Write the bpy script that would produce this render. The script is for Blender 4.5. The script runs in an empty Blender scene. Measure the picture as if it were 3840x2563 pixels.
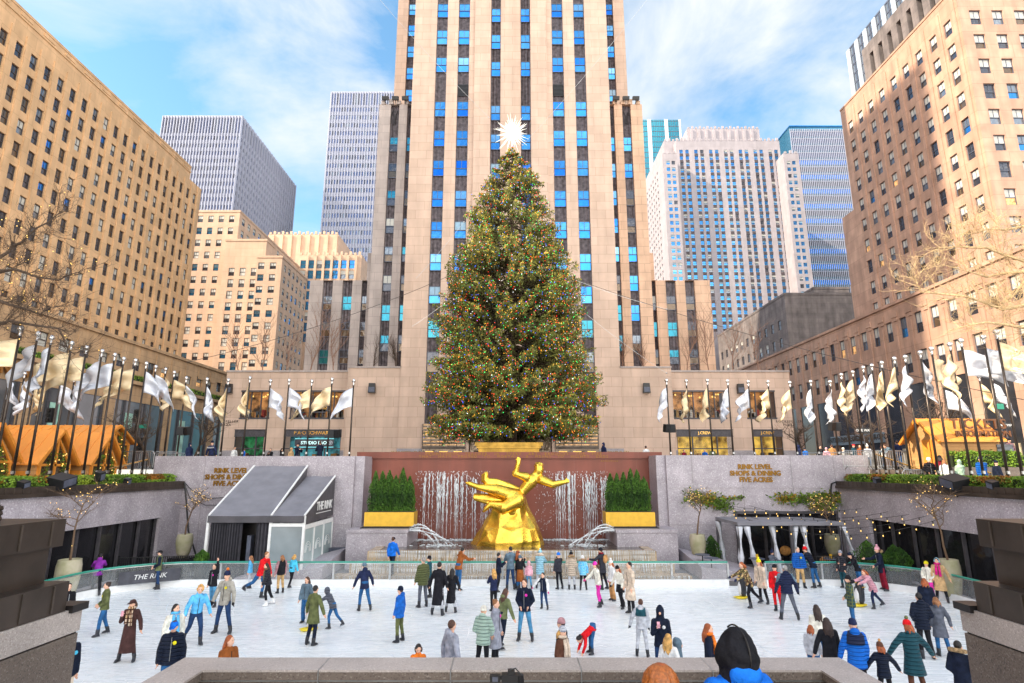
import bpy, math, random
import numpy as np
from mathutils import Vector, Matrix
R = math.radians
random.seed(7); rng = np.random.default_rng(7)
scene = bpy.context.scene
COL = scene.collection

# ---------------------------------------------------------------- camera, sky, sun, exposure
EYE = 5.5; FPX = 2178.0; PITCH = R(12.3)
cam = bpy.data.objects.new('camera', bpy.data.cameras.new('camera')); COL.objects.link(cam)
cam.location = (0, 0, EYE); cam.rotation_euler = (R(90)+PITCH, 0, 0)
cam.data.sensor_width = 36; cam.data.lens = 36*FPX/3840; cam.data.clip_end = 4000; cam.data.clip_start = 0.1
scene.camera = cam
SUN_EL = R(33); SUN_D = Vector((-0.95, -0.31, 0)).normalized()
w = bpy.data.worlds.new('World'); scene.world = w; w.use_nodes = True
nt = w.node_tree; nt.nodes.clear()
def N(t, **k):
    n = nt.nodes.new(t)
    for a, b in k.items(): setattr(n, a, b)
    return n
out = N('ShaderNodeOutputWorld'); bg = N('ShaderNodeBackground'); bg.inputs[1].default_value = 0.15
sky = N('ShaderNodeTexSky', sky_type='NISHITA', sun_disc=False, sun_elevation=SUN_EL, sun_rotation=math.atan2(SUN_D.x, SUN_D.y), air_density=1.0, dust_density=0.6, ozone_density=1.5)
tc = N('ShaderNodeTexCoord'); mp = N('ShaderNodeMapping'); mp.inputs['Scale'].default_value = (1.0, 1.0, 1.7); mp.inputs['Location'].default_value = (7.7, 3.3, 0.5)
nz = N('ShaderNodeTexNoise'); nz.inputs['Scale'].default_value = 2.9; nz.inputs['Detail'].default_value = 9; nz.inputs['Roughness'].default_value = 0.58; nz.inputs['Distortion'].default_value = 0.5
rp = N('ShaderNodeValToRGB'); rp.color_ramp.elements[0].position = 0.42; rp.color_ramp.elements[1].position = 0.69
sep = N('ShaderNodeSeparateXYZ'); mr = N('ShaderNodeMapRange'); mr.inputs[1].default_value = 0.0; mr.inputs[2].default_value = 0.75; mr.inputs[3].default_value = 0.14; mr.inputs[4].default_value = -0.02
ad = N('ShaderNodeMath', operation='ADD'); mx = N('ShaderNodeMixRGB'); hs = N('ShaderNodeHueSaturation'); hs.inputs['Saturation'].default_value = 1.12; hs.inputs['Hue'].default_value = 0.485; hs.inputs['Value'].default_value = 1.5
L = nt.links.new
L(tc.outputs['Generated'], mp.inputs[0]); L(mp.outputs[0], nz.inputs['Vector']); L(tc.outputs['Generated'], sep.inputs[0]); L(sep.outputs[2], mr.inputs[0])
L(nz.outputs['Fac'], ad.inputs[0]); L(mr.outputs[0], ad.inputs[1]); L(ad.outputs[0], rp.inputs[0]); L(rp.outputs[0], mx.inputs[0])
bk = N('ShaderNodeMapRange'); bk.inputs[1].default_value = 0.35; bk.inputs[2].default_value = -0.25; bk.inputs[3].default_value = 0; bk.inputs[4].default_value = 1; bm = N('ShaderNodeMixRGB'); bm.inputs[1].default_value = (4.3, 4.5, 4.65, 1); bm.inputs[2].default_value = (20.5, 19.2, 17.2, 1)
L(sep.outputs[1], bk.inputs[0]); L(bk.outputs[0], bm.inputs[0]); L(bm.outputs[0], mx.inputs[2])
L(sky.outputs[0], hs.inputs['Color']); L(hs.outputs[0], mx.inputs[1]); L(mx.outputs[0], bg.inputs[0]); L(bg.outputs[0], out.inputs[0])
sl = bpy.data.lights.new('sun', 'SUN'); sl.energy = 5.0; sl.angle = R(0.5); sl.color = (1.0, 0.86, 0.66)
so = bpy.data.objects.new('sun', sl); COL.objects.link(so)
sd = Vector((SUN_D.x*math.cos(SUN_EL), SUN_D.y*math.cos(SUN_EL), math.sin(SUN_EL)))
so.rotation_euler = sd.to_track_quat('Z', 'Y').to_euler(); so.location = (-60, -20, 90)
vs = scene.view_settings; scene.display_settings.display_device = 'sRGB'
vs.view_transform = 'Standard'; vs.look = 'None'; vs.exposure = 0.64; vs.gamma = 1; vs.use_curve_mapping = False
cy = scene.cycles if hasattr(scene, 'cycles') else None
if cy: cy.max_bounces = 6; cy.diffuse_bounces = 3; cy.glossy_bounces = 3; cy.transparent_max_bounces = 8; cy.caustics_reflective = False; cy.caustics_refractive = False; cy.sample_clamp_indirect = 4

# ---------------------------------------------------------------- measuring helpers (photo pixel -> place in the world)
def ray(u, v):
    a = (u-1920)/FPX; b = (1281.5-v)/FPX
    return a, math.cos(PITCH)-b*math.sin(PITCH), math.sin(PITCH)+b*math.cos(PITCH)
def atY(u, v, Y):
    a, y, z = ray(u, v); k = Y/y; return Vector((a*k, Y, EYE+z*k))
def atZ(u, v, Z):
    a, y, z = ray(u, v); k = (Z-EYE)/z; return Vector((a*k, y*k, Z))
def atX(u, v, X):
    a, y, z = ray(u, v); k = X/a; return Vector((X, y*k, EYE+z*k))
def XA(u, Y, v=1755): return atY(u, v, Y).x
def ZA(v, Y): return atY(1920, v, Y).z
def proj(p):
    x, y, z = p[0], p[1], p[2]-EYE
    d = y*math.cos(PITCH)+z*math.sin(PITCH)
    if d < .1: return (-9999, -9999, d)
    return (1920+FPX*x/d, 1281.5-FPX*(z*math.cos(PITCH)-y*math.sin(PITCH))/d, d)

# ---------------------------------------------------------------- mesh helpers
def wl(o):
    s = Vector((0, 0, 0))
    while o: s = s+o.location; o = o.parent
    return s
def link(name, me, parent=None):
    o = bpy.data.objects.new(name, me); COL.objects.link(o)
    if parent: o.parent = parent
    return o
def npmesh(name, V, F, mats, mi=None, smooth=False):
    """V (n,3); F (m,k) with equal face sizes."""
    V = np.asarray(V, dtype=np.float32); F = np.asarray(F, dtype=np.int32); m, k = F.shape
    me = bpy.data.meshes.new(name); me.vertices.add(len(V)); me.vertices.foreach_set('co', V.ravel())
    me.loops.add(m*k); me.loops.foreach_set('vertex_index', F.ravel())
    me.polygons.add(m); me.polygons.foreach_set('loop_start', np.arange(0, m*k, k, dtype=np.int32))
    for q in mats: me.materials.append(q)
    if mi is not None: me.polygons.foreach_set('material_index', np.asarray(mi, dtype=np.int32))
    me.polygons.foreach_set('use_smooth', np.full(m, smooth))
    me.update(calc_edges=True); return me
class MB:
    def __init__(s): s.v = []; s.f = []; s.m = []
    def add(s, vs, fs, mi=0):
        k = len(s.v); s.v.extend([tuple(p) for p in vs]); s.f.extend([tuple(i+k for i in q) for q in fs]); s.m.extend([mi]*len(fs)); return s
    def quad(s, a, b, c, d, mi=0): return s.add([a, b, c, d], [(0, 1, 2, 3)], mi)
    def box(s, x0, x1, y0, y1, z0, z1, mi=0):
        if x0 > x1: x0, x1 = x1, x0
        if y0 > y1: y0, y1 = y1, y0
        return s.add([(x0,y0,z0),(x1,y0,z0),(x1,y1,z0),(x0,y1,z0),(x0,y0,z1),(x1,y0,z1),(x1,y1,z1),(x0,y1,z1)],
              [(0,3,2,1),(4,5,6,7),(0,1,5,4),(1,2,6,5),(2,3,7,6),(3,0,4,7)], mi)
    def obox(s, c, sx, sy, sz, rz=0, mi=0, rx=0, ry=0):
        M = Matrix.Rotation(rz, 3, 'Z') @ Matrix.Rotation(ry, 3, 'Y') @ Matrix.Rotation(rx, 3, 'X'); c = Vector(c)
        P = [c+M@Vector((x*sx/2, y*sy/2, z*sz/2)) for z in (-1, 1) for x, y in ((-1,-1),(1,-1),(1,1),(-1,1))]
        return s.add(P, [(0,3,2,1),(4,5,6,7),(0,1,5,4),(1,2,6,5),(2,3,7,6),(3,0,4,7)], mi)
    def rings(s, rs, mi=0, cap=True):
        n = len(rs[0]); vs = [p for r in rs for p in r]; fs = []
        for i in range(len(rs)-1):
            for j in range(n): fs.append((i*n+j, i*n+(j+1) % n, (i+1)*n+(j+1) % n, (i+1)*n+j))
        if cap: fs += [tuple(range(n-1, -1, -1)), tuple((len(rs)-1)*n+j for j in range(n))]
        return s.add(vs, fs, mi)
    def tube(s, pts, rad, n=6, mi=0, cap=True):
        pts = [Vector(p) for p in pts]; k = len(pts)
        if not hasattr(rad, '__len__'): rad = [rad]*k
        rs = []; ref = None
        for i, p in enumerate(pts):
            t = (pts[min(i+1, k-1)]-pts[max(i-1, 0)])
            if t.length < 1e-9: t = Vector((0, 0, 1))
            t.normalize()
            if ref is None: ref = t.orthogonal().normalized()
            a = ref-t*ref.dot(t)
            if a.length < 1e-6: a = t.orthogonal()
            a.normalize(); ref = a; b = t.cross(a)
            rs.append([p+(a*math.cos(2*math.pi*j/n)+b*math.sin(2*math.pi*j/n))*rad[i] for j in range(n)])
        return s.rings(rs, mi, cap)
    def lathe(s, c, prof, n=16, mi=0, sx=1, sy=1):
        return s.rings([[(c[0]+r*sx*math.cos(2*math.pi*j/n), c[1]+r*sy*math.sin(2*math.pi*j/n), c[2]+z) for j in range(n)] for r, z in prof], mi)
    def ell(s, c, rx, ry=None, rz=None, n=10, m=6, mi=0, rot=None):
        ry = ry or rx; rz = rz or rx; c = Vector(c); rs = []
        for i in range(m+1):
            t = math.pi*i/m; q = max(math.sin(t), .02)
            ring = [Vector((rx*q*math.cos(2*math.pi*j/n), ry*q*math.sin(2*math.pi*j/n), -rz*math.cos(t))) for j in range(n)]
            rs.append([c+(rot@p if rot else p) for p in ring])
        return s.rings(rs, mi)
    def prism(s, poly, y0, y1, mi=0):      # polygon in XZ, counter-clockwise seen from -Y
        n = len(poly)
        vs = [(x, y0, z) for x, z in poly]+[(x, y1, z) for x, z in poly]
        return s.add(vs, [tuple(range(n)), tuple(range(2*n-1, n-1, -1))]+[(j, j+n, (j+1) % n+n, (j+1) % n) for j in range(n)], mi)
    def mesh(s, name, mats, off=None, smooth=False):
        me = bpy.data.meshes.new(name)
        vs = s.v if off is None else [(p[0]-off.x, p[1]-off.y, p[2]-off.z) for p in s.v]
        me.from_pydata(vs, [], s.f)
        for q in (mats if isinstance(mats, (list, tuple)) else [mats]): me.materials.append(q)
        me.polygons.foreach_set('material_index', s.m)
        if smooth: me.polygons.foreach_set('use_smooth', [True]*len(s.f))
        me.update(); return me
    def build(s, name, mats, parent=None, local=False, smooth=False, base=None):
        if parent is not None and not local: off = wl(parent)
        elif base is not None: off = Vector(base)
        else: off = None
        o = link(name, s.mesh(name, mats, off, smooth), parent)
        if base is not None and parent is None: o.location = base
        return o
def tag(o, label=None, cat=None, group=None, kind=None):
    if label: o['label'] = label
    if cat: o['category'] = cat
    if group: o['group'] = group
    if kind: o['kind'] = kind
    return o
def thing(name, label, cat, loc=(0, 0, 0), rz=0, group=None):
    o = link(name, None); o.location = loc; o.rotation_euler = (0, 0, rz); o.empty_display_size = .2
    return tag(o, label, cat, group)
def struct(name, mb, mats): o = mb.build(name, mats); o['kind'] = 'structure'; return o
def copy_tree(o, parent=None):
    c = o.copy(); COL.objects.link(c); c.parent = parent
    for ch in list(o.children): copy_tree(ch, c)
    return c
def text(name, s, size, loc, rz, m, parent, extrude=.03, offset=0., align='CENTER', shear=0., sp=1., rx=90, line=1.0, local=False):
    cu = bpy.data.curves.new(name, 'FONT'); cu.body = s; cu.size = size; cu.extrude = extrude; cu.offset = offset; cu.align_x = align; cu.align_y = 'CENTER'; cu.shear = shear; cu.space_character = sp; cu.space_line = line; cu.resolution_u = 2
    t = bpy.data.objects.new(name, cu); COL.objects.link(t)
    me = bpy.data.meshes.new_from_object(t.evaluated_get(bpy.context.evaluated_depsgraph_get()))
    bpy.data.objects.remove(t); me.materials.clear(); me.materials.append(m); me.name = name
    o = link(name, me, parent); o.location = Vector(loc)-(wl(parent) if parent and not local else Vector()); o.rotation_euler = (R(rx), 0, rz); return o

# ---------------------------------------------------------------- materials
def newmat(name):
    m = bpy.data.materials.new(name); m.use_nodes = True; t = m.node_tree; p = t.nodes['Principled BSDF']; return m, t, p
def mat(name, c, rough=.6, metal=0., var=.12, scale=4., bump=0., bscale=30., emit=0., spec=.5, alpha=1., c2=None, obj=True, thr=None):
    m, t, p = newmat(name); n = t.nodes; l = t.links.new
    p.inputs['Roughness'].default_value = rough; p.inputs['Metallic'].default_value = metal; p.inputs['Specular IOR Level'].default_value = spec; p.inputs['Alpha'].default_value = alpha
    tc = n.new('ShaderNodeTexCoord'); nz = n.new('ShaderNodeTexNoise'); nz.inputs['Scale'].default_value = scale; nz.inputs['Detail'].default_value = 5
    l(tc.outputs['Object'], nz.inputs['Vector']); r = n.new('ShaderNodeValToRGB'); l(nz.outputs['Fac'], r.inputs[0])
    lo = c2 or tuple(x*(1-var) for x in c); hi = tuple(min(1, x*(1+var)) for x in c) if not c2 else c
    a, b = thr or (.35, .65)
    r.color_ramp.elements[0].position = a; r.color_ramp.elements[1].position = b; r.color_ramp.elements[0].color = (*lo, 1); r.color_ramp.elements[1].color = (*hi, 1)
    l(r.outputs[0], p.inputs['Base Color'])
    if emit: l(r.outputs[0], p.inputs['Emission Color']); p.inputs['Emission Strength'].default_value = emit
    if bump:
        nb = n.new('ShaderNodeTexNoise'); nb.inputs['Scale'].default_value = bscale; nb.inputs['Detail'].default_value = 4; l(tc.outputs['Object'], nb.inputs['Vector'])
        bp = n.new('ShaderNodeBump'); bp.inputs['Strength'].default_value = bump; bp.inputs['Distance'].default_value = .05; l(nb.outputs['Fac'], bp.inputs['Height']); l(bp.outputs[0], p.inputs['Normal'])
    return m
def stone(name, c, c2, mortar, bw=1.6, bh=.8, ms=.012, stain=.25, rough=.75, noff=.5, nscale=.5):
    m, t, p = newmat(name); n = t.nodes; l = t.links.new; p.inputs['Roughness'].default_value = rough
    tc = n.new('ShaderNodeTexCoord'); s = n.new('ShaderNodeSeparateXYZ'); l(tc.outputs['Object'], s.inputs[0])
    a = n.new('ShaderNodeMath'); a.operation = 'ADD'; l(s.outputs[0], a.inputs[0]); l(s.outputs[1], a.inputs[1])
    cb = n.new('ShaderNodeCombineXYZ'); l(a.outputs[0], cb.inputs[0]); l(s.outputs[2], cb.inputs[1])
    b = n.new('ShaderNodeTexBrick'); b.offset = noff; b.inputs['Scale'].default_value = 1; b.inputs['Brick Width'].default_value = bw; b.inputs['Row Height'].default_value = bh; b.inputs['Mortar Size'].default_value = ms; b.inputs['Bias'].default_value = -.1
    b.inputs['Color1'].default_value = (*c, 1); b.inputs['Color2'].default_value = (*c2, 1); b.inputs['Mortar'].default_value = (*mortar, 1); l(cb.outputs[0], b.inputs['Vector'])
    # weather streaks: noise stretched along the height, plus blotches
    mp = n.new('ShaderNodeMapping'); mp.inputs['Scale'].default_value = (1.1, .12, 1); l(cb.outputs[0], mp.inputs[0])
    z1 = n.new('ShaderNodeTexNoise'); z1.inputs['Scale'].default_value = 1.0; z1.inputs['Detail'].default_value = 6; l(mp.outputs[0], z1.inputs['Vector'])
    z2 = n.new('ShaderNodeTexNoise'); z2.inputs['Scale'].default_value = nscale; z2.inputs['Detail'].default_value = 7; l(tc.outputs['Object'], z2.inputs['Vector'])
    ml = n.new('ShaderNodeMath'); ml.operation = 'MULTIPLY'; l(z1.outputs['Fac'], ml.inputs[0]); l(z2.outputs['Fac'], ml.inputs[1])
    mr = n.new('ShaderNodeMapRange'); mr.inputs[1].default_value = .12; mr.inputs[2].default_value = .38; mr.inputs[3].default_value = 1-stain; mr.inputs[4].default_value = 1+stain*.35; l(ml.outputs[0], mr.inputs[0])
    mm = n.new('ShaderNodeMixRGB'); mm.blend_type = 'MULTIPLY'; mm.inputs[0].default_value = 1; l(b.outputs['Color'], mm.inputs[1]); l(mr.outputs[0], mm.inputs[2]); l(mm.outputs[0], p.inputs['Base Color'])
    return m
def granite(name, c, dark, light, scale=45., rough=.45, bump=.15):
    m, t, p = newmat(name); n = t.nodes; l = t.links.new; p.inputs['Roughness'].default_value = rough
    tc = n.new('ShaderNodeTexCoord'); v = n.new('ShaderNodeTexVoronoi'); v.inputs['Scale'].default_value = scale; l(tc.outputs['Object'], v.inputs['Vector'])
    s = n.new('ShaderNodeSeparateColor'); l(v.outputs['Color'], s.inputs[0]); r = n.new('ShaderNodeValToRGB'); l(s.outputs[0], r.inputs[0])
    e = r.color_ramp.elements; e[0].color = (*dark, 1); e[1].color = (*light, 1); e[1].position = .97; q = e.new(.25); q.color = (*c, 1); q = e.new(.85); q.color = (*c, 1)
    z = n.new('ShaderNodeTexNoise'); z.inputs['Scale'].default_value = .9; z.inputs['Detail'].default_value = 6; l(tc.outputs['Object'], z.inputs['Vector'])
    mr = n.new('ShaderNodeMapRange'); mr.inputs[1].default_value = .3; mr.inputs[2].default_value = .7; mr.inputs[3].default_value = .78; mr.inputs[4].default_value = 1.15; l(z.outputs['Fac'], mr.inputs[0])
    mm = n.new('ShaderNodeMixRGB'); mm.blend_type = 'MULTIPLY'; mm.inputs[0].default_value = 1; l(r.outputs[0], mm.inputs[1]); l(mr.outputs[0], mm.inputs[2]); l(mm.outputs[0], p.inputs['Base Color'])
    bp = n.new('ShaderNodeBump'); bp.inputs['Strength'].default_value = bump; bp.inputs['Distance'].default_value = .01; l(s.outputs[1], bp.inputs['Height']); l(bp.outputs[0], p.inputs['Normal'])
    return m
def leafmat(name, c, c2, rough=.6, scale=1.5, trans=True):
    m = mat(name, c, rough, c2=c2, scale=scale, spec=.25); return m
_cm = {}
def cloth(c, rough=.85, kind='cloth'):
    key = (tuple(round(x, 3) for x in c), rough)
    if key not in _cm: _cm[key] = mat('%s_%d' % (kind, len(_cm)), c, rough, var=.28, scale=7, bump=.8, bscale=9, spec=.2)
    return _cm[key]
def srgb(r, g, b):
    f = lambda x: (x/12.92 if x <= .04045 else ((x+.055)/1.055)**2.4)
    return (f(r/255), f(g/255), f(b/255))
M = {}
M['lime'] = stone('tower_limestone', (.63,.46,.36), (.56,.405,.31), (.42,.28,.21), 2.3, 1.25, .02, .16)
M['lime_shadow'] = stone('shaded_limestone', (.47,.40,.37), (.41,.35,.325), (.27,.23,.21), 2.0, 1.25, .02, .22)  # greyer copy of the limestone, shade on the left masses put into the colour
M['lime_right'] = stone('sunlit_limestone', (.68,.45,.31), (.58,.38,.26), (.3,.2,.14), 2.0, 1.25, .02, .2)  # warmer copy of the limestone, sun on the right masses put into the colour
M['sand'] = stone('ochre_limestone', (.73,.465,.255), (.65,.415,.225), (.47,.29,.15), 3.2, 1.9, .018, .20)
M['sand_pod'] = stone('buff_podium_stone', (.56,.36,.20), (.50,.32,.18), (.33,.21,.12), 2.6, 1.3, .018, .3)
M['rose'] = stone('rose_limestone', (.54,.335,.24), (.47,.285,.205), (.31,.19,.135), 3.0, 1.8, .018, .28)
M['cream'] = stone('cream_limestone', (.66,.46,.33), (.60,.42,.30), (.46,.31,.21), 2.6, 1.8, .018, .14)
M['pale'] = stone('pale_limestone', (.40,.36,.385), (.365,.33,.355), (.3,.265,.285), 2.4, 3.6, .02, .14)
M['soot'] = stone('sooty_stone', (.22,.185,.175), (.19,.16,.155), (.12,.1,.1), 2.2, 1.1, .018, .45)
M['plinth'] = granite('grey_plinth', (.34,.31,.33), (.22,.2,.21), (.45,.42,.42), 20)
M['granite'] = granite('grey_granite', (.40,.36,.40), (.30,.265,.30), (.58,.55,.58), 24, .5, .1)
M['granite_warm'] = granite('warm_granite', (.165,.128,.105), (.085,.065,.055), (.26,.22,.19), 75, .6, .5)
M['granite_cap'] = granite('lit_toned_granite', (.46,.40,.37), (.33,.28,.26), (.60,.54,.51), 90, .35, .2)
M['red'] = stone('red_granite', (.235,.06,.036), (.205,.052,.032), (.25,.1,.08), 2.0, 2.4, .006, .3, rough=.5, noff=0)
M['bronze'] = mat('bronze_cladding', (.075,.058,.048), .42, .55, .3, 1.2, .1, 6)
M['bronze_seam'] = mat('bronze_seam', (.10,.08,.066), .4, .6, .25, 3)
M['spandrel'] = mat('ribbed_spandrel', (.078,.063,.07), .5, .4, .5, 2.2)
M['dark'] = mat('dark_metal', (.025,.022,.022), .4, .4, .2)
M['pole'] = mat('pole_bronze', (.06,.048,.042), .32, .7, .2)
M['steel'] = mat('galvanised_steel', (.48,.49,.5), .35, .85, .15)
M['white'] = mat('white_paint', (.8,.8,.8), .45, 0, .05)
M['brass'] = mat('brass', (.75,.46,.13), .25, .9, .1)
M['gold'] = mat('gilded_bronze', (.98,.56,.075), .24, .92, .22, 1.6, .22, 9)
M['goldpaint'] = mat('yellow_gold_paint', (.72,.42,.035), .4, .25, .08)
M['goldletter'] = mat('gold_lettering', (.27,.13,.008), .4, .5, .1)
M['black'] = mat('black_plastic', (.014,.014,.016), .4, 0, .2)
M['paving'] = stone('paving', (.26,.25,.25), (.22,.215,.21), (.14,.13,.13), 1.2, 1.2, .012, .25)
M['asphalt'] = mat('asphalt', (.055,.055,.057), .85, 0, .25, 8, .2, 60)
M['hedge'] = leafmat('hedge_leaf', (.23,.37,.04), (.075,.15,.02))
M['hedge_rust'] = leafmat('hedge_rust_leaf', (.42,.15,.02), (.12,.09,.02))
M['hedge_lime'] = leafmat('hedge_lime_leaf', (.33,.42,.04), (.15,.24,.03))
M['thuja'] = leafmat('thuja_leaf', (.09,.20,.025), (.025,.07,.012))
M['needle'] = leafmat('spruce_needle', (.20,.21,.048), (.08,.10,.025), scale=.9)
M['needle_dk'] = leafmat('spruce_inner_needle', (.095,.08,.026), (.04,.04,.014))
M['needle_tip'] = leafmat('spruce_sunlit_tip', (.58,.49,.085), (.30,.28,.055))  # tip colour yellowed for the sun on the crown
M['bark'] = mat('bark', (.09,.06,.042), .9, 0, .35, 12, .5, 40)
M['bark_lit'] = mat('pale_bark', (.52,.37,.2), .85, 0, .3, 12, .4, 40)  # sun on the right tree's branches put into the bark colour
M['bark_red'] = mat('birch_bark', (.26,.15,.105), .85, 0, .3, 12)
def glassmat(name, c, metal=.75, rough=.06, wave=.0):
    m, t, p = newmat(name); n = t.nodes; l = t.links.new
    p.inputs['Metallic'].default_value = metal; p.inputs['Roughness'].default_value = rough; p.inputs['Specular IOR Level'].default_value = .8
    tc = n.new('ShaderNodeTexCoord'); nz = n.new('ShaderNodeTexNoise'); nz.inputs['Scale'].default_value = .7; l(tc.outputs['Object'], nz.inputs['Vector'])
    r = n.new('ShaderNodeValToRGB'); l(nz.outputs['Fac'], r.inputs[0]); r.color_ramp.elements[0].color = (*[x*.75 for x in c], 1); r.color_ramp.elements[1].color = (*[min(1, x*1.25) for x in c], 1); l(r.outputs[0], p.inputs['Base Color'])
    if wave:
        nb = n.new('ShaderNodeTexNoise'); nb.inputs['Scale'].default_value = 1.3; l(tc.outputs['Object'], nb.inputs['Vector']); bp = n.new('ShaderNodeBump'); bp.inputs['Strength'].default_value = wave; bp.inputs['Distance'].default_value = .15; l(nb.outputs['Fac'], bp.inputs['Height']); l(bp.outputs[0], p.inputs['Normal'])
    return m
M['g_blue'] = glassmat('blue_coated_glass', (.05,.25,.56), .85, .08, .08)
M['g_blue2'] = glassmat('deep_blue_glass', (.02,.20,.70), .85, .06, .05)
M['g_teal'] = glassmat('teal_glass', (.03,.22,.30), .8, .08, .08)
M['g_dark'] = glassmat('dark_glass', (.075,.08,.10), .6, .06, .25)
M['g_black'] = glassmat('black_glass', (.02,.02,.024), .25, .08, .08)
M['g_brown'] = glassmat('brown_glass', (.13,.09,.06), .5, .08, .25)
M['g_gray'] = glassmat('grey_glass', (.2,.23,.27), .6, .1, .25)
M['g_sky'] = glassmat('sky_glass', (.16,.38,.62), .8, .08, .08)
M['blind'] = mat('window_blind', (.56,.56,.52), .7, 0, .08, 2)
M['blind_blue'] = mat('window_blind_behind_glass', (.26,.42,.56), .3, 0, .1, 2)
M['lit'] = mat('lit_window', (.62,.34,.13), .5, 0, .6, 2.5, emit=.45)
M['frame_dk'] = mat('bronze_frame', (.075,.07,.08), .5, .2, .2)
M['frame_bl'] = mat('blue_grey_frame', (.09,.10,.14), .5, .1, .2)
M['fin'] = mat('pale_metal_fin', (.33,.345,.43), .5, .1, .08)
M['fin_white'] = mat('white_fin', (.55,.6,.66), .4, .1, .05)
M['g_violet'] = glassmat('slate_glass', (.10,.13,.24), .6, .1)
M['bulb_warm'] = mat('warm_bulb', (1.0,.60,.16), .4, 0, .1, emit=1.2)
# ---------------------------------------------------------------- facade tools
def UD(ang): a = R(ang); return Vector((math.cos(a), math.sin(a), 0)), Vector((math.sin(a), -math.cos(a), 0))
def facade(wall, wins, O, ang, W, z0, z1, cols, rows, depth=.25, style='hung', pick=None, mi=0, back=None):
    """A flat front with real openings: O is its lower left corner seen from outside; cols [(centre, width)], rows [(centre z, height)]."""
    ud, nn = UD(ang); O = Vector((O[0], O[1], 0))
    P = lambda u, z, d=0: O+ud*u-nn*d+Vector((0, 0, z))
    rows = sorted([r for r in rows if r[0]-r[1]/2 > z0 and r[0]+r[1]/2 < z1]); cols = sorted([c for c in cols if c[0]-c[1]/2 > 0 and c[0]+c[1]/2 < W])
    if not rows or not cols: wall.quad(P(0, z0), P(W, z0), P(W, z1), P(0, z1), mi); return
    z = z0
    for zc, h in rows:
        a, b = zc-h/2, zc+h/2
        wall.quad(P(0, z), P(W, z), P(W, a), P(0, a), mi); u = 0
        for c, w in cols:
            l, r = c-w/2, c+w/2
            wall.quad(P(u, a), P(l, a), P(l, b), P(u, b), mi)
            wall.quad(P(l, a), P(l, a, depth), P(l, b, depth), P(l, b), mi); wall.quad(P(r, a, depth), P(r, a), P(r, b), P(r, b, depth), mi)
            wall.quad(P(l, a), P(r, a), P(r, a, depth), P(l, a, depth), mi); wall.quad(P(l, b, depth), P(r, b, depth), P(r, b), P(l, b), mi)
            u = r
            if back is not None: wall.quad(P(l, a, depth), P(r, a, depth), P(r, b, depth), P(l, b, depth), back)
            if style: wins.append((P(c, zc, depth-.04), ang, w, h, style, pick))
        wall.quad(P(u, a), P(W, a), P(W, b), P(u, b), mi); z = b
    wall.quad(P(0, z), P(W, z), P(W, z1), P(0, z1), mi)
def wingeo(w, h, style):
    mb = MB(); f = min(.09, w*.08)
    if style == 'quad':
        mb.quad((-w/2, 0, -h/2), (w/2, 0, -h/2), (w/2, 0, h/2), (-w/2, 0, h/2), 2); return mb
    if style == 'half':
        mb.quad((-w/2, 0, -h/2), (w/2, 0, -h/2), (w/2, 0, 0), (-w/2, 0, 0), 2); mb.quad((-w/2, 0, 0), (w/2, 0, 0), (w/2, 0, h/2), (-w/2, 0, h/2), 1); mb.box(-w/2, w/2, -.04, -.005, -.05, .05, 0); return mb
    zm = -.02*h
    mb.quad((-w/2+f, .0, -h/2+f), (w/2-f, .0, -h/2+f), (w/2-f, .0, zm-f/2), (-w/2+f, .0, zm-f/2), 2)
    mb.quad((-w/2+f, -.03, zm+f/2), (w/2-f, -.03, zm+f/2), (w/2-f, -.03, h/2-f), (-w/2+f, -.03, h/2-f), 1)
    for b in ((-w/2, -w/2+f, -h/2, h/2), (w/2-f, w/2, -h/2, h/2), (-w/2+f, w/2-f, h/2-f, h/2), (-w/2+f, w/2-f, -h/2, -h/2+f), (-w/2+f, w/2-f, zm-f/2, zm+f/2)): mb.box(b[0], b[1], -.07, .02, b[2], b[3], 0)
    mb.box(-f*.3, f*.3, -.06, -.03, zm+f/2, h/2-f, 0)
    return mb
_wc = {}
def choose(pick):
    t = random.random()*sum(p[0] for p in pick)
    for p in pick:
        t -= p[0]
        if t <= 0: return p
    return pick[-1]
def finish_windows(b, wins, frame='frame_dk', cap=100, name='window'):
    if not wins: return
    base = wl(b); sc = []
    for k, (p, ang, w, h, st, pk) in enumerate(wins):
        u, v, d = proj(p); nn = UD(ang)[1]; c = max(.02, -nn.dot((p-Vector((0, 0, EYE))).normalized()))
        inside = 0 < u < 3840 and -40 < v < 1750 and d > 0
        sc.append((0 if inside else 1, d*d/(w*h*c), k))
    sc.sort(); rest = {}
    for i, (_, _, k) in enumerate(sc):
        p, ang, w, h, st, pk = wins[k]; _, up, lo = choose(pk)
        if i < cap:
            key = (round(w, 2), round(h, 2), st, frame, up, lo)
            if key not in _wc: _wc[key] = wingeo(w, h, st).mesh(name, [M[frame], M[up], M[lo]])
            o = link(name, _wc[key], b); o.location = p-base; o.rotation_euler = (0, 0, R(ang))
        else:
            g = wingeo(w, h, st); ud, nn = UD(ang); q = p-base
            mats = rest.setdefault('m', [M[frame]]); mbx = rest.setdefault('b', MB()); ix = []
            for s in (frame, up, lo):
                if M[s] not in mats: mats.append(M[s])
                ix.append(mats.index(M[s]))
            k0 = len(mbx.v); mbx.v.extend([tuple(q+ud*a[0]-nn*a[1]+Vector((0, 0, a[2]))) for a in g.v]); mbx.f.extend([tuple(t+k0 for t in f) for f in g.f]); mbx.m.extend([ix[t] for t in g.m])
    if rest: o = rest['b'].build(name+'_rows', rest['m'], b, local=True); o['kind'] = 'stuff'
def grid(c0, sp, n): return [(c0+sp*i) for i in range(n)]
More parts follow.
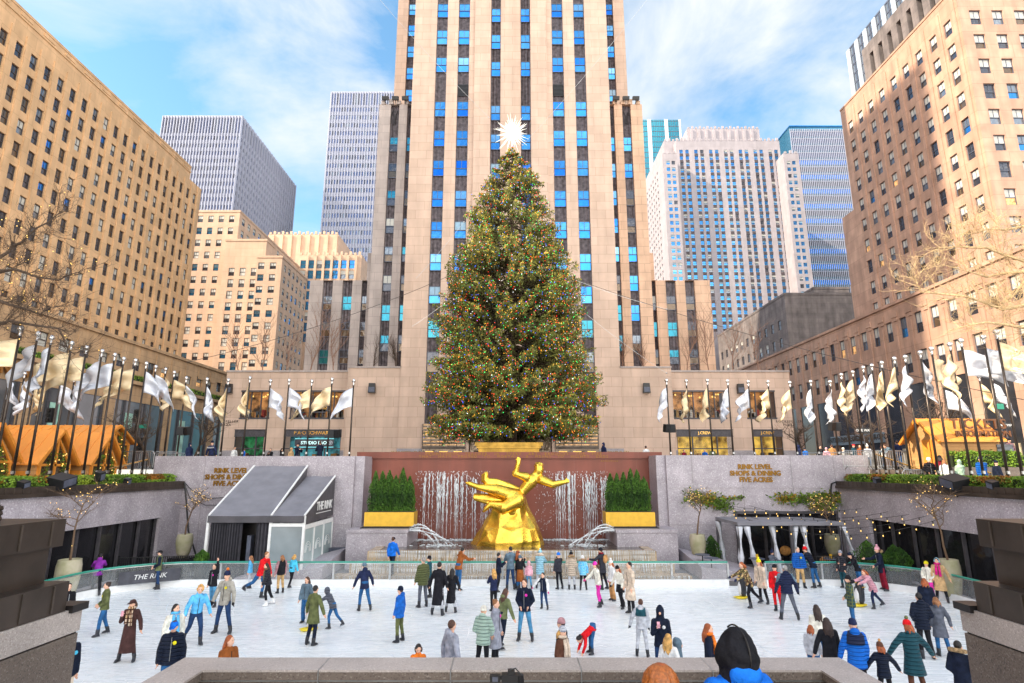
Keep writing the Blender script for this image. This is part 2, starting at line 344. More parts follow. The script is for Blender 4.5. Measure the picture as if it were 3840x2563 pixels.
def prow(v0, v1, n, Y):   # n window rows whose centres run from pixel row v0 to v1 on a front at distance Y
    a, b = ZA(v0, Y), ZA(v1, Y); return [a+(b-a)*i/(n-1) for i in range(n)]
SZ = 5.42; GZ = 4.30    # street level, side terraces
PK_TOWER = [(8, 'g_blue', 'g_blue2'), (2, 'g_sky', 'g_blue'), (.7, 'blind_blue', 'g_blue'), (2, 'g_blue', 'g_blue'), (1, 'g_blue2', 'g_blue')]
PK_LOW = [(3, 'g_teal', 'g_teal'), (3, 'g_dark', 'g_brown'), (2, 'g_gray', 'g_brown'), (1, 'blind', 'g_dark'), (1, 'g_teal', 'g_dark')]
PK_LEFT = [(4, 'g_dark', 'g_dark'), (3, 'g_gray', 'g_dark'), (1, 'g_brown', 'g_brown'), (.5, 'g_blue2', 'g_dark'), (2.0, 'blind', 'g_gray'), (.8, 'blind', 'blind')]
PK_RIGHT = [(5, 'blind', 'g_dark'), (3, 'blind', 'g_brown'), (2, 'g_dark', 'g_dark'), (1, 'blind', 'lit'), (1.5, 'blind', 'g_gray'), (.8, 'g_gray', 'g_blue')]
PK_CREAM = [(3, 'blind', 'g_dark'), (3, 'blind', 'g_gray'), (2, 'blind', 'g_blue'), (1.5, 'g_sky', 'g_blue'), (2, 'blind', 'blind')]

# ---------------------------------------------------------------- ground, streets, pit
mb = MB(); zz = SZ
X0, X1, Y0, YW = -19.8, 19.6, 6.9, 36.0
for a in ((-900, X0-1.9, -300, 35.9, GZ), (X1+1.9, 900, -300, 35.9, GZ)): mb.quad((a[0], a[2], a[4]), (a[1], a[2], a[4]), (a[1], a[3], a[4]), (a[0], a[3], a[4]))
struct('plaza_ground', mb, M['paving'])
mb = MB()
for k in range(7): mb.box(X1+1.95, 70, 31.1+.26*k, 35.88, GZ+.16*k, GZ+.16*(k+1))
struct('terrace_steps', mb, M['granite_warm'])
mb = MB(); mb.quad((-1500, 39.6, SZ), (1500, 39.6, SZ), (1500, 3000, SZ), (-1500, 3000, SZ)); mb.quad((-1500, 35.9, SZ), (X0-1.9, 35.9, SZ), (X0-1.9, 39.6, SZ), (-1500, 39.6, SZ)); mb.quad((X1+1.9, 35.9, SZ), (1500, 35.9, SZ), (1500, 39.6, SZ), (X1+1.9, 39.6, SZ))
mb.quad((X0-1.9, 36.6, SZ), (-9.6, 36.6, SZ), (-9.6, 39.6, SZ), (X0-1.9, 39.6, SZ)); mb.quad((9.4, 36.6, SZ), (X1+1.9, 36.6, SZ), (X1+1.9, 39.6, SZ), (9.4, 39.6, SZ))
mb.quad((-1500, 35.9, GZ), (1500, 35.9, GZ), (1500, 35.9, SZ), (-1500, 35.9, SZ)) if False else None
struct('street', mb, M['asphalt'])
mb = MB(); mb.quad((-60, 48, SZ+.12), (60, 48, SZ+.12), (60, 72, SZ+.12), (-60, 72, SZ+.12)); mb.quad((-60, 48, SZ), (60, 48, SZ), (60, 48, SZ+.12), (-60, 48, SZ+.12)); struct('pavement', mb, M['paving'])
mb = MB(); mb.quad((-24, 0, 0), (24, 0, 0), (24, 40, 0), (-24, 40, 0)); struct('sunken_plaza_floor', mb, M['paving'])
mb = MB(); mb.box(-3.2, 3.2, 2.2, 6.4, 2.3, 2.55)
for k in range(7): mb.box(-5, 5, 2.2-.4*(k+1), 2.2-.4*k, 2.3, 2.55+.16*(k+1))
struct('stair_landing', mb, M['granite_warm'])
# side stairs from the landing to the ice
for s in (-1, 1):
    mb = MB()
    for k in range(9): mb.box(s*3.75, s*4.95, 4.2+.36*k, 4.2+.36*(k+1), 0.01, 2.5-.27*k)
    struct('stair', mb, M['granite_warm'])

# ---------------------------------------------------------------- ice and its barrier
def rinkpath(hw, y0, y1, r, n=12):
    pts = []
    for cx, cyy, a0 in ((hw-r, y1-r, 0), (-hw+r, y1-r, 90), (-hw+r, y0+r, 180), (hw-r, y0+r, 270)):
        for i in range(n+1): a = R(a0+90*i/n); pts.append(Vector((cx+r*math.cos(a), cyy+r*math.sin(a), 0)))
    return pts
RP = rinkpath(18.6, 7.6, 29.45, 3.8)
m, t, p = newmat('ice'); n = t.nodes; l = t.links.new
tc = n.new('ShaderNodeTexCoord'); mp = n.new('ShaderNodeMapping'); mp.inputs['Scale'].default_value = (.35, 2.2, 1); mp.inputs['Rotation'].default_value = (0, 0, .25); l(tc.outputs['Object'], mp.inputs[0])
n1 = n.new('ShaderNodeTexNoise'); n1.inputs['Scale'].default_value = 2.2; n1.inputs['Detail'].default_value = 9; n1.inputs['Roughness'].default_value = .7; n1.inputs['Distortion'].default_value = 1.2; l(mp.outputs[0], n1.inputs['Vector'])
r = n.new('ShaderNodeValToRGB'); l(n1.outputs['Fac'], r.inputs[0]); r.color_ramp.elements[0].position = .3; r.color_ramp.elements[0].color = (.835, .88, .91, 1); r.color_ramp.elements[1].position = .62; r.color_ramp.elements[1].color = (.90, .93, .945, 1); n2 = n.new('ShaderNodeTexVoronoi'); n2.feature = 'DISTANCE_TO_EDGE'; n2.inputs['Scale'].default_value = .55; wp = n.new('ShaderNodeTexNoise'); wp.inputs['Scale'].default_value = .6; l(tc.outputs['Object'], wp.inputs['Vector']); wm = n.new('ShaderNodeMixRGB'); wm.inputs[0].default_value = .75; l(mp.outputs[0], wm.inputs[1]); l(wp.outputs['Color'], wm.inputs[2]); l(wm.outputs[0], n2.inputs['Vector']); sc_ = n.new('ShaderNodeMapRange'); sc_.inputs[1].default_value = 0; sc_.inputs[2].default_value = .012; sc_.inputs[3].default_value = .88; sc_.inputs[4].default_value = 1; l(n2.outputs['Distance'], sc_.inputs[0])
im = n.new('ShaderNodeMixRGB'); im.blend_type = 'MULTIPLY'; im.inputs[0].default_value = 1; l(r.outputs[0], im.inputs[1]); l(sc_.outputs[0], im.inputs[2]); l(im.outputs[0], p.inputs['Base Color'])
r2 = n.new('ShaderNodeMapRange'); l(n1.outputs['Fac'], r2.inputs[0]); r2.inputs[1].default_value = .3; r2.inputs[2].default_value = .7; r2.inputs[3].default_value = .12; r2.inputs[4].default_value = .42; l(r2.outputs[0], p.inputs['Roughness'])
M['ice'] = m
mb = MB(); mb.add([(q.x, q.y, .03) for q in RP], [tuple(range(len(RP)))]); struct('ice_rink', mb, M['ice'])
mb = MB(); rg = random.Random(12)
for k in range(420):
    c = Vector((rg.uniform(-17, 17), rg.uniform(9, 28), 0)); R_ = rg.uniform(1.2, 9); a0 = rg.uniform(0, 6.28); sp_ = rg.uniform(.12, .5); w_ = rg.uniform(.006, .02); cc = c-Vector((math.cos(a0)*R_, math.sin(a0)*R_, 0)); q0 = None
    for i in range(9):
        a = a0+sp_*(i/8-.5); wi = w_*math.sin(math.pi*(i+.3)/8.6); u_ = Vector((math.cos(a), math.sin(a), 0)); q = (cc+u_*(R_-wi)+Vector((0, 0, .0335)), cc+u_*(R_+wi)+Vector((0, 0, .0335)))
        if q0 and abs(q[0].x) < 18.2 and 8.2 < q[0].y < 28.9: mb.quad(q0[0], q0[1], q[1], q[0], k % 2)
        q0 = q
o = mb.build('skate_cuts', [mat('blade_cut', (.68,.75,.80), .6), mat('ice_shavings', (.96,.97,.98), .8)]); o['kind'] = 'stuff'; tag(o, 'fine curved blade cuts and snow lines scratched into the ice', 'skate marks')

m, t, p = newmat('clear_panel'); p.inputs['Base Color'].default_value = (.72, .76, .78, 1); p.inputs['Roughness'].default_value = .08; p.inputs['Alpha'].default_value = .30; p.inputs['Specular IOR Level'].default_value = .9; M['clear'] = m
n = t.nodes; nz = n.new('ShaderNodeTexNoise'); nz.inputs['Scale'].default_value = 1.5; rr = n.new('ShaderNodeMapRange'); t.links.new(nz.outputs['Fac'], rr.inputs[0]); rr.inputs[3].default_value = .08; rr.inputs[4].default_value = .26; t.links.new(rr.outputs[0], p.inputs['Alpha'])
M['rail_green'] = mat('green_rail', (.03,.30,.22), .35, 0, .1)
M['panel_dark'] = mat('dark_panel', (.06,.06,.075), .2, 0, .2)
rb = thing('rink_barrier', 'long clear-panelled barrier with green top rail curving round the far edge of the ice', 'barrier', (0, 29.45, 0))
# resample path for even panels, leave an open gate at the right
path = RP+[RP[0]]; seg = []; acc = 0; step = .3; pts = []
for i in range(len(path)-1):
    a, b = path[i], path[i+1]; d = (b-a).length; k = max(1, int(round(d/step)))
    for j in range(k): pts.append(a.lerp(b, j/k))
pts = [q for q in pts if q.y > 16.5]; pts.sort(key=lambda q: math.atan2(q.y-16, q.x), reverse=True)
gate = (10.35, 12.0); runs = [[]]
for q in pts:
    if q.y > 28.0 and gate[0] < q.x < gate[1]:
        if runs[-1]: runs.append([])
        continue
    runs[-1].append(q)
for run in runs:
    if len(run) < 3: continue
    g, rl, kb = MB(), MB(), MB(); top = [q+Vector((0, 0, 1.10)) for q in run]
    for a, b in zip(run, run[1:]):
        g.quad((a.x, a.y, .33), (b.x, b.y, .33), (b.x, b.y, 1.05), (a.x, a.y, 1.05))
    rl.tube(top, .045, 6)
    for a, b in zip(run, run[1:]):
        n_ = Vector((b.y-a.y, a.x-b.x, 0)).normalized()*-.05
        q = [a-n_, b-n_, b+n_, a+n_]; vsx = [(p_.x, p_.y, .0) for p_ in q]+[(p_.x, p_.y, .32) for p_ in q]
        kb.add(vsx, [(0, 1, 5, 4), (2, 3, 7, 6), (4, 5, 6, 7), (3, 0, 4, 7), (1, 2, 6, 5)])
    g.build('clear_panel', M['clear'], rb); rl.build('top_rail', M['rail_green'], rb); kb.build('kickboard', M['white'], rb)
    last = None; dist = 0
    for i, q in enumerate(run):
        if last is not None: dist += (q-last).length
        last = q
        if i == 0 or dist > 2.42 or i == len(run)-1:
            dist = 0; MB().box(q.x-.045, q.x+.045, q.y-.045, q.y+.045, .32, 1.07).build('post', M['steel'], rb)
mb = MB()
for run in runs:
    mb.tube([q+Vector((0, 0, 1.045)) for q in run], .02, 5)
mb.build('metal_rail', M['steel'], rb)
# dark banner panel with lettering on the left curve
ba = min(pts, key=lambda q: abs(q.x+17.9)+abs(q.y-28.0)); bb = min(pts, key=lambda q: abs(q.x+15.9)+abs(q.y-29.4))
d = (bb-ba); ang = math.atan2(d.y, d.x); mid = (ba+bb)/2-Vector((-math.sin(ang), math.cos(ang), 0))*.16
pb = MB(); pb.obox((mid.x, mid.y, .62), d.length*1.0, .02, .55, ang); pb.build('banner_panel', M['panel_dark'], rb)
text('banner_lettering', 'THE RINK', .30, (mid.x+.012*math.sin(ang)*1+.02*math.sin(ang), mid.y-.03*math.cos(ang), .62), ang, M['white'], rb, .004, .0, shear=.2)

# ---------------------------------------------------------------- walls of the sunken plaza
ZT = atY(3000, 1708, YW).z; XLw, XRw = -9.55, 9.35
wb = thing('granite_wall', 'speckled grey granite wall left of the fountain behind the grey tent', 'wall', (-15, YW, 0))
mb = MB(); mb.box(-21.7, XLw, YW, YW+.6, 0, ZT-.05); mb.box(XLw, XLw+.55, YW+.25, YW+3, 0, ZT-.05); mb.build('wall', M['granite'], wb)
mb = MB(); mb.box(-21.72, XLw-.02, YW-.02, YW-.003, 4.32, 4.35); mb.box(-21.72, XLw-.02, YW-.02, YW-.003, 2.2, 2.23)
for x in (-18.6, -15.6, -12.6): mb.box(x-.012, x+.012, YW-.02, YW-.003, 0, ZT-.05)
mb.build('joint', M['plinth'], wb)
text('lettering', 'RINK LEVEL\nSHOPS & DINING\nFIVE ACRES', .40, (XA(865, YW, 1790), YW-.03, ZA(1790, YW)), 0, M['goldletter'], wb, .03, .014, line=.95)
wr = thing('granite_wall', 'speckled grey granite wall right of the fountain behind the pergola', 'wall', (15, YW, 0))
mb = MB(); mb.box(XRw, 21.6, YW, YW+.6, 0, ZT); mb.box(XRw-.55, XRw, YW+.25, YW+3, 0, ZT); mb.build('wall', M['granite'], wr)
mb = MB(); mb.box(XRw+.02, 21.6, YW-.02, YW-.003, 4.32, 4.35); mb.box(XRw+.02, 13.2, YW-.02, YW-.003, 2.2, 2.23)
for x in (10.9, 13.9, 16.9, 19.5): mb.box(x-.012, x+.012, YW-.02, YW-.003, 2.9, ZT)
mb.build('joint', M['plinth'], wr)
text('lettering', 'RINK LEVEL\nSHOPS & DINING\nFIVE ACRES', .40, (XA(2832, YW, 1776), YW-.03, ZA(1776, YW)), 0, M['goldletter'], wr, .03, .014, line=.95)
# restaurant opening behind the pergola
mb = MB(); mb.box(13.3, 19.4, YW-.05, YW-.004, 0, 2.85); mb.build('opening', M['g_black'], wr)
mb = MB()
for x in (13.3, 15.3, 17.3, 19.3): mb.box(x-.06, x+.06, YW-.14, YW-.05, 0, 2.9)
mb.box(13.24, 19.36, YW-.15, YW-.05, 2.85, 3.0); mb.build('window_frame', M['frame_dk'], wr)
def side_wall(X, s, label, y0=13.0):
    o = thing('side_wall', label, 'wall', (X, 25, 0))
    wl_, dm = MB(), []
    zt = 4.32; h1 = 2.75
    # wall runs along Y with a glazed opening
    n = (s, 0)
    O = (X, y0) if s > 0 else (X, YW)
    W = YW-y0
    f = MB(); tmp = []
    oc = (W-7.2, 10.6) if s > 0 else (8.4, 11.4)
    facade(f, tmp, O, 90*s, W, 0.0, zt, [oc], [(1.4, 2.75)], .35, None, mi=0, back=1)
    xb = X-s*.6
    f.box(min(X, xb) if s < 0 else xb, max(X, xb) if s < 0 else X, y0, YW, zt-.001, zt, 0)
    f.build('wall', [M['granite'], M['g_black']], o)
    c = MB(); c.box(X-s*.55, X+s*.18, y0, YW-.02, zt, zt+.16); c.box(X-s*.55, X+s*.10, y0, YW-.02, zt+.16, zt+.42)
    for k in range(int(W/.42)): yy = y0+.2+k*.42; c.box(X+s*.10, X+s*.118, yy, yy+.03, zt+.17, zt+.41, 1)
    c.build('bronze_coping', [M['bronze'], M['bronze_seam']], o)
    fr = MB(); ud, nn = UD(90*s)
    for k in range(8):
        u = oc[0]-oc[1]/2+oc[1]*k/7; q = Vector((O[0], O[1], 0))+ud*u-nn*.25; fr.box(q.x-.06, q.x+.06, q.y-.06, q.y+.06, 0, 2.72)
    fr.build('mullion', M['frame_dk'], o)
    return o
side_wall(X0, 1, 'left side wall of the rink, granite with bronze coping and dark glazing')
side_wall(X1, -1, 'right side wall of the rink, granite with bronze coping and dark glazing')

# ---------------------------------------------------------------- fountain
YR = 38.2
fw = thing('fountain_wall', 'dark red granite wall with an engraved gold inscription behind the golden statue', 'wall', (0, YR, 0))
zr = ZA(1696, YR); zi = ZA(1719, YR)
mb = MB(); mb.box(XLw-.2, XRw+.2, YR, YR+.8, 0, zi-.02); mb.build('wall', M['red'], fw)
mb = MB(); mb.box(XA(1338, YR), XA(2483, YR), YR-.12, YR+.9, zi-.02, zr); mb.build('coping', M['red'], fw)
text('inscription', 'PROMETHEUS   TEACHER   IN   EVERY   ART   BROUGHT   THE   FIRE', .24, (.1, YR-.13, zi+(zr-zi)*.66), 0, M['goldletter'], fw, .004, .0, sp=1.55)
text('inscription', 'THAT   HATH   PROVED   TO   MORTALS   A   MEANS   TO   MIGHTY   ENDS', .24, (.1, YR-.13, zi+(zr-zi)*.24), 0, M['goldletter'], fw, .004, .0, sp=1.5)
text('inscription', 'AESCHYLUS', .15, (XA(2285, YR, 1732), YR-.015, ZA(1730, YR)), 0, M['goldletter'], fw, .004, 0, sp=1.5)
WZ = 1.20
fb = thing('fountain_basin', 'stepped granite fountain basin with a lip of falling water', 'fountain', (0, 33, 0))
mb = MB(); mb.box(-7.6, 7.6, 32.2, 32.75, 0, WZ+.03); mb.box(-7.6, -7.1, 32.75, 36.4, 0, WZ+.03); mb.box(7.1, 7.6, 32.75, 36.4, 0, WZ+.03)
mb.box(-8.3, 8.3, 31.4, 32.2, 0, .72); mb.box(-8.9, 8.9, 30.5, 31.4, 0, .28)
mb.build('basin', mat('wet_travertine', (.40,.30,.19), .25, 0, .3, 3), fb)
for s in (-1, 1):
    mb = MB(); mb.box(s*9.3, s*5.9, 34.2, YR-.05, 0, 1.95); mb.box(s*9.32, s*5.85, 34.15, YR-.04, 1.95, 2.12)
    mb.add([(s*9.6, 31.2, 0), (s*13.6, 30.2, 0), (s*13.6, 30.8, 0), (s*9.6, 35.6, 0), (s*9.6, 31.2, .6), (s*13.6, 30.2, .25), (s*13.6, 30.8, .25), (s*9.6, 35.6, 1.0)], [(0,1,5,4),(1,2,6,5),(2,3,7,6),(3,0,4,7),(4,5,6,7)])
    mb.build('plinth', M['granite'], fb)
m, t, p = newmat('water'); p.inputs['Base Color'].default_value = (.075,.062,.05,1); p.inputs['Roughness'].default_value = .08; p.inputs['Specular IOR Level'].default_value = .7
nz = t.nodes.new('ShaderNodeTexNoise'); nz.inputs['Scale'].default_value = 2.5; tc = t.nodes.new('ShaderNodeTexCoord'); t.links.new(tc.outputs['Object'], nz.inputs['Vector']); bp = t.nodes.new('ShaderNodeBump'); bp.inputs['Strength'].default_value = .5; bp.inputs['Distance'].default_value = .1; t.links.new(nz.outputs['Fac'], bp.inputs['Height']); t.links.new(bp.outputs[0], p.inputs['Normal']); M['water'] = m
mb = MB(); mb.quad((-7.1, 32.75, WZ), (7.1, 32.75, WZ), (7.1, YR, WZ), (-7.1, YR, WZ)); struct('pool_water', mb, M['water'])
m, t, p = newmat('white_water'); p.inputs['Base Color'].default_value = (.86,.9,.93,1); p.inputs['Roughness'].default_value = .2; p.inputs['Alpha'].default_value = .85; M['foam'] = m
nz = t.nodes.new('ShaderNodeTexNoise'); nz.inputs['Scale'].default_value = 9; rr = t.nodes.new('ShaderNodeMapRange'); t.links.new(nz.outputs['Fac'], rr.inputs[0]); rr.inputs[1].default_value = .35; rr.inputs[2].default_value = .6; rr.inputs[3].default_value = .25; rr.inputs[4].default_value = .95; t.links.new(rr.outputs[0], p.inputs['Alpha'])
# water curtains: thin streams over the lip and steps
mb = MB()
def streams(y, z0, z1, xw, n, dy=.05, r=.012):
    for k in range(n):
        x = -xw+2*xw*(k+random.random())/n; rr_ = r*random.uniform(.5, 1.6); h = random.uniform(.55, 1) if random.random() < .4 else 1
        mb.tube([(x, y, z1), (x, y-dy, z1-.03), (x+random.uniform(-.02, .02), y-dy*1.6, z1-(z1-z0)*h)], [rr_, rr_, rr_*.8], 4)
streams(32.2, .72, WZ+.05, 7.5, 320); streams(31.4, .28, .73, 8.2, 320); streams(30.5, .03, .29, 8.8, 220)
o = mb.build('falling_water', M['foam']); o['kind'] = 'stuff'; tag(o, 'thin white curtain of water spilling over the basin steps', 'water')
# jets on the red wall: tall columns of white water rising and falling
mb = MB()
for s in (-1, 1):
    xs = [random.uniform(1.35, 6.05) for _ in range(40)]
    for x in xs:
        if s > 0 and x < 1.9: continue
        zt = random.uniform(4.55, 5.35)-.10*abs(x-4); y = YR-.12-random.random()*.12; P = []; k = 26
        for i in range(k): P.append((s*x+random.uniform(-.03, .03)*(1 if i < k*.6 else .4), y, zt-(zt-WZ)*i/(k-1)))
        rad = [max(.005, (.034*(1-i/(k-1))**1.3+.005)*random.uniform(.4, 1.5)) for i in range(k)]
        mb.tube(P, rad, 5)
    for k in range(600):
        x = s*random.uniform(1.4, 6.1); f = random.random()**1.5; z = 5.3-3.6*f; mb.ell((x, YR-.15-random.random()*.3, z), random.uniform(.006, .02), None, random.uniform(.015, .06), 4, 3)
o = mb.build('fountain_jet_curtain', M['foam']); o['kind'] = 'stuff'; tag(o, 'row of white water jets rising against the red wall', 'water')
mb = MB()
for s in (-1, 1):
    for (dx, vz) in ((.0, .75), (.5, .55), (.9, .3), (-.2, .4)):
        P = []
        for i in range(13):
            f = i/12; P.append((s*(6.0-f*(1.9+dx)), 34.9-.2*f-dx*.2, 2.0+vz*4*f*(1-f)*.9-(2.0-WZ)*f))
        mb.tube(P, [random.uniform(.02, .05) for _ in P], 5)
        for k in range(50): f = random.random(); q = Vector(P[int(f*12)]); mb.ell(q+Vector((random.uniform(-.1, .1), random.uniform(-.1, .1), random.uniform(-.15, .1))), .015, None, .03, 4, 3)
    for k in range(60): mb.ell((s*(4.1+random.gauss(0, .55)), 34.6+random.gauss(0, .3), WZ+.02), random.uniform(.04, .13), None, .025, 6, 3)
    for k in range(160): mb.ell((s*random.uniform(1.6, 6.4), YR-.5-random.random()*.8, WZ+.02), random.uniform(.03, .12), None, .03, 5, 3)
o = mb.build('arching_jet_spray', M['foam']); o['kind'] = 'stuff'; tag(o, 'arching jets and splashes of white water in the pool', 'water')
# ---------------------------------------------------------------- central tower
YT = 72.0; AX = XA(1914, YT)
def TX(u, v=548, Y=YT): return atY(u, v, Y).x
tw = thing('skyscraper', 'tall central limestone tower of vertical window strips behind the spruce', 'tower', (AX, YT, SZ))
wall, wins = MB(), []
strips = MB()
rows_v = [(-178,-125),(-84,-34),(8,60),(107,162),(209.5,266),(375.8,433),(484.4,545),(596.3,657),(710.4,773),(827,892),(948,1013),(1071,1137),(1198,1266),(1318,1396)]
rows = []
for a, b in rows_v: za, zb = ZA(a, YT), ZA(b, YT); rows.append(((za+zb)/2, za-zb))
ZTOP = 100.0
def shaft(x0, x1, Y, z0, z1, cols, back, rws, pick, mi=0, st='hung', spm=0):
    """front with full-height window channels: stone piers, ribbed metal strips, windows set in them"""
    cc = [((a+b)/2-x0, b-a) for a, b in cols]
    facade(wall, [], (x0, Y), 0, x1-x0, z0, z1, cc, [((z0+z1)/2, z1-z0-.02)], .55, None, mi=mi)
    wall.quad((x0, Y, z0), (x0, Y, z1), (x0, back, z1), (x0, back, z0), mi); wall.quad((x1, Y, z0), (x1, back, z0), (x1, back, z1), (x1, Y, z1), mi); wall.quad((x0, Y, z1), (x1, Y, z1), (x1, back, z1), (x0, back, z1), mi)
    for a, b in cols:
        y = Y+.5; w = b-a; st_ = MB(); k = 6
        pr = []
        for i in range(k+1):
            x = a+w*i/k; pr += [(x, y if i % 2 else y-.07)]
        for (xa, ya), (xb, yb) in zip(pr, pr[1:]): st_.quad((xa, ya, z0), (xb, yb, z0), (xb, yb, z1), (xa, ya, z1))
        st_.build('spandrel_strip', M['spandrel'], tw)
        for zc, h in rws:
            if z0+.3 < zc-h/2 and zc+h/2 < z1-.3: wins.append((Vector(((a+b)/2, y-.11, zc)), 0, w-.03, h, st, pick if zc > 23 else PK_LOW))  # low windows take teal and brown glass, standing in for what they reflect
E = lambda u, v=548: TX(u, v)-AX
SY = lambda l: sorted([(AX+a, AX+b) for a, b in l]+[(AX-b, AX-a) for a, b in l])
f = YT/60.0
main = SY([(-8.85*f, -7.55*f), (-6.25*f, -4.9*f)])
shaft(AX-11.5*f, AX-4.25*f, YT, SZ, ZTOP, [c for c in main if c[1] < AX-4*f], YT+14, rows, PK_TOWER)
shaft(AX+4.25*f, AX+11.5*f, YT, SZ, ZTOP, [c for c in main if c[0] > AX+4*f], YT+14, rows, PK_TOWER)
shaft(AX-4.25*f+.01, AX+4.25*f-.01, YT+.9, SZ, ZTOP, SY([(-2.35*f, -1.2*f)]), YT+14, rows, PK_TOWER)
for s in (-1, 1):   # stepped pilasters beside the centre channels
    x = AX+s*3.3*f; wall.box(x-.95*f, x+.95*f, YT-.35, YT+.9, SZ+9, ZTOP-.5)
YS = YT+3.6; g = YS/60.0
rows_s = [(-160,-105),(510,564),(609,664),(711,768),(815,872),(922,980),(1030,1090),(1141,1203),(1255,1317)]
rows_s = [((ZA(a, YS)+ZA(b, YS))/2, ZA(a, YS)-ZA(b, YS)) for a, b in rows_s if a > 0]
zs = ZA(392, YS)
for s in (-1, 1):
    cols = [(14.1, 13.1), (12.15, 11.2)]; cc = sorted([(AX+s*a*g*.985, AX+s*b*g*.985) if s < 0 else (AX+b*g*.985, AX+a*g*.985) for a, b in cols])
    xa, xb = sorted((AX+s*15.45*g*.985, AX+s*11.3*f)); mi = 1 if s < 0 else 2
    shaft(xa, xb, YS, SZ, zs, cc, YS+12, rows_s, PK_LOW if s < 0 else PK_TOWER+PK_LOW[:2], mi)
    for k in range(5): x = xa+(xb-xa)*(k+.5)/5; wall.box(x-.3, x+.3, YS-.1, YS+.5, zs, zs+.55+.25*(k % 2), mi)
    YU = YT+9.5; hq = YU/70.0
    ru = [(10,52),(89,131),(168,211),(249,294),(331,377)]; ru = [((ZA(a, YU)+ZA(b, YU))/2, ZA(a, YU)-ZA(b, YU)) for a, b in ru]; ru += [(ru[0][0]+3.9*k, ru[0][1]) for k in range(1, 6)]
    xa, xb = sorted((AX+s*15.9*hq, AX+s*11.3*f)); c = sorted((AX+s*14.4*hq, AX+s*13.4*hq))
    shaft(xa, xb, YU, zs-2, ZTOP, [tuple(c)], YU+10, ru, PK_TOWER, 0)
    # low side wing with its own strips
    YL = YT+5.5; zl = ZA(1052, YL)
    us = [(447,515),(583,650),(715,752)] if s < 0 else [(963,990),(1058,1128),(1192,1258)]
    org = 960 if s < 0 else 1920; cc = [(XA(org+a/1.823, YL, 1150), XA(org+b/1.823, YL, 1150)) for a, b in us]
    if s < 0: xa, xb = XA(1152, YL, 1200), AX-14.6*f
    else: xa, xb = AX+14.6*f, XA(2672, YL, 1200)
    cc = [(max(a, xa+.1), min(b, xb-.1)) for a, b in cc]; cc = [c_ for c_ in cc if c_[1]-c_[0] > .4]
    rl = [(562,660),(740,842),(930,1030)]; rl = [((ZA(800+a/1.823, YL)+ZA(800+b/1.823, YL))/2, ZA(800+a/1.823, YL)-ZA(800+b/1.823, YL)) for a, b in rl]
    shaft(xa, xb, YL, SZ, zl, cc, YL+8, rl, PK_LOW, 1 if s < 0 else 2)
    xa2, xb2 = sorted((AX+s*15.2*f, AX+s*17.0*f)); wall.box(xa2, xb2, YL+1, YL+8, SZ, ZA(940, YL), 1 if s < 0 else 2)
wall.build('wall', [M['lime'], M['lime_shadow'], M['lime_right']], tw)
finish_windows(tw, wins, 'frame_bl')
# louvre panels, entrance grilles, floodlights, relief over the door
for (a, b) in [main[1], main[2]]:
    mb = MB(); zc, zd = ZA(355, YT), ZA(310, YT)
    for k in range(9): mb.box(a+.12, b-.12, YT+.30, YT+.38, zc+(zd-zc)*k/9, zc+(zd-zc)*k/9+.14)
    mb.build('louvre', M['black'], tw)
for s in (-1, 1):
    xa, xb = sorted((AX+s*8.95*f, AX+s*4.6*f)); mb = MB(); z1 = ZA(1590, YT); z0 = SZ+2.6
    mb.box(xa, xb, YT-.20, YT-.06, SZ, z1, 2)
    for k in range(7): z = z0+(z1-z0)*k/7; mb.box(xa, xb, YT-.28, YT-.20, z, z+.07, 0); mb.box(xa+.1, xb-.1, YT-.26, YT-.21, z+.22, z+.30, 1)
    for k in range(6): x = xa+(xb-xa)*k/5; mb.box(x-.03, x+.03, YT-.30, YT-.28, z0, z1, 0)
    mb.box(xa, xb, YT-.4, YT-.2, z0-.25, z0, 0)
    for k in range(3): x = xa+(xb-xa)*(k+.5)/3; mb.box(x-.5, x+.5, YT-.23, YT-.205, SZ, SZ+2.1, 3)
    mb.build('entrance_grille', [M['bronze'], M['lit'], M['g_brown'], M['brass']], tw)
    MB().box(AX+s*11.55*f, AX+s*9.0*f, YT-.05, YT-.004, SZ, ZA(1683, YT)).build('plinth', M['plinth'], tw)
    text('address_lettering', '30 ROCKEFELLER PLAZA', .42, (AX+s*10.2*f, YT-.06, ZA(1684, YT)-.45), 0, M['goldletter'], tw, .01, .005)
mb = MB(); xa, xb = AX-4.1*f, AX+4.1*f; mb.box(xa, xb, YT+.5, YT+.88, SZ, ZA(1530, YT), 0)
mb.build('entrance_screen', [M['g_brown'], M['bronze']], tw)
mb = MB()      # fan of gilded rays on the relief panel beside the tree
for k in range(9):
    a = R(100+k*9); c = Vector((AX+7.4*f, YT-.05, ZA(1488, YT))); mb.tube([c+Vector((math.cos(a)*.5, 0, math.sin(a)*.5)), c+Vector((math.cos(a)*2.6, 0, math.sin(a)*2.6))], [.05, .16], 4)
mb.build('door_relief', M['brass'], tw)
for s in (-1, 1):
    for k in range(3):
        x = AX+s*(12.2+k*1.15)*g; mb = MB(); mb.obox((x, YS-.35, zs+.75), .95, .5, .5, 0, 0, .35); mb.box(x-.05, x+.05, YS-.3, YS-.2, zs, zs+.5); mb.build('floodlight', M['black'], tw)
    for k in range(3):    # carved metal tops of the strips
        x = AX+s*(13.6*g*.985 if k < 2 else 11.7*g*.985)+(-.35+.7*k if k < 2 else 0); mb = MB(); mb.tube([(x-.22, YS+.3, zs-3.0), (x-.22, YS+.3, zs-1.7), (x, YS+.3, zs-.9), (x+.22, YS+.3, zs-1.7), (x+.22, YS+.3, zs-3.0)], .07, 5); mb.build('carved_tracery', M['dark'], tw)

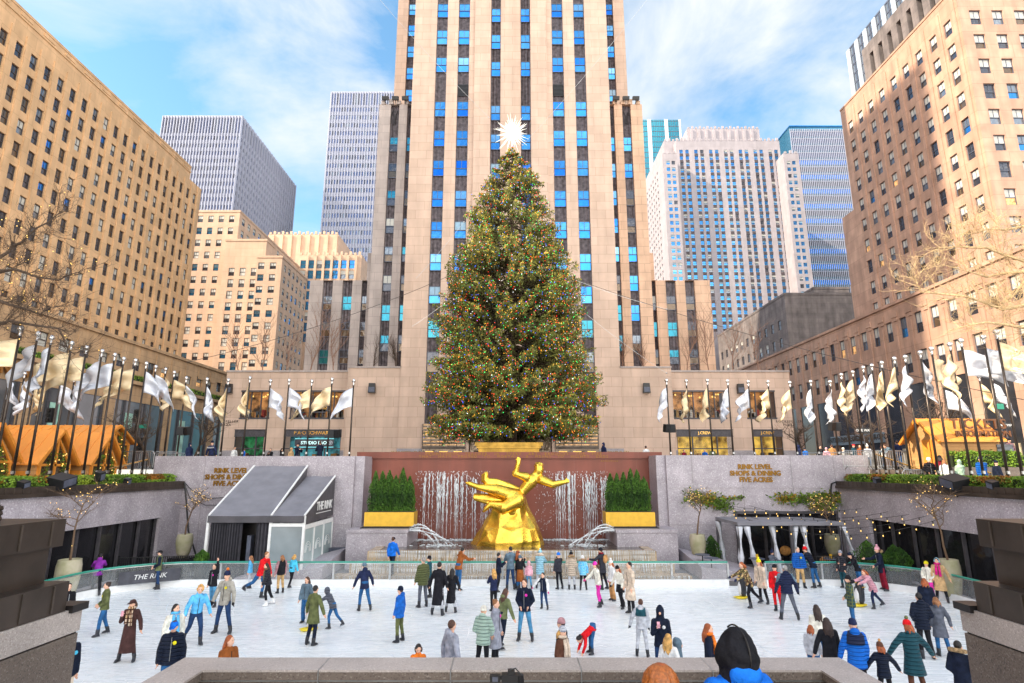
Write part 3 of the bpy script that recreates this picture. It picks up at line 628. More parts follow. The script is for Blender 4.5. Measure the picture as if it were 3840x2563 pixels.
# ---------------------------------------------------------------- shop pavilions either side of the tower
m, t, p = newmat('shop_pane'); p.inputs['Base Color'].default_value = (.03,.03,.035,1); p.inputs['Roughness'].default_value = .04; p.inputs['Alpha'].default_value = .22; nz = t.nodes.new('ShaderNodeTexNoise'); rr = t.nodes.new('ShaderNodeMapRange'); t.links.new(nz.outputs['Fac'], rr.inputs[0]); rr.inputs[3].default_value = .12; rr.inputs[4].default_value = .32; t.links.new(rr.outputs[0], p.inputs['Alpha']); M['shop_pane'] = m
def shop_block(label, xin0, xin1, xout, s, Yo, upper, lower, signs):
    o = thing('shop_pavilion', label, 'shop building', ((xin1+xout)/2, Yo, SZ)); W = MB(); ztin, ztout = ZA(1386, Yo), ZA(1396, Yo)
    xa, xb = sorted((xin0, xin1)); W.box(xa, xb, Yo-1.1, Yo+6, SZ, ztin, 0)
    xa, xb = sorted((xin1, xout)); cols = [((a+b)/2-xa, b-a) for a, b in upper]; zc = (ZA(1469, Yo)+ZA(1568, Yo))/2; h = ZA(1469, Yo)-ZA(1568, Yo); zl = ZA(1612, Yo)
    cl = [((a+b)/2-xa, b-a) for a, b in lower]
    zmid = zl+.35
    facade(W, [], (xa, Yo), 0, xb-xa, zmid, ztout, cols, [(zc, h)], .4, None)
    facade(W, [], (xa, Yo), 0, xb-xa, SZ+.1, zmid, cl, [((SZ+.2+zl)/2+.05, zl-SZ-.35)], .4, None)
    W.quad((xa, Yo, ztout), (xb, Yo, ztout), (xb, Yo+6, ztout), (xa, Yo+6, ztout)); W.quad((xa, Yo+6, SZ), (xa, Yo, SZ), (xa, Yo, ztout), (xa, Yo+6, ztout)); W.quad((xb, Yo, SZ), (xb, Yo+6, SZ), (xb, Yo+6, ztout), (xb, Yo, ztout))
    W.build('wall', M['lime'], o)
    C = MB(); xo, xi = sorted((xin1, xout)); C.box(xo-.05, xi+.05, Yo-.12, Yo+.3, ztout, ztout+.22); xo, xi = sorted((xin0, xin1)); C.box(xo-.05, xi+.05, Yo-1.2, Yo-.8, ztin, ztin+.2); C.build('coping', M['lime_shadow'], o)
    P = MB(); edges = sorted([xa]+[e for c in lower for e in c]+[xb])
    for a, b in zip(edges[::2], edges[1::2]): P.box(a, b, Yo-.05, Yo-.004, SZ+.1, ZA(1690, Yo))
    P.build('plinth', M['plinth'], o)
    for (a, b) in upper:
        wv = MB(); z0, z1 = zc-h/2, zc+h/2; wv.box(a, b, Yo+2.2, Yo+2.3, z0, z1, 1); wv.box(a, b, Yo+.4, Yo+2.2, z0-.05, z0, 1); wv.box(a, b, Yo+.4, Yo+2.2, z1, z1+.05, 1)
        for k in range(int((b-a)*5)):
            x = random.uniform(a+.2, b-.2); hh = random.uniform(.2, 1.3); wv.box(x-.15, x+.15, Yo+1.2, Yo+1.5+random.random()*.5, z0, z0+hh, random.choice([2, 3, 4, 5]))
        for k in range(int((b-a)*2)): wv.ell((random.uniform(a+.3, b-.3), Yo+1.4, z1-random.uniform(.2, .6)), .12, n=6, m=4, mi=6)
        wv.build('shop_interior', [M['dark'], mat('shop_glow_wall', (.30,.14,.045), .6, 0, .9, 1.2, emit=.5), cloth((.35,.05,.04)), cloth((.5,.3,.1)), cloth((.1,.12,.14)), cloth((.6,.6,.55)), M['bulb_warm']], o)  # room light put into the back wall as a warm glow
        fr = MB(); k = max(3, int((b-a)/1.3))
        for i in range(k+1): x = a+(b-a)*i/k; fr.box(x-.06, x+.06, Yo+.12, Yo+.30, z0, z1)
        fr.box(a-.06, b+.06, Yo-.03, Yo+.12, z1-.04, z1+.16); fr.box(a-.06, b+.06, Yo-.03, Yo+.12, z0-.16, z0+.04); fr.build('window_frame', M['frame_dk'], o)
        MB().quad((a, Yo+.34, z0), (b, Yo+.34, z0), (b, Yo+.34, z1), (a, Yo+.34, z1)).build('pane', M['shop_pane'], o)
    for i, (a, b) in enumerate(lower):
        z0, z1 = SZ+.2, zl-.05; wv = MB(); mi = signs[i][1]
        wv.box(a, b, Yo+2.0, Yo+2.1, z0, z1, 0); wv.box(a, b, Yo+.4, Yo+2, z0-.05, z0, 1)
        for k in range(14): x = random.uniform(a+.2, b-.2); wv.box(x-.2, x+.2, Yo+1.0, Yo+1.6, z0, z0+random.uniform(.6, 1.8), random.choice([1, 2, 2]))
        wv.build('shop_interior', [mi, M['dark'], cloth((.45,.22,.06))], o)
        fr = MB(); fr.box(a-.05, b+.05, Yo-.06, Yo+.25, z1-.75, z1+.06); fr.box(a-.08, b+.08, Yo-.14, Yo-.06, z1-.02, z1+.08); fr.box(a-.08, b+.08, Yo-.1, Yo-.06, z1-.83, z1-.74)
        for x in (a, a+(b-a)*.28, a+(b-a)*.72, b): fr.box(x-.07, x+.07, Yo+.02, Yo+.25, z0, z1-.75)
        fr.box(a, b, Yo+.05, Yo+.22, z0+2.2, z0+2.32); fr.build('shopfront_frame', M['frame_dk'], o)
        MB().quad((a, Yo+.3, z0), (b, Yo+.3, z0), (b, Yo+.3, z1-.75), (a, Yo+.3, z1-.75)).build('pane', M['shop_pane'], o)
        if signs[i][0]: text('shop_lettering', signs[i][0], signs[i][2], ((a+b)/2, Yo-.08, z1-.37), 0, M['brass'], o, .02, .006)
    return o, zc, ztout
Yo = YT+1.2
lit_green = mat('green_display', (.02,.22,.07), .4, 0, .9, 1.6, emit=.25); lit_teal = mat('teal_display', (.06,.32,.38), .4, 0, .8, 1.2, emit=.3); lit_warm = mat('amber_shop_light', (.75,.36,.06), .5, 0, .8, 1.0, emit=.55)
xs = lambda u, v=1650: XA(u, Yo, v)
lb, zc, zt = shop_block('left shop pavilion of pale limestone, toy shop with green and teal displays', AX-11.45*f, xs(1300), xs(825), -1, Yo, [(xs(889), xs(1001)), (xs(1078), xs(1283))], [(xs(880), xs(990)), (xs(1066), xs(1278))], [('', lit_green, .5), ('F·A·O SCHWARZ', lit_teal, .62)])
rbk, zc, zt = shop_block('right shop pavilion of pale limestone, clothes shop with amber light', AX+11.45*f, xs(2523), xs(2984), 1, Yo, [(xs(2530), xs(2732)), (xs(2811), xs(2921))], [(xs(2539), xs(2748)), (xs(2825), xs(2935))], [('J.CREW', lit_warm, .5), ('J.CREW', lit_warm, .5)])
for s, o, u in ((-1, lb, 845), (1, rbk, 2958)):
    text('wall_lettering', 'ROCKEFELLER\nPLAZA', .42, (xs(u, 1585), Yo-.05, ZA(1588, Yo)), 0, M['dark'], o, .01, .0, sp=1.3)
# hanging shop signs and displays
mb = MB(); c = (XA(1196, Yo, 1525), Yo+.2, ZA(1525, Yo)); mb.box(c[0]-1.15, c[0]+1.15, c[1]-.05, c[1]+.02, c[2]-.62, c[2]+.62); mb.box(c[0]-.85, c[0]+.85, c[1]-.05, c[1]+.02, c[2]-.78, c[2]+.78)
sg = thing('shop_sign', 'dark shaped sign with gold lettering hanging in the toy shop upper window', 'sign', (c[0], c[1], c[2]-.7)); mb.build('board', M['panel_dark'], sg); text('lettering', 'F·A·O\nSCHWARZ', .42, (c[0], c[1]-.08, c[2]), 0, M['brass'], sg, .01, .004)
sg = thing('shop_sign', 'teal lit sign reading STUDIO FAO above the toy shop door', 'sign', (XA(1178, Yo), Yo, SZ+2.4)); c = (XA(1180, Yo, 1662), Yo-.16, ZA(1662, Yo)); MB().box(c[0]-2.4, c[0]+2.4, c[1], c[1]+.08, c[2]-.45, c[2]+.45).build('board', M['panel_dark'], sg)
text('lettering', 'STUDIO FAO', .55, (c[0]-.05, c[1]-.03, c[2]), 0, mat('lit_teal_letter', (.6,.9,.92), .4, emit=.5), sg, .01, .01)
mb = MB()
for r_, w_ in ((.24, .035), (.09, .05)): mb.tube([(c[0]+2.02+r_*math.cos(k*math.pi/9), c[1]-.03, c[2]+r_*math.sin(k*math.pi/9)) for k in range(19)], w_, 5)
mb.build('ring_emblem', M['fin_white'], sg); mb = MB(); w_, h_ = 2.42, .47; mb.box(c[0]-w_, c[0]+w_, c[1]-.02, c[1]+.02, c[2]+h_, c[2]+h_+.09); mb.box(c[0]-w_, c[0]+w_, c[1]-.02, c[1]+.02, c[2]-h_-.09, c[2]-h_); mb.build('lit_border', mat('lit_teal_border', (.2,.6,.65), .4, emit=.4), sg)
tag(text('shop_sign', 'J.CREW', .34, (XA(2873, Yo, 1550), Yo+.28, ZA(1550, Yo)), 0, M['goldletter'], None, .01), 'small gold lettering behind the upper right shop window', 'sign')
for k, (u, lab) in enumerate(((2838, 'cream dressed shop mannequin left in the right hand display'), (2868, 'blue skirted shop mannequin right in the display'))):
    x = XA(u, Yo, 1690); t_ = thing('mannequin', lab, 'mannequin', (x, Yo+.8, SZ+.2)); mb = MB(); mb.ell((x, Yo+.8, SZ+2.25), .14, .14, .18); mb.lathe((x, Yo+.8, SZ+1.2), [(.2, 0), (.17, .3), (.26, .65), (.1, .85)], 10, 0, 1, .6); mb.build('torso', cloth((.7,.62,.5) if k == 0 else (.08,.1,.15)), t_); mb = MB(); mb.lathe((x, Yo+.8, SZ+.2), [(.3, 0), (.32, .3), (.2, 1.0)], 10, 0, 1, .6); mb.build('skirt', cloth((.1,.25,.5)), t_)
for s, u in ((-1, 1395), (1, 2424), (-1, 1395+0), ):
    pass
for u, v, lab in ((1395, 1456, 'black box floodlight on the pale wall left of the spruce'), (2424, 1456, 'black box floodlight on the pale wall right of the spruce'), (858, 1458, 'black box floodlight at the far left corner of the left pavilion'), (2777, 1458, 'black box floodlight between the two upper windows of the right pavilion')):
    Yf = Yo-1.1 if 1300 < u < 2500 else Yo; c = atY(u, v, Yf-.3); t_ = thing('wall_floodlight', lab, 'floodlight', c, 0, 'floodlights on the shop pavilions'); mb = MB(); mb.prism([(c.x-.45, c.z-.6), (c.x+.45, c.z-.6), (c.x+.38, c.z+.6), (c.x-.38, c.z+.6)], c.y-.25, c.y+.15); mb.build('housing', M['black'], t_); mb = MB(); mb.box(c.x-.36, c.x+.36, c.y-.29, c.y-.26, c.z-.5, c.z+.1); mb.build('lens', M['frame_bl'], t_); mb = MB(); mb.box(c.x-.1, c.x+.1, c.y+.15, Yf-.01 , c.z-.1, c.z+.1); mb.build('bracket', M['dark'], t_)

# ---------------------------------------------------------------- left and right street blocks
XLT, XLP, XRT, XRP = -60.0, -48.0, 55.0, 48.0
lt = thing('office_building', 'large ochre stone office block with a dense grid of windows filling the left', 'office building', (XLT-10, 80, SZ))
wall, wins = MB(), []; ye = atX(757, 700, XLT).y; ya = -70; zt = atX(719, 634, XLT).z; yc = atX(727.9, 746, XLT).y; yb = atX(504.7, 554, XLT).y; sp = (yc-yb)/8
zr0 = atX(727.9, 746, XLT).z; zr1 = atX(662, 1271, XLT).z; pitch = (zr0-zr1)/9; rows = [(zr0-pitch*k, pitch*.64) for k in range(13)]
ncol = int((yc-ya)/sp); cols = [(yc-ya-sp*k, sp*.51) for k in range(ncol)]
facade(wall, wins, (XLT, ya), 90, ye-ya, SZ, zt-2.2, cols, rows, .3, 'hung', PK_LEFT)
ystep = atX(719, 634, XLT).y-.2
for c, w_ in cols:      # shallow piers between window bays
    y = ya+c+sp*.5; wall.box(XLT+.003, XLT+.16, y-sp*.2, y+sp*.2, SZ+6, zt-2.6+random.uniform(-.02, .02))
wall.box(XLT-25, XLT+.0, ya, ystep, zt-2.2, zt); wall.box(XLT-25, XLT+.08, ya, ystep, zt, zt+.35); wall.box(XLT+.003, XLT+.12, ya, ystep, zt-1.0, zt-.75)
for k in range(14):
    y = ystep-1.5-k*3.6; wall.box(XLT+.003, XLT+.10, y-.9, y+.9, zt-.62, zt-.15)
wall.quad((XLT, ye, SZ), (XLT-25, ye, SZ), (XLT-25, ye, zt-2.2), (XLT, ye, zt-2.2)); wall.quad((XLT, ystep, zt-2.2), (XLT, ye, zt-2.2), (XLT-25, ye, zt-2.2), (XLT-25, ystep, zt-2.2)); wall.quad((XLT, ya, SZ), (XLT, ya, zt), (XLT-25, ya, zt), (XLT-25, ya, SZ))
wall.build('wall', M['sand'], lt); finish_windows(lt, wins, 'frame_dk')
# low front block of the same building
zp = atX(823, 1398, XLP).z; yp = 118; ya = 18; podium = MB(); pw = []
rz1, rz0 = atX(239, 1266, XLP).z, atX(239, 1321, XLP).z
py = [atX(x/1.823, 800+y/1.823, XLP).y for x, y in ((1290, 1135), (1355, 1160))]; psp = 3.05
y0 = py[0]; cols = [(y0-ya+psp*k, 1.65) for k in range(-18, 12)]
zled = atX(239, 1370, XLP).z
facade(podium, pw, (XLP, ya), 90, yp-ya, zled, zp, cols, [((rz0+rz1)/2, (rz1-rz0)*1.0)], .35, 'hung', [(4, 'blind', 'g_dark'), (3, 'g_gray', 'g_brown'), (3, 'blind', 'lit'), (2, 'g_dark', 'g_dark'), (2, 'blind', 'blind')])
zb = atX(60, 1430, XLP).z; podium.quad((XLP, ya, zp), (XLP, yp, zp), (XLT, yp, zp), (XLT, ya, zp)); podium.box(XLP, XLP+.5, ya, yp, zled-.45, zled); podium.quad((XLP+.003, ya, zb), (XLP+.003, yp, zb), (XLP+.003, yp, zled-.45), (XLP+.003, ya, zled-.45))
podium.box(XLP-.4, XLP+.25, ya, yp, zp, zp+.4)
for k in range(26): y = ya+6+k*3.6; podium.box(XLP+.003, XLP+.09, y-.9, y+.9, zp-2.0, zp-.4)
podium.build('podium', M['sand_pod'], lt)
for w_ in pw: w_
finish_windows(lt, pw, 'frame_dk', 40, 'podium_window')
mb = MB(); mb.quad((XLP-.1, ya, SZ), (XLP-.1, yp, SZ), (XLP-.1, yp, zb), (XLP-.1, ya, zb)); mb.build('shopfront_glass', glassmat('shopfront_glass', (.2,.22,.25), .5, .08), lt)
for k in range(24):
    y = ya+4*k+2; mb = MB(); mb.box(XLP-.05, XLP+.12, y-.12, y+.12, SZ, zb); (mb.build('shopfront_mullion', M['frame_dk'], lt))
    if k % 3 == 0: MB().box(XLP-.06, XLP+.1, y+.3, y+2.1, SZ, zb-.1).build('shopfront_pier', M['sand_pod'], lt)
    elif k % 3 == 1: MB().box(XLP-.07, XLP-.02, y+.4, y+1.9, SZ, zb-1.5).build('display_panel', mat('mint_display', (.35,.6,.5), .4, 0, .3, 1), lt)
c = atX(52, 1390, XLP+.25); text('sign_lettering', '& NBC NEWS', 1.55, (XLP+.3, c.y-2, c.z), R(90), mat('bronze_letter', (.42,.19,.05), .4, .5), lt, .12, .03)
def leafset(name, C, S, mats, parent=None, jit=.5, upw=.0, seed=1, mi=None, asp=.45):
    """leaf-sized quads: centres C (n,3), sizes S (n,)"""
    g = np.random.default_rng(seed); n = len(C); d = g.normal(size=(n, 3)); d[:, 2] += upw; d /= np.linalg.norm(d, axis=1)[:, None]+1e-9
    e = g.normal(size=(n, 3)); e -= d*(e*d).sum(1)[:, None]; e /= np.linalg.norm(e, axis=1)[:, None]+1e-9
    S = np.asarray(S)[:, None]; V = np.stack([C-d*S*.5, C+e*S*asp*.5, C+d*S*.5, C-e*S*asp*.5], 1).reshape(-1, 3)
    if parent is not None: V = V-np.array(wl(parent))
    F = np.arange(4*n).reshape(n, 4); o = link(name, npmesh(name, V, F, mats, mi), parent); return o
def hedge(name, label, p0, p1, w, h, n, mats, seed, group=None, cat='hedge', size=.11):
    p0, p1 = Vector(p0), Vector(p1); o = thing(name, label, cat, (p0+p1)/2, 0, group); g = np.random.default_rng(seed); L_ = (p1-p0).length; d = (p1-p0).normalized(); s = Vector((-d.y, d.x, 0))
    t_ = g.random(n); a = (g.random(n)*2-1); b = g.random(n); k = g.integers(0, 3, n)
    bulge = .86+.14*np.abs(np.sin(t_*L_*3.1+seed))+.05*g.normal(size=n); side = np.where(k == 0, np.sign(a), a)*bulge; top = np.where(k == 1, 1.0, b)*bulge
    side = np.where(top > .8, side*.86, side)
    P = np.array(p0)[None]+np.outer(t_*L_, np.array(d))+np.outer(side*w/2, np.array(s)); P[:, 2] += top*h
    nm = len(mats); zone = np.sin(t_*L_*1.7+seed*2)+np.sin(t_*L_*.63+1)+g.normal(size=n)*.35; mi = np.where((zone > 1.0) & (top > .45), 1 % nm, np.where(zone < -1.3, 2 % nm, 0))
    leafset('foliage', P, .6*size+size*.8*g.random(n), mats, o, seed=seed, mi=mi, upw=.3)
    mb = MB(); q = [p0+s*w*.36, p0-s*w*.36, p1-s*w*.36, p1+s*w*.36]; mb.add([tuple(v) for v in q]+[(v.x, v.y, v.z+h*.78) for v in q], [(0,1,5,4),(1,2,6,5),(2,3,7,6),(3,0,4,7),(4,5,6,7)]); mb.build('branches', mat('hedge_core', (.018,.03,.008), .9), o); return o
hedge('ledge_hedge', 'thin dark hedge along the ledge of the left office block', (XLP+.1, 40, zled), (XLP+.1, 110, zled), .7, .7, 5000, [M['hedge']], 5, size=.3)

rt = thing('office_building', 'tall rose stone office tower at the right with paired blinds in its windows', 'office building', (XRT+10, 75, SZ))
wall, wins = MB(), []; yn = atX(3588, 11, XRT).y; yf = atX(3151, 420, XRT).y; zt = atX(3151, 420, XRT).z
pts_ = [(3190,477),(3225.6,436),(3264,395),(3305,354),(3350,313),(3395.6,266),(3445,217),(3498.8,164.6),(3553.6,110)]
ys_ = [atX(u, v, XRT).y for u, v in pts_]; z_top = atX(3190, 477, XRT).z; rp_ = (atX(3190, 477, XRT).z-atX(3231, 768, XRT).z)/4; rows = [(z_top-rp_*k, rp_*.60) for k in range(15)]
wc = abs(ys_[0]-ys_[-1])/8; cols = [(yf-y, wc*.46) for y in ys_]
facade(wall, wins, (XRT, yf), -90, yf-yn, SZ, zt, cols, rows, .3, 'hung', PK_RIGHT)
for y in ys_: wall.box(XRT-.14, XRT-.003, y-wc*.5-.25, y-wc*.5+.25, SZ+8, zt-1.2)
fx = [XA(u, yn, v)-XRT for u, v in ((2880+1420/1.823, 66), (2880+1575/1.823, 68))]; fsp = fx[1]-fx[0]; cols = [(fx[0]+fsp*k, fsp*.5) for k in range(10)]
facade(wall, wins, (XRT, yn), 0, 24, SZ, zt, cols, rows, .3, 'hung', PK_RIGHT)
wall.quad((XRT, yn, zt), (XRT+24, yn, zt), (XRT+24, yf, zt), (XRT, yf, zt)); wall.quad((XRT+24, yf, SZ), (XRT, yf, SZ), (XRT, yf, zt), (XRT+24, yf, zt))
wall.box(XRT-.1, XRT+.3, yn+.0, yf, zt, zt+.3)
# far lower shoulder and penthouse with dark slots
yl = atX(3170, 800, XRT).y; zsh = atX(3170, 810, XRT).z; wall.box(XRT+.05, XRT+20, yf, yl+1.2, SZ, zsh)
xp = XRT+3.6; ypn, ypf = yn+3, atX(3231, 192, xp).y; zph = atX(3231, 192, xp).z
facade(wall, [], (xp, ypf), -90, ypf-ypn, zt, zph, [(2.2+2.25*k, .95) for k in range(10)], [((zt+zph)/2-.6, (zph-zt)*.72)], .7, None, mi=1, back=2)
wall.quad((xp, ypn, zph), (xp+16, ypn, zph), (xp+16, ypf, zph), (xp, ypf, zph), 1); wall.quad((xp, ypn, zt), (xp+16, ypn, zt), (xp+16, ypn, zph), (xp, ypn, zph), 1); wall.quad((xp+16, ypf, zt), (xp, ypf, zt), (xp, ypf, zph), (xp+16, ypf, zph), 1)
wall.build('wall', [M['rose'], M['soot'], M['black']], rt); finish_windows(rt, wins, 'frame_bl')
podium, pw = MB(), []; zp = atX(3420, 1115, XRP).z; yp = 128; ya = 24
a1 = atX(3444, 800+670/1.823, XRP).z; a0 = atX(3444, 800+820/1.823, XRP).z; yk = atX(3444, 1209, XRP).y; ykk = atX(2880+830/1.823, 1250, XRP).y; psp = (ykk-yk)/2
b1 = a1-(a1-a0)*1.95; zled = a0-(a1-a0)*.9-.8
cols = [(yp-(yk+psp*k), psp*.5) for k in range(-12, 20)]; rr_ = [((a0+a1)/2, a1-a0), ((a0+a1)/2-(a1-a0)*1.75, (a1-a0)*.95)]; zlow = rr_[1][0]-rr_[1][1]/2-1.4
facade(podium, pw, (XRP, yp), -90, yp-ya, zlow, zp, cols, rr_, .35, 'hung', PK_RIGHT)
podium.quad((XRP, yp, zp), (XRP, ya, zp), (XRT+2, ya, zp), (XRT+2, yp, zp)); podium.box(XRP-.2, XRP+.4, ya, yp, zp, zp+.35)
for k in range(-12, 20):
    y = yk+psp*(k+.5); podium.box(XRP-.10, XRP-.003, y-.55, y+.55, zp-1.6, zp-.9); podium.box(XRP-.10, XRP-.003, y-.5, y+.1, zp-2.1, zp-1.7); podium.box(XRP-.12, XRP-.003, y-.25, y+.25, zlow, zp-2.6)
podium.build('podium', M['rose'], rt); finish_windows(rt, pw, 'frame_bl', 60, 'podium_window')
MB().quad((XRP+.1, yp, SZ), (XRP+.1, ya, SZ), (XRP+.1, ya, zlow), (XRP+.1, yp, zlow)).build('shopfront_glass', glassmat('dark_shopfront_glass', (.05,.055,.07), .5, .08), rt)
for k in range(-12, 20):
    y = yk+psp*(k+.5)
    if k % 2: MB().box(XRP-.06, XRP+.14, y-.7, y+.7, SZ, zlow).build('shopfront_pier', M['rose'], rt)
    else: MB().box(XRP-.03, XRP+.08, y-1.4, y+1.4, SZ, SZ+2.4).build('display_panel', mat('shop_display', (.25,.2,.13), .4, 0, .9, .8, emit=.25), rt)
mb = MB(); c0, c1 = atX(2880+440/1.823, 1665, XRP-.4).y, atX(2880+790/1.823, 1660, XRP-.4).y; zq = atX(2880+600/1.823, 800+1545/1.823, XRP-.4).z
mb.box(XRP-.6, XRP-.1, min(c0, c1), max(c0, c1), zq-.7, zq+.6); mb.build('shop_fascia', mat('grey_blue_fascia', (.2,.25,.3), .5), rt)
text('shop_lettering', 'ANTHROPOLOGIE', 1.0, (XRP-.64, (c0+c1)/2+2.5, zq), R(-90), M['dark'], rt, .02, .01, sp=1.1); text('shop_lettering', 'ANTHROPOLOGIE', 1.0, (XRP-.64, (c0+c1)/2-6, zq), R(-90), M['dark'], rt, .02, .01, sp=1.1)

# unseen block added behind the left office building to keep the plaza front in shade
ob = thing('office_tower', 'unseen tower added beyond the left office block to shade the plaza', 'tower', (-115, 50, SZ)); mb = MB(); tmp = []; facade(mb, tmp, (-100, 17.5), 90, 59.5, SZ, 165, [(2.5+4*k, 1.8) for k in range(12)], [(10+4*k, 2.2) for k in range(38)], .3, None, back=1); mb.quad((-100, 17.5, SZ), (-100, 17.5, 165), (-130, 17.5, 165), (-130, 17.5, SZ)); mb.quad((-100, 77, SZ), (-130, 77, SZ), (-130, 77, 165), (-100, 77, 165)); mb.quad((-130, 77, SZ), (-130, 17.5, SZ), (-130, 17.5, 165), (-130, 77, 165)); mb.quad((-100, 17.5, 165), (-100, 77, 165), (-130, 77, 165), (-130, 17.5, 165)); mb.build('wall', [M['sand'], M['g_dark']], ob)

# ---------------------------------------------------------------- buildings further back
def stepped(name, label, mat_, boxes, cat='building', extra=None):
    """boxes: (x0,x1,y0,y1,z1, front cols spec, rows spec, side, style, pick)"""
    x0, x1, y0 = boxes[0]['b'][:3]; o = thing(name, label, cat, ((x0+x1)/2, y0, SZ)); wall, wins = MB(), []
    for B in boxes:
        x0, x1, y0, y1, z0, z1 = B['b']; rows = B.get('rows', []); dp = B.get('depth', .2)
        facade(wall, wins, (x0, y0), 0, x1-x0, z0, z1, B.get('cols', []), rows, dp, B.get('st', 'half'), B.get('pk', PK_CREAM), back=B.get('back'))
        sc = B.get('scols', []); sp_ = B.get('spk', B.get('pk', PK_CREAM))
        if B.get('side', 0) > 0: facade(wall, wins, (x1, y0), 90, y1-y0, z0, z1, sc, rows, dp, B.get('st', 'half'), sp_)
        else: wall.quad((x1, y0, z0), (x1, y1, z0), (x1, y1, z1), (x1, y0, z1))
        if B.get('side', 0) < 0: facade(wall, wins, (x0, y1), -90, y1-y0, z0, z1, sc, rows, dp, B.get('st', 'half'), sp_)
        else: wall.quad((x0, y1, z0), (x0, y0, z0), (x0, y0, z1), (x0, y1, z1))
        wall.quad((x0, y0, z1), (x1, y0, z1), (x1, y1, z1), (x0, y1, z1))
        if B.get('crown'):
            n_ = int((x1-x0)/1.3)
            for k in range(n_): x = x0+(x1-x0)*(k+.5)/n_; wall.box(x-.35, x+.35, y0-.08, y0+.4, z1, z1+.7+.4*(k % 2))
        if B.get('par'): wall.box(x0-.12, x1+.12, y0-.12, y1, z1, z1+.5)
        for c in B.get('piers', []): wall.box(x0+c[0]-c[1]/2, x0+c[0]+c[1]/2, y0-.45, y0-.003, z0, z1-.3)
    wall.build('wall', mat_ if isinstance(mat_, list) else [mat_], o); finish_windows(o, wins, 'frame_dk'); return o
Y2 = 128.0; xr = XA(900, Y2, 800); z2 = ZA(797, Y2); sp = (XA(832, Y2, 880)-XA(755, Y2, 880))/2*1.02
cols = [(xr-(-100)-1.8-sp*k, sp*.5) for k in range(8)]; 
zr = prow(800+40/1.823, 800+980/1.823, 12, Y2); rows = [(z, (zr[0]-zr[1])*.56) for z in zr]
Y2b = Y2-8; xb0, xb1 = XA(979, Y2b, 970), XA(1059, Y2b, 970); z2b = ZA(968, Y2b); yb_ = atX(1152, 1050, xb1).y
ybk = atX(985, 870, xr).y
zrb = prow(800+360/1.823, 800+940/1.823, 8, Y2b); rb_ = [(z, (zrb[0]-zrb[1])*.56) for z in zrb]; zrb2 = [zrb[0]-(zrb[0]-zrb[1])*k for k in range(12)]
stepped('stepped_building', 'stepped cream stone block left of centre with sunlit right faces', M['cream'], [
  {'b': (-100, xr, Y2, max(ybk, Y2+40), SZ, z2), 'cols': cols, 'rows': rows, 'side': 1, 'scols': [(2.2+3.0*k, 1.5) for k in range(16)], 'st': 'hung', 'par': 1},
  {'b': (xb0-.8, xb1, Y2b, yb_, SZ, z2b), 'cols': [(xb1-xb0+.8-1.9-2.55*k, 1.35) for k in range(2)], 'rows': [(z, (zrb[0]-zrb[1])*.56) for z in zrb2], 'side': 1, 'scols': [(2.0+2.5*k, 1.25) for k in range(8)], 'st': 'hung', 'par': 1},
  {'b': (xr-.5, xb0-.9, Y2b+4, Y2b+9, SZ, ZA(905, Y2b+4)), 'cols': [(2+2.5*k, 1.3) for k in range(3)], 'rows': [(z, 1.9) for z in zrb2], 'st': 'hung', 'par': 1}])
Y4 = 175.0; bx0, bx1 = XA(1005, Y4, 900), XA(1268, Y4, 900); z4 = ZA(880, Y4); cx0, cx1 = XA(1120, Y4-8, 960), XA(1357, Y4-8, 960); z4b = ZA(957, Y4-8)
cr = [ZA(800+350/1.823, Y4-8), ZA(800+420/1.823, Y4-8)]; rws = [(cr[0]-(cr[0]-cr[1])*k, 2.6) for k in range(8)]
stepped('crowned_building', 'pale crenellated setback building between the cream block and the central tower', M['cream'], [
  {'b': (cx0, cx1, Y4-8, Y4+20, SZ, z4b), 'cols': [(1.6+(cx1-cx0-3)*k/6.6, 1.7) for k in range(8)], 'rows': rws, 'pk': [(3, 'g_blue', 'g_blue'), (1, 'blind', 'g_gray')], 'st': 'half', 'crown': 1, 'piers': [(2.9+(cx1-cx0-3)*k/6.6, .7) for k in range(7)]},
  {'b': (bx0, bx1, Y4, Y4+40, SZ, z4), 'crown': 1, 'piers': [(1.5+2.9*k, 1.1) for k in range(8)], 'side': 1}])
def finned(name, label, x0, x1, y0, y1, z1, nf, nr, pitch, side, sdn, topz, finm, pk, spandrel):
    o = thing(name, label, 'tower', ((x0+x1)/2, y0, SZ)); wall, wins = MB(), []; fins = MB(); sp = (x1-x0)/nf
    rows = [(z1-topz-pitch*(k+.5), pitch*.52) for k in range(nr)]+[(z1-topz*.5-.4, topz*.8)]
    facade(wall, wins, (x0, y0), 0, x1-x0, SZ, z1, [((k+.5)*sp, sp*.55) for k in range(nf)], rows, .2, 'quad', pk)
    for k in range(nf+1): x = x0+k*sp; fins.box(x-sp*.13, x+sp*.13, y0-.6, y0-.003, SZ, z1-.4)
    xs_ = x1 if side > 0 else x0; ss = (y1-y0)/sdn; O = (x1, y0) if side > 0 else (x0, y1)
    facade(wall, wins, O, 90*side, y1-y0, SZ, z1, [((k+.5)*ss, ss*.55) for k in range(sdn)], rows, .2, 'quad', pk)
    for k in range(sdn+1):
        y = y0+k*ss; a, b = sorted((xs_+side*.003, xs_+side*.6)); fins.box(a, b, y-ss*.13, y+ss*.13, SZ, z1-.4)
    wall.quad((x0, y0, z1), (x1, y0, z1), (x1, y1, z1), (x0, y1, z1))
    wall.build('wall', spandrel, o); fins.build('fins', finm, o); finish_windows(o, wins, 'frame_bl'); return o
PKV = [(6, 'g_violet', 'g_violet'), (2, 'g_blue2', 'g_dark'), (1, 'blind_blue', 'g_gray')]
Y3 = 250.0; x0, x1 = XA(613, Y3, 440), XA(908, Y3, 440); y1 = atX(1107, 700, x1).y
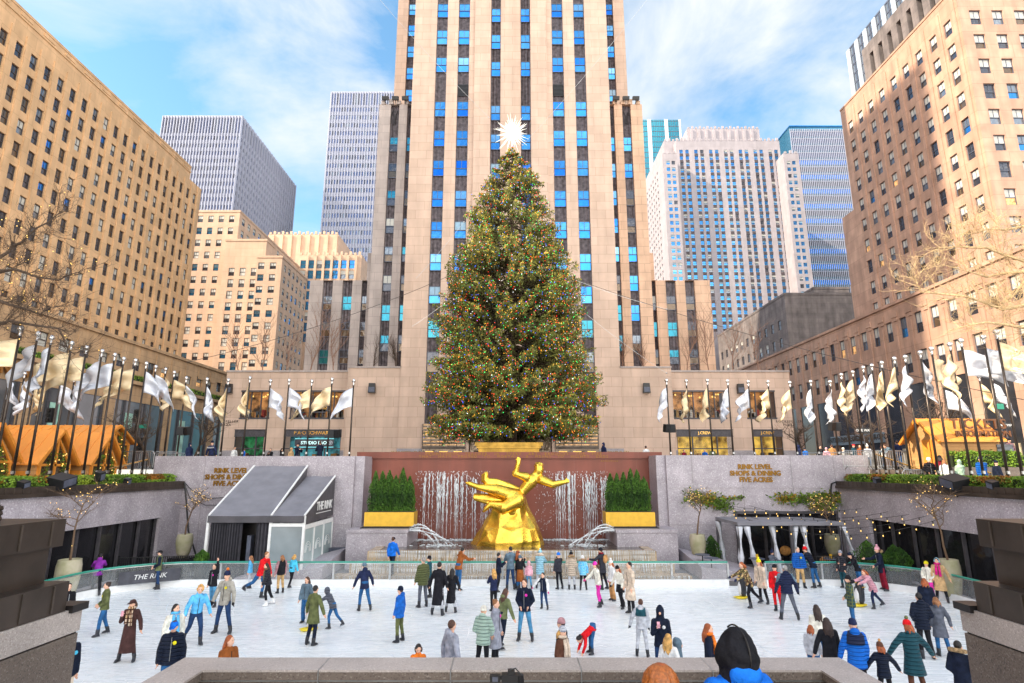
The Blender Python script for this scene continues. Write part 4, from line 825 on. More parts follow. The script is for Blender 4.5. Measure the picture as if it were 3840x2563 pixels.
finned('office_tower', 'broad grey violet ribbed tower far left with tall dark louvres at its top', x0, x1, Y3, y1, ZA(434, Y3), 27, 26, 45/1.823*Y3*.9/FPX*1.55, 1, 24, 10, M['fin'], PKV, M['fin'])
Y5 = 290.0; finned('office_tower', 'slim grey violet ribbed tower just left of the central tower', XA(1226, Y5, 600), XA(1540, Y5, 350), Y5, Y5+60, ZA(344, Y5), 30, 36, 4.9, -1, 20, 9, M['fin'], PKV, M['fin'])
Y7 = 290.0; x0, x1 = XA(2400, Y7, 460), XA(2553, Y7, 460); o = thing('glass_tower', 'teal glass tower with white verticals peeking right of the central tower', 'tower', ((x0+x1)/2, Y7, SZ)); zt = ZA(450, Y7)
MB().box(x0, x1, Y7, Y7+40, SZ, zt).build('glass_wall', M['g_teal'], o); mb = MB(); mb2 = MB()
for u in (2430, 2437, 2494, 2500, 2548): x = XA(u, Y7, 460); mb.box(x-.5, x+.5, Y7-.5, Y7-.003, SZ, zt)
for k in range(40): z = zt-3.2*k-1; mb2.box(x0, x1, Y7-.12, Y7-.003, z, z+.3)
for k in range(22): x = x0+(x1-x0)*k/22; mb2.box(x, x+.12, Y7-.16, Y7-.003, SZ, zt)
mb.build('white_mullion', M['fin_white'], o); mb2.build('floor_band', M['frame_bl'], o)
# pale slab with paired window bays
Y8 = 175.0; px8 = Y8*.93/FPX
x0, x1 = XA(2545, Y8, 700), XA(2940, Y8, 700); bay = (x1-x0)/7.0; z8 = ZA(529, Y8); pr = 34.5*Y8*.83/FPX; rws = [(ZA(569, Y8)-pr*k, pr*.55) for k in range(27)]
PK8 = [(6, 'g_blue', 'g_blue'), (3, 'blind_blue', 'g_blue'), (2, 'g_sky', 'g_blue'), (1.2, 'blind', 'g_gray'), (.6, 'g_dark', 'g_dark')]
def pairs(w, b, off): return [(off+b*k+d, b*.235) for k in range(int((w-off)/b+.6)) for d in (b*.32, b*.72)]
wl0, wl1 = XA(2488, Y8-5, 650), XA(2543, Y8-5, 650); wr0, wr1 = XA(2944, Y8-5, 650), XA(3003, Y8-5, 650); zw = ZA(576, Y8-5); yside = atX(2427, 686, wl0).y
o = stepped('slab_building', 'broad pale lavender stone slab with paired blue windows and a white lit left side', M['pale'], [
  {'b': (x0, x1, Y8, Y8+50, SZ, z8), 'cols': pairs(x1-x0, bay, 0), 'rows': rws, 'pk': PK8, 'crown': 1},
  {'b': (wl0, wl1, Y8-5, max(yside, Y8+45), SZ, zw), 'cols': [(1.7, 1.15), (3.4, 1.15)], 'rows': [r_ for r_ in rws if r_[0] < zw-2], 'pk': PK8, 'side': -1, 'scols': [(2+2.9*k, 1.1) for k in range(15)], 'spk': [(1, 'g_gray', 'blind')], 'crown': 1},
  {'b': (wr0, wr1, Y8-5, Y8+20, SZ, zw), 'cols': [(1.5, 1.15), (3.2, 1.15)], 'rows': [r_ for r_ in rws if r_[0] < zw-2], 'pk': PK8, 'crown': 1},
  {'b': (XA(2578, Y8+12, 520), XA(2850, Y8+12, 520), Y8+12, Y8+40, z8-3, ZA(484, Y8+12)), 'crown': 1, 'piers': [(1.5+2.7*k, .9) for k in range(9)]},
  {'b': (wl0+3, x0+6, Y8+3, Y8+40, SZ, ZA(530, Y8+3)), 'crown': 1}])
mb = MB()
for B_, nn_ in ((x0, 7),):
    for k in range(7):
        for d in (.32, .72): xx = x0+bay*(k+d); mb.box(xx-bay*.115, xx+bay*.115, Y8-.003-.02, Y8-.003, z8-pr*26, z8-1)
spn = MB()
for k in range(7):
    for d in (.32, .72):
        xx = x0+bay*(k+d)
        for r_ in rws: spn.box(xx-bay*.115, xx+bay*.115, Y8-.03, Y8-.004, r_[0]-pr*.72, r_[0]-pr*.3)
so_ = spn.build('spandrel_panel', M['spandrel'], o); so_['kind'] = 'stuff'
# glass slab with white mullions
Y9 = 225.0; x0, x1 = XA(2960, Y9, 480), XA(3230, Y9, 480); zt = ZA(477, Y9); M['band_sky'] = glassmat('pale_band_glass', (.07,.22,.34), .7, .12); o = thing('glass_tower', 'banded blue glass office slab beside the rose tower at the right', 'tower', ((x0+x1)/2, Y9, SZ)); MB().box(x0, x1, Y9, Y9+60, SZ, zt).build('spandrel_wall', M['band_sky'], o)
pr9 = 37.5/1.0*Y9*.86/FPX*1.0; wb_ = MB()
for k in range(30):
    z = zt-2.4-pr9*k; MB().box(x0, x1, Y9-.06, Y9-.003, z-pr9*.62, z).build('window_band', M['g_violet' if k < 4 else 'g_dark' if k % 2 else 'g_blue2'], o)
mb = MB()
for k in range(41): x = x0+(x1-x0)*k/40; mb.box(x-.12, x+.12, Y9-.4, Y9-.07, SZ, zt-1.2)
for k in range(30): z = zt-2.4-pr9*k; mb.box(x0, x1, Y9-.3, Y9-.07, z, z+.25)
mb.build('white_mullion', M['fin'], o); mb = MB(); mb.box(x0-.2, x1+.2, Y9-.5, Y9+60, zt, zt+.5); mb.build('roof_edge', M['g_blue'], o)
# dark blank-walled low building
YB = 122.0; x0, x1 = XA(2942, YB, 1120), XA(3215, YB, 1120); zt = ZA(1107, YB); ybk = atX(2690, 1258, x0).y
stepped('low_building', 'soot-darkened low stone building with a blank wall between the pale slab and the rose tower', M['soot'], [
  {'b': (x0, x1, YB, ybk, SZ, zt), 'side': -1, 'scols': [(2.6+3.6*k, 1.5) for k in range(40)], 'rows': [(zt-6-4.0*k, 2.1) for k in range(6)], 'pk': [(2, 'g_dark', 'g_dark'), (1, 'blind', 'g_gray')], 'st': 'half', 'par': 1},
  {'b': (XA(3050, YB+6, 1090), x1+2, YB+6, ybk-10, zt-1, ZA(1085, YB+6)), 'par': 1}])
# striped tower above the rose building
Xs = 112.0; yfar = atX(3178, 196, Xs).y; zt = atX(3178, 196, Xs).z; o = thing('striped_tower', 'white and steel striped tower rising behind the rose building', 'tower', (Xs, yfar-20, SZ)); MB().box(Xs, Xs+30, yfar-80, yfar, SZ, zt).build('glass_wall', M['g_gray'], o); mb = MB(); mb2 = MB()
for k in range(20): y = yfar-.8-k*4.6; mb.box(Xs-.5, Xs-.003, y-.8, y+.8, SZ, zt)
for k in range(60): y = yfar-k*1.53; mb2.box(Xs-.18, Xs-.003, y-.12, y+.12, SZ, zt)
for k in range(50): z = zt-3.3*k; mb2.box(Xs-.14, Xs-.003, yfar-80, yfar, z, z+.5)
mb.build('white_pier', M['fin_white'], o); mb2.build('floor_band', M['frame_bl'], o)
# ---------------------------------------------------------------- the lit spruce
YX = 46.0; TB = SZ+.9
tree = thing('spruce_tree', 'huge spruce covered with thousands of coloured lights in front of the tower', 'christmas tree', (0, YX, TB))
prof = [(340,5),(360,26),(390,47),(420,72),(450,84),(480,100),(520,108),(560,122),(600,146),(640,158),(680,170),(720,172),(760,176),(800,180),(850,188),(900,198),(940,206),(965,196),(992,150)]
pz = np.array([ZA(y*1.6347, YX) for y, _ in prof])[::-1]; pr_ = np.array([w_*1.6347/FPX*YX/((ray(1920, y*1.6347)[1])) for y, w_ in prof])[::-1]
prad = lambda z: np.interp(z, pz, pr_)
g = np.random.default_rng(3); zlo, zhi = pz[0]+.2, pz[-1]
NB = 1700; zb = zlo+(zhi-zlo)*(1-np.sqrt(g.random(NB))); zb = np.where(g.random(NB) < .30, zlo+(zhi-zlo)*g.random(NB), zb); az = g.random(NB)*2*np.pi
lob = 1+.07*np.sin(az*5+zb*1.3)+.07*np.sin(az*9-zb*2.1); Lb = prad(zb)*np.clip(lob*(.70+.30*g.random(NB)**.6), .4, 1.10)
Cs, Ss, Ms, tips = [], [], [], []
for i in range(NB):
    r_, z_, a_ = Lb[i], zb[i], az[i]; n = int(34+105*min(1.2, r_/5)); s = .30+.70*np.sqrt(g.random(n)); ca, sa = np.cos(a_), np.sin(a_); wd = .34*min(1, r_/3)
    lat = g.normal(size=n)*wd*(1.12-s*.8); up = .16*r_*s**2.2 if z_ > zlo+2 else .05*r_*s; dz = -.16*r_*s+up
    side = g.random(n) < .8; hang = -np.abs(lat)*.35-np.where(side, g.random(n)**1.4*(.12+.42*min(1, r_/4))*(.5+.5*s), 0)
    P = np.stack([ca*s*r_-sa*lat, YX+sa*s*r_+ca*lat, z_+dz+hang], 1); Cs.append(P); Ss.append(.16+.22*g.random(n))
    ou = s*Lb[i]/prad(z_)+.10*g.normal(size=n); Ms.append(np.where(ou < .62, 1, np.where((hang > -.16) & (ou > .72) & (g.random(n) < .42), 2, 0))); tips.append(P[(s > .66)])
Cs = np.concatenate(Cs); Ss = np.concatenate(Ss); Ms = np.concatenate(Ms); tips = np.concatenate(tips)
mb = MB(); mb.tube([(0, YX, TB-.2), (0, YX, TB+6), (0, YX, zhi-.5)], [.42, .34, .05], 10); mb.build('trunk', M['bark'], tree)
mb = MB()
for i in range(0, NB, 3):
    r_, z_, a_ = Lb[i], zb[i], az[i]; mb.tube([(0, YX, z_+.05), (math.cos(a_)*r_*.5, YX+math.sin(a_)*r_*.5, z_-.12*r_), (math.cos(a_)*r_*.9, YX+math.sin(a_)*r_*.9, z_-.06*r_)], [.06, .04, .012], 4)
o = mb.build('branches', M['bark'], tree); o['kind'] = 'stuff'
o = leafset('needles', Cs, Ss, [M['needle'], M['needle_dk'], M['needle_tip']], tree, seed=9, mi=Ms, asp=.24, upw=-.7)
o['kind'] = 'stuff'
bm_ = [mat('bulb_%s' % n_, c_, .4, 0, .03, emit=1.8) for n_, c_ in (('red', (1, .035, .02)), ('green', (.03, .85, .16)), ('blue', (.04, .12, 1)), ('amber', (1, .42, .03)), ('white', (.9, .95, 1)))]
front = tips[(tips[:, 1] < YX+2.0)]; pick = front[g.choice(len(front), 8500, replace=False)]+g.normal(size=(8500, 3))*.04; pick[:, 1] -= .06
order = np.argsort((pick**2).sum(1)); pick = pick[order]
octv = np.array([(1,0,0),(-1,0,0),(0,1,0),(0,-1,0),(0,0,1),(0,0,-1)], dtype=float); octf = np.array([(0,2,4),(2,1,4),(1,3,4),(3,0,4),(2,0,5),(1,2,5),(3,1,5),(0,3,5)])
cl = g.choice(5, len(pick), p=[.36, .18, .18, .22, .06]); bs = .028
bme = [npmesh('bulb', octv*bs, octf, [m_]) for m_ in bm_]
for i in range(100): o = link('bulb', bme[cl[i]], tree); o.location = Vector(pick[i])-wl(tree)
q = pick[100:]; V = (octv[None]*(bs*(.7+.6*g.random(len(q))))[:, None, None]+(q-np.array(wl(tree)))[:, None, :]).reshape(-1, 3); F = (octf[None]+(np.arange(len(q))*6)[:, None, None]).reshape(-1, 3)
o = link('bulbs', npmesh('bulbs', V, F, bm_, np.repeat(cl[100:], 8)), tree); o['kind'] = 'stuff'
zs_ = ZA(500, YX); star = thing('tree_star', 'white spiky crystal star on top of the spruce', 'star', (0, YX, ZA(545, YX))); M['star'] = mat('star_crystal', (1, .95, .86), .2, 0, .03, emit=1.05)
mb = MB(); mb.ell((0, YX, zs_), .22, n=10, m=6); mb.build('core', M['star'], star, smooth=True); mb = MB(); gg = random.Random(4)
for k in range(95):
    z_ = 1-2*(k+.5)/95; a_ = k*2.39996; r_ = math.sqrt(1-z_*z_); d = Vector((r_*math.cos(a_), r_*math.sin(a_), z_)); c = Vector((0, YX, zs_)); mb.tube([c+d*.25, c+d*gg.uniform(.85, 1.8)], [.034, .005], 4)
mb.build('spikes', M['star'], star); MB().tube([(0, YX, zhi-1), (0, YX, zs_)], .06, 6).build('mast', M['steel'], star)
gp = thing('tree_planter', 'gilded moulded planter box at the foot of the spruce', 'planter', (0, 44, SZ)); z1 = ZA(1662, 44); mb = MB(); xa, xb = XA(1783, 44), XA(2034, 44)
mb.box(xa+.25, xb-.25, 43.2, 47.5, SZ, z1-.25); mb.box(xa, xb, 42.95, 47.7, z1-.25, z1); mb.box(xa+.12, xb-.12, 43.05, 47.6, z1-.42, z1-.25)
for k in range(22): x = xa+.4+(xb-xa-.8)*k/21; mb.box(x-.04, x+.04, 43.16, 43.2, SZ+.1, z1-.45)
mb.build('planter', mat('aged_gilding', (.42,.25,.05), .38, .8, .25, 2), gp)
for a, b in (((1425, 0), (1833, 441)), ((2427, 0), (1960, 545)), ((1560, 1045), (1740, 833)), ((1545, 1225), (1690, 1120)), ((2130, 1040), (2500, 1160)), ((2200, 1180), (2500, 1400))):
    pa = atY(a[0], a[1], YX-1 if a[1] > 5 else YX-6); pb = atY(b[0], b[1], YX-.5)
    wt = thing('guy_wire', 'thin steel guy wire running %s' % {1425: 'from the star up to the top left', 2427: 'from the star up to the top right', 1560: 'left from the upper left side of the spruce', 1545: 'left from the middle of the spruce', 2130: 'right from the upper right side of the spruce', 2200: 'right from the middle of the spruce'}[a[0]], 'wire', pb); mb = MB(); d = (pa-pb); P = [pb+d*(k/8)*1.0-Vector((0, 0, d.length*.02*4*(k/8)*(1-k/8))) for k in range(9)]; mb.tube(P, .012, 4); mb.build('wire', M['steel'], wt); mb = MB(); mb.ell(pb, .06, n=6, m=4); mb.build('clamp', M['steel'], wt)
for s, u0, u1, zz in ((-1, 700, 1930, 0), (1, 2130, 3600, 0)):   # long sagging wires out over the flagpoles
    pa = atY(700, 1360, 38) if s < 0 else atY(3840, 1500, 30); pb = atY(1740, 1010, YX-3) if s < 0 else atY(2150, 1045, YX-3)
    wt = thing('guy_wire', 'long dark cable stretching from the spruce over the %s flags' % ('left' if s < 0 else 'right'), 'wire', pb); mb = MB(); P = [pb.lerp(pa, k/12)-Vector((0, 0, 1.2*4*(k/12)*(1-k/12)*.5)) for k in range(13)]; mb.tube(P, .02, 4); mb.build('wire', M['dark'], wt)

# ---------------------------------------------------------------- bare trees
def bare(name, label, base, height, seed, m, r0=.14, lean=(0, 0), spread=.75, lev=4, kids=(5, 5, 5, 4), first=.3, group=None, bulbs=0, upright=.35, tw=.5):
    o = thing(name, label, 'tree', base, 0, group); rg = random.Random(seed); mb, tr = MB(), MB(); ends, tp = [], []
    def grow(p, d, L, r, lv, mbx):
        n = 4 if lv > 1 else 5; P = [p]; k = 4 if lv < 3 else 3
        for i in range(k):
            d = (d+Vector((rg.gauss(0, .16), rg.gauss(0, .16), rg.gauss(0, .12)+upright*.10))).normalized(); P.append(P[-1]+d*L/k)
        tp.extend([P[0].lerp(P[-1], j_/14) for j_ in range(14)]) if lv == 0 else None
        mbx.tube(P, [r*(1-.6*i/k) for i in range(k+1)], 7 if lv == 0 else n if lv < 3 else 3, cap=False)
        if lv >= 2: ends.extend(P[1:])
        if lv >= lev: return
        for c in range(kids[lv]):
            f = first+(1-first)*(c+rg.random())/kids[lv] if lv == 0 else .25+.75*(c+rg.random()*.8)/kids[lv]
            i = min(k-1, int(f*k)); q = P[i].lerp(P[i+1], f*k-i) if f < 1 else P[-1]; a = rg.random()*2*math.pi; e = Vector((math.cos(a), math.sin(a), rg.uniform(-.15, .5)))
            grow(q, (d*(1-spread)+e*spread+Vector((lean[0]*.3, lean[1]*.3, upright*.3))).normalized(), L*rg.uniform(.45, .75)*(1 if lv else .85), r*(.5 if lv else .42), lv+1, mb)
    grow(Vector(base), Vector((lean[0], lean[1], 1)).normalized(), height, r0, 0, tr)
    tr.build('trunk', m, o, smooth=True); mb.build('branches', m, o)
    for k in range(min(bulbs, 100)): b = MB(); q = rg.choice(ends+tp); b.ell(q+Vector((rg.gauss(0, .05), rg.gauss(0, .05), rg.gauss(0, .06))), .017, n=5, m=4); b.build('bulb', M['bulb_warm'], o)
    return o
def limbtree(label, base, limbs, Y, m, seed, bulbs=0, r0=.2):
    o = thing('bare_tree', label, 'tree', base); rg = random.Random(seed); tr, mb = MB(), MB(); ends = []; base = Vector(base); top = None
    def twig(p, d, L, r, lv):
        P = [p]; k = 3
        for i in range(k): d = (d+Vector((rg.gauss(0, .2), rg.gauss(0, .2), rg.gauss(0, .18)+.08))).normalized(); P.append(P[-1]+d*L/k)
        mb.tube(P, [r, r*.8, r*.6, r*.35], 3, cap=False); ends.extend(P)
        if lv: [twig(P[1+j % 3], (d+Vector((rg.gauss(0, .7), rg.gauss(0, .7), rg.gauss(.15, .5)))).normalized(), L*rg.uniform(.5, .75), r*.62, lv-1) for j in range(4)]
    st = [atY(*l_[0], Y) for l_ in limbs]; ztop = max(q.z for q in st)+.3
    tr.tube([base, base+Vector((.1, .1, (ztop-base.z)*.5)), Vector((st[0].x*.3+base.x*.7, Y, ztop))], [r0*1.3, r0, r0*.6], 9); tr.build('trunk', m, o, smooth=True)
    for q0, l_ in zip(st, limbs):
        P = [Vector((base.x, base.y, max(base.z+1.5, q0.z-.7)))]+[atY(u, v, Y+rg.uniform(-.35, .35)) for u, v in l_]; P = [P[0]]+[q for a_, b_ in zip(P[:-1], P[1:]) for q in (a_.lerp(b_, .5)+Vector((rg.gauss(0, .04), rg.gauss(0, .05), rg.gauss(0, .04))), b_)]
        n_ = len(P); mb.tube(P, [r0*.55*(1-.85*i/(n_-1)) for i in range(n_)], 6)
        for i in range(2, n_):
            d = (P[i]-P[i-1]).normalized()
            for j in range(4): twig(P[i-1].lerp(P[i], rg.random()), (d*.6+Vector((rg.gauss(0, .6), rg.gauss(0, .6), rg.gauss(.25, .6)))).normalized(), rg.uniform(.7, 1.3), .015, 2)
    mb.build('branches', m, o)
    for k in range(bulbs): b = MB(); q = rg.choice(ends); b.ell(q, .022, n=5, m=4); b.build('bulb', M['bulb_warm'], o)
limbtree('bare tree with warm fairy lights reaching in from the left edge', (-25.5, 24.5, GZ), [[(-150,1010),(0,965),(45,925),(110,880),(180,835),(235,790)], [(-150,1030),(0,1020),(55,1010),(140,1040),(220,1052),(300,1020)], [(-150,1240),(0,1215),(30,1203),(140,1222),(220,1233),(250,1300),(280,1330)], [(-120,1100),(0,1130),(60,1150),(150,1180),(225,1150)]], 24.5, M['bark'], 11, 95)
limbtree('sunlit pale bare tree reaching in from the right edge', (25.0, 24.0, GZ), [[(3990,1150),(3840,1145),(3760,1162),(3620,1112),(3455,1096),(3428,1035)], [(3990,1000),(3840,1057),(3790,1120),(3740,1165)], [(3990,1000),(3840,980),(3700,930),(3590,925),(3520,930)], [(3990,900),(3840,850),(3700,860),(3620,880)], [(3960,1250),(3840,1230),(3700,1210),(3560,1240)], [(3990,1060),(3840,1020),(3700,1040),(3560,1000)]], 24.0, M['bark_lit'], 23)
lt_ = 'trees along the side streets'
for k, (u, Y, h, sd, lab) in enumerate(((495, 58, 4.2, 31, 'leafless dark street tree behind the flags just right of the orange chalets'), (720, 60, 4.6, 32, 'leafless dark street tree beside the left pavilion corner'), (560, 50, 3.6, 33, 'small leafless tree behind the left traffic light'), (3040, 62, 3.8, 34, 'leafless street tree next to the right pavilion corner'), (3300, 54, 4.0, 35, 'leafless street tree in front of the grey shop fascia'), (3620, 47, 4.6, 36, 'leafless street tree behind the ticket hut'))):
    bare('street_tree', lab, (XA(u, Y), Y, SZ), h, sd, M['bark'], .15, (0, 0), .72, 3, (7, 6, 5), .5, lt_, upright=.3)
ro = 'slim trees on the pavilion roofs'
zt_ = ZA(1396, Yo)
for k, (u, vt, sd, mm, lab) in enumerate(((985, 1250, 41, 'bark_red', 'leftmost slim roof tree before the cream building'), (1075, 1270, 42, 'bark_red', 'second slim roof tree before the sunlit cream corner'), (1160, 1200, 43, 'bark_red', 'slim roof birch at the left edge of the grey wing'), (1252, 1225, 44, 'bark_red', 'slim roof birch between the left wing windows'), (1400, 1290, 45, 'bark', 'small roof tree left of the lower tower shoulder'), (1480, 1290, 46, 'bark', 'small roof tree next to the left tower pilaster'), (2340, 1285, 47, 'bark_red', 'small roof tree next to the right tower pilaster'), (2415, 1300, 48, 'bark_red', 'small roof tree under the right shoulder windows'), (2575, 1240, 49, 'bark_red', 'roof birch between the right wing windows'), (2660, 1205, 50, 'bark_red', 'tall roof birch at the right edge of the wing'), (2750, 1240, 51, 'bark_red', 'roof birch in front of the sooty low building'), (2842, 1250, 52, 'bark_red', 'rightmost roof birch by the sooty low building'), (900, 1260, 53, 'bark_red', 'slim tree rising at the far left end of the left pavilion roof'))):
    Yk = Yo+2.0; b = Vector((XA(u, Yk, 1390), Yk, (ZA(1386, Yo) if 1300 < u < 2520 else zt_)-.05)); h = ZA(vt, Yk)-b.z
    bare('roof_tree', lab, b, h*.95, sd, M[mm], .075, (0, 0), .5, 2, (16, 5), .12, ro, upright=.9)

# ---------------------------------------------------------------- columnar conifers, hedges, vines
def conifer(label, base, h, r, seed, group, n=2200, m='thuja', size=.09, name='thuja'):
    o = thing(name, label, 'conifer', base, 0, group); g = np.random.default_rng(seed); t = g.random(n); t = 1-np.sqrt(1-t*.98) if False else t**1.15
    rr = r*np.minimum(1, (1-t)*2.2)**.8*(.78+.3*g.random(n))*(1+.10*np.sin(t*17+seed)); a = g.random(n)*2*np.pi; rr = rr*(1+.12*np.sin(a*3+seed+t*4)); rr[g.random(n) < .25] *= .7
    P = np.stack([base[0]+rr*np.cos(a), base[1]+rr*np.sin(a), base[2]+.02+t*h], 1); leafset('foliage', P, size*(.7+.8*g.random(n)), [M[m]], o, seed=seed, upw=1.6)
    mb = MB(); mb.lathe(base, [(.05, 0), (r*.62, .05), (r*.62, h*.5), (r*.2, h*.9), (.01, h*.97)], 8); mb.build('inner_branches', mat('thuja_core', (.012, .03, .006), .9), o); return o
for s, us in ((-1, [1398, 1428, 1463, 1490, 1518, 1546]), (1, [2280, 2322, 2348, 2372, 2395, 2428])):
    Yp = 35.6; pl = thing('planter_box', 'yellow gold planter box under the conifers %s of the statue' % ('left' if s < 0 else 'right'), 'planter', (s*7.5, Yp, 2.12)); xa, xb = (XA(1366, 35, 1940), XA(1552, 35, 1940)) if s < 0 else (XA(2272, 35, 1940), XA(2457, 35, 1940))
    zb_, zt2 = 2.22, 2.22+.78; mb = MB(); mb.box(xa, xb, 35.0, 36.3, zb_, zt2-.0); mb.build('box', M['goldpaint'], pl); mb = MB(); mb.box(xa-.08, xb+.08, 34.9, 36.4, 2.13, zb_); mb.box(xa-.16, xb+.16, 34.8, 36.5, 2.12, 2.17); mb.build('base', M['dark'], pl)
    MB().box(xa+.06, xb-.06, 35.06, 36.24, zt2, zt2+.02).build('soil', M['bark'], pl)
    names = ['outermost', 'second from the outside', 'third from the outside', 'third from the fountain', 'second from the fountain', 'nearest the fountain']
    for k, u in enumerate(us):
        rank = k if s < 0 else 5-k
        conifer('bushy columnar conifer in the %s gold planter, %s' % ('left' if s < 0 else 'right', names[rank]), (xa+.42+(xb-xa-.84)*k/5, Yp+.05*((k*7) % 3-1), zt2), ZA((1762, 1770, 1763, 1768, 1764, 1771)[k] if s < 0 else (1773, 1766, 1767, 1765, 1770, 1781)[k], 35.6)-zt2+random.uniform(-.28, .15), .345, 60+k+10*(s > 0), 'columnar conifers beside the fountain', 2600)
HM = [M['hedge'], M['hedge_rust'], M['hedge_lime']]
hedge('hedge', 'clipped green and rust hedge on top of the left side wall', (X0-.75, 13.0, 4.70), (X0-.75, 35.7, 4.68), 1.0, .45, 26000, HM, 21)
hedge('hedge', 'clipped green and rust hedge on top of the right side wall', (X1+.75, 13.0, 4.70), (X1+.75, 35.7, 4.68), 1.0, .45, 26000, HM, 22)
mb = MB(); mb.box(X0-1.3, X0-.2, 13, 35.8, GZ-.2, 4.72); o = mb.build('planter_trough', M['bronze'], base=(X0-.7, 24, 4.5)); tag(o, 'bronze trough under the left hedge', 'planter')
mb = MB(); mb.box(X1+.2, X1+1.3, 13, 35.8, GZ-.2, 4.72); o = mb.build('planter_trough', M['bronze'], base=(X1+.7, 24, 4.5)); tag(o, 'bronze trough under the right hedge', 'planter')
hedge('hedge', 'dark clipped hedge in a stone planter right of the ticket hut', (XA(3570, 31.9), 31.9, 5.5), (XA(3830, 31.5), 31.5, 5.5), .8, .85, 5000, [M['hedge'], M['hedge'], M['hedge_rust']], 24)
mb = MB(); xa, xb = XA(3560, 31.2), XA(3830, 31.2); mb.box(xa, xb+3, 31.0, 32.4, GZ, 5.55); tag(mb.build('stone_planter', M['granite_warm'], base=(xa+2, 32, 4.6)), 'low stone planter wall right of the ticket hut', 'planter')
def vine(label, pts, n, seed, mats, w=.28, Y=35.9):
    o = thing('vine', label, 'vine', atY(pts[0][0], pts[0][1], Y)); g = np.random.default_rng(seed); Q = np.array([atY(u, v, Y) for u, v in pts]); t = g.random(n)*(len(Q)-1); i = np.minimum(t.astype(int), len(Q)-2); f = (t-i)[:, None]; P = Q[i]*(1-f)+Q[i+1]*f
    P = P+g.normal(size=(n, 3))*np.array([w, .09, w*.75]); P[:, 1] = np.minimum(P[:, 1], Y+.02); mi = np.where(np.sin(t*2.3+seed)+g.normal(size=n)*.5 > .9, 1, 0)
    leafset('leaves', P, .10+.12*g.random(n), mats, o, seed=seed, mi=mi, asp=.6); mb = MB(); mb.tube([tuple(q) for q in Q], .03, 5); mb.build('stem', M['bark'], o); return o
VL = [leafmat('vine_leaf', (.17, .25, .03), (.06, .12, .015)), leafmat('vine_gold_leaf', (.42, .24, .03), (.25, .2, .03))]
vine('leafy green vine over the white pot by the pergola', [(2590, 1865), (2640, 1872), (2690, 1880), (2720, 1905)], 900, 5, VL); vine('thin yellowing vine shoot running along the granite', [(2690, 1872), (2740, 1868), (2790, 1866)], 90, 6, VL, .08)
vine('long green and gold vine trained across the corner', [(2915, 1870), (2990, 1872), (3060, 1868), (3110, 1866), (3160, 1870), (3195, 1878)], 1500, 7, VL, .22); vine('green vine patch hanging below the corner vine', [(3050, 1905), (3090, 1898), (3130, 1890)], 500, 8, VL, .2)
def potted(label, u, vt, vb, Y, hs, seed, leafy, group='tall stone pots round the rink', wide=1.0, vtop=None):
    z0, z1 = max(0.02, ZA(vb, Y)), ZA(vt, Y); x = XA(u, Y, (vt+vb)/2); h = z1-z0; o = thing('stone_pot', label, 'pot', (x, Y, z0), 0, group); r = h*.36*wide
    mb = MB(); mb.lathe((x, Y, z0), [(r*.55, 0), (r*.8, h*.2), (r*1.0, h*.6), (r*.98, h*.85), (r*.9, h*.97), (r*.9, h), (r*.8, h), (r*.8, h*.93)], 20); mb.build('pot', mat('mossy_pot', (.50,.44,.33), .8, 0, .3, 1.8, .1, 20, c2=(.33,.32,.18)), o, smooth=True)
    if z0 > .1: MB().box(x-r*1.3, x+r*1.3, Y-r*1.2, Y+r*1.2, 0, z0).build('plinth', M['dark'], o)
    t_ = bare('potted_vine', label.replace('pot', 'vine growing in the pot', 1) if False else 'vine with fairy lights in the %s' % label, (x, Y, z1-.05), hs, seed, mat('vine_bark', (.16,.10,.06), .9), .05, (0, 0), .7, 3, (6, 6, 5), .55, None, 55)
    return x, z1
potted('mossy stone pot at the left corner beside the tent', 690, 2004, 2090, 33.5, 1.9, 71, 0); potted('stone pot left of the pergola', 2617, 2004, 2090, 34.0, 2.0, 72, 1); potted('grey stone pot under the corner vine', 3122, 2004, 2085, 33.5, 1.5, 73, 1)
potted('large pot behind the left barrier', 240, 2098, 2400, 26.4, 2.5, 74, 0, wide=.8); potted('large pot behind the right barrier', 3577, 2098, 2400, 26.4, 2.4, 75, 0, wide=.7)
for k, (u, vt, vb, Y, r, lab) in enumerate(((3262, 2030, 2140, 30.5, .62, 'broad potted conifer behind the barrier beside the pergola'), (3362, 2046, 2140, 30.2, .5, 'middle potted conifer of the trio by the dark glazing'), (3345, 2060, 2140, 29.9, .34, 'left small conifer of the trio by the dark glazing'), (3386, 2056, 2140, 29.8, .38, 'right small conifer of the trio by the dark glazing'), (2672, 2010, 2100, 34.8, .45, 'slim dark conifer just inside the pergola'), (755, 2065, 2110, 30.6, .3, 'browned small conifer at the corner of the tent'))):
    z0 = max(.25, ZA(vb, Y)); conifer(lab, (XA(u, Y, vb), Y, z0), ZA(vt, Y)-z0, r, 80+k, 'potted conifers', 1500, 'thuja', .09, 'potted_conifer'); mb = MB(); x = XA(u, Y, vb); mb.lathe((x, Y, 0), [(.26, 0), (.32, z0), (.28, z0)], 12)
    o = bpy.data.objects[-1] if False else None
    mb.build('tub', M['dark'], [q for q in COL.objects if q.get('label') == lab][0])
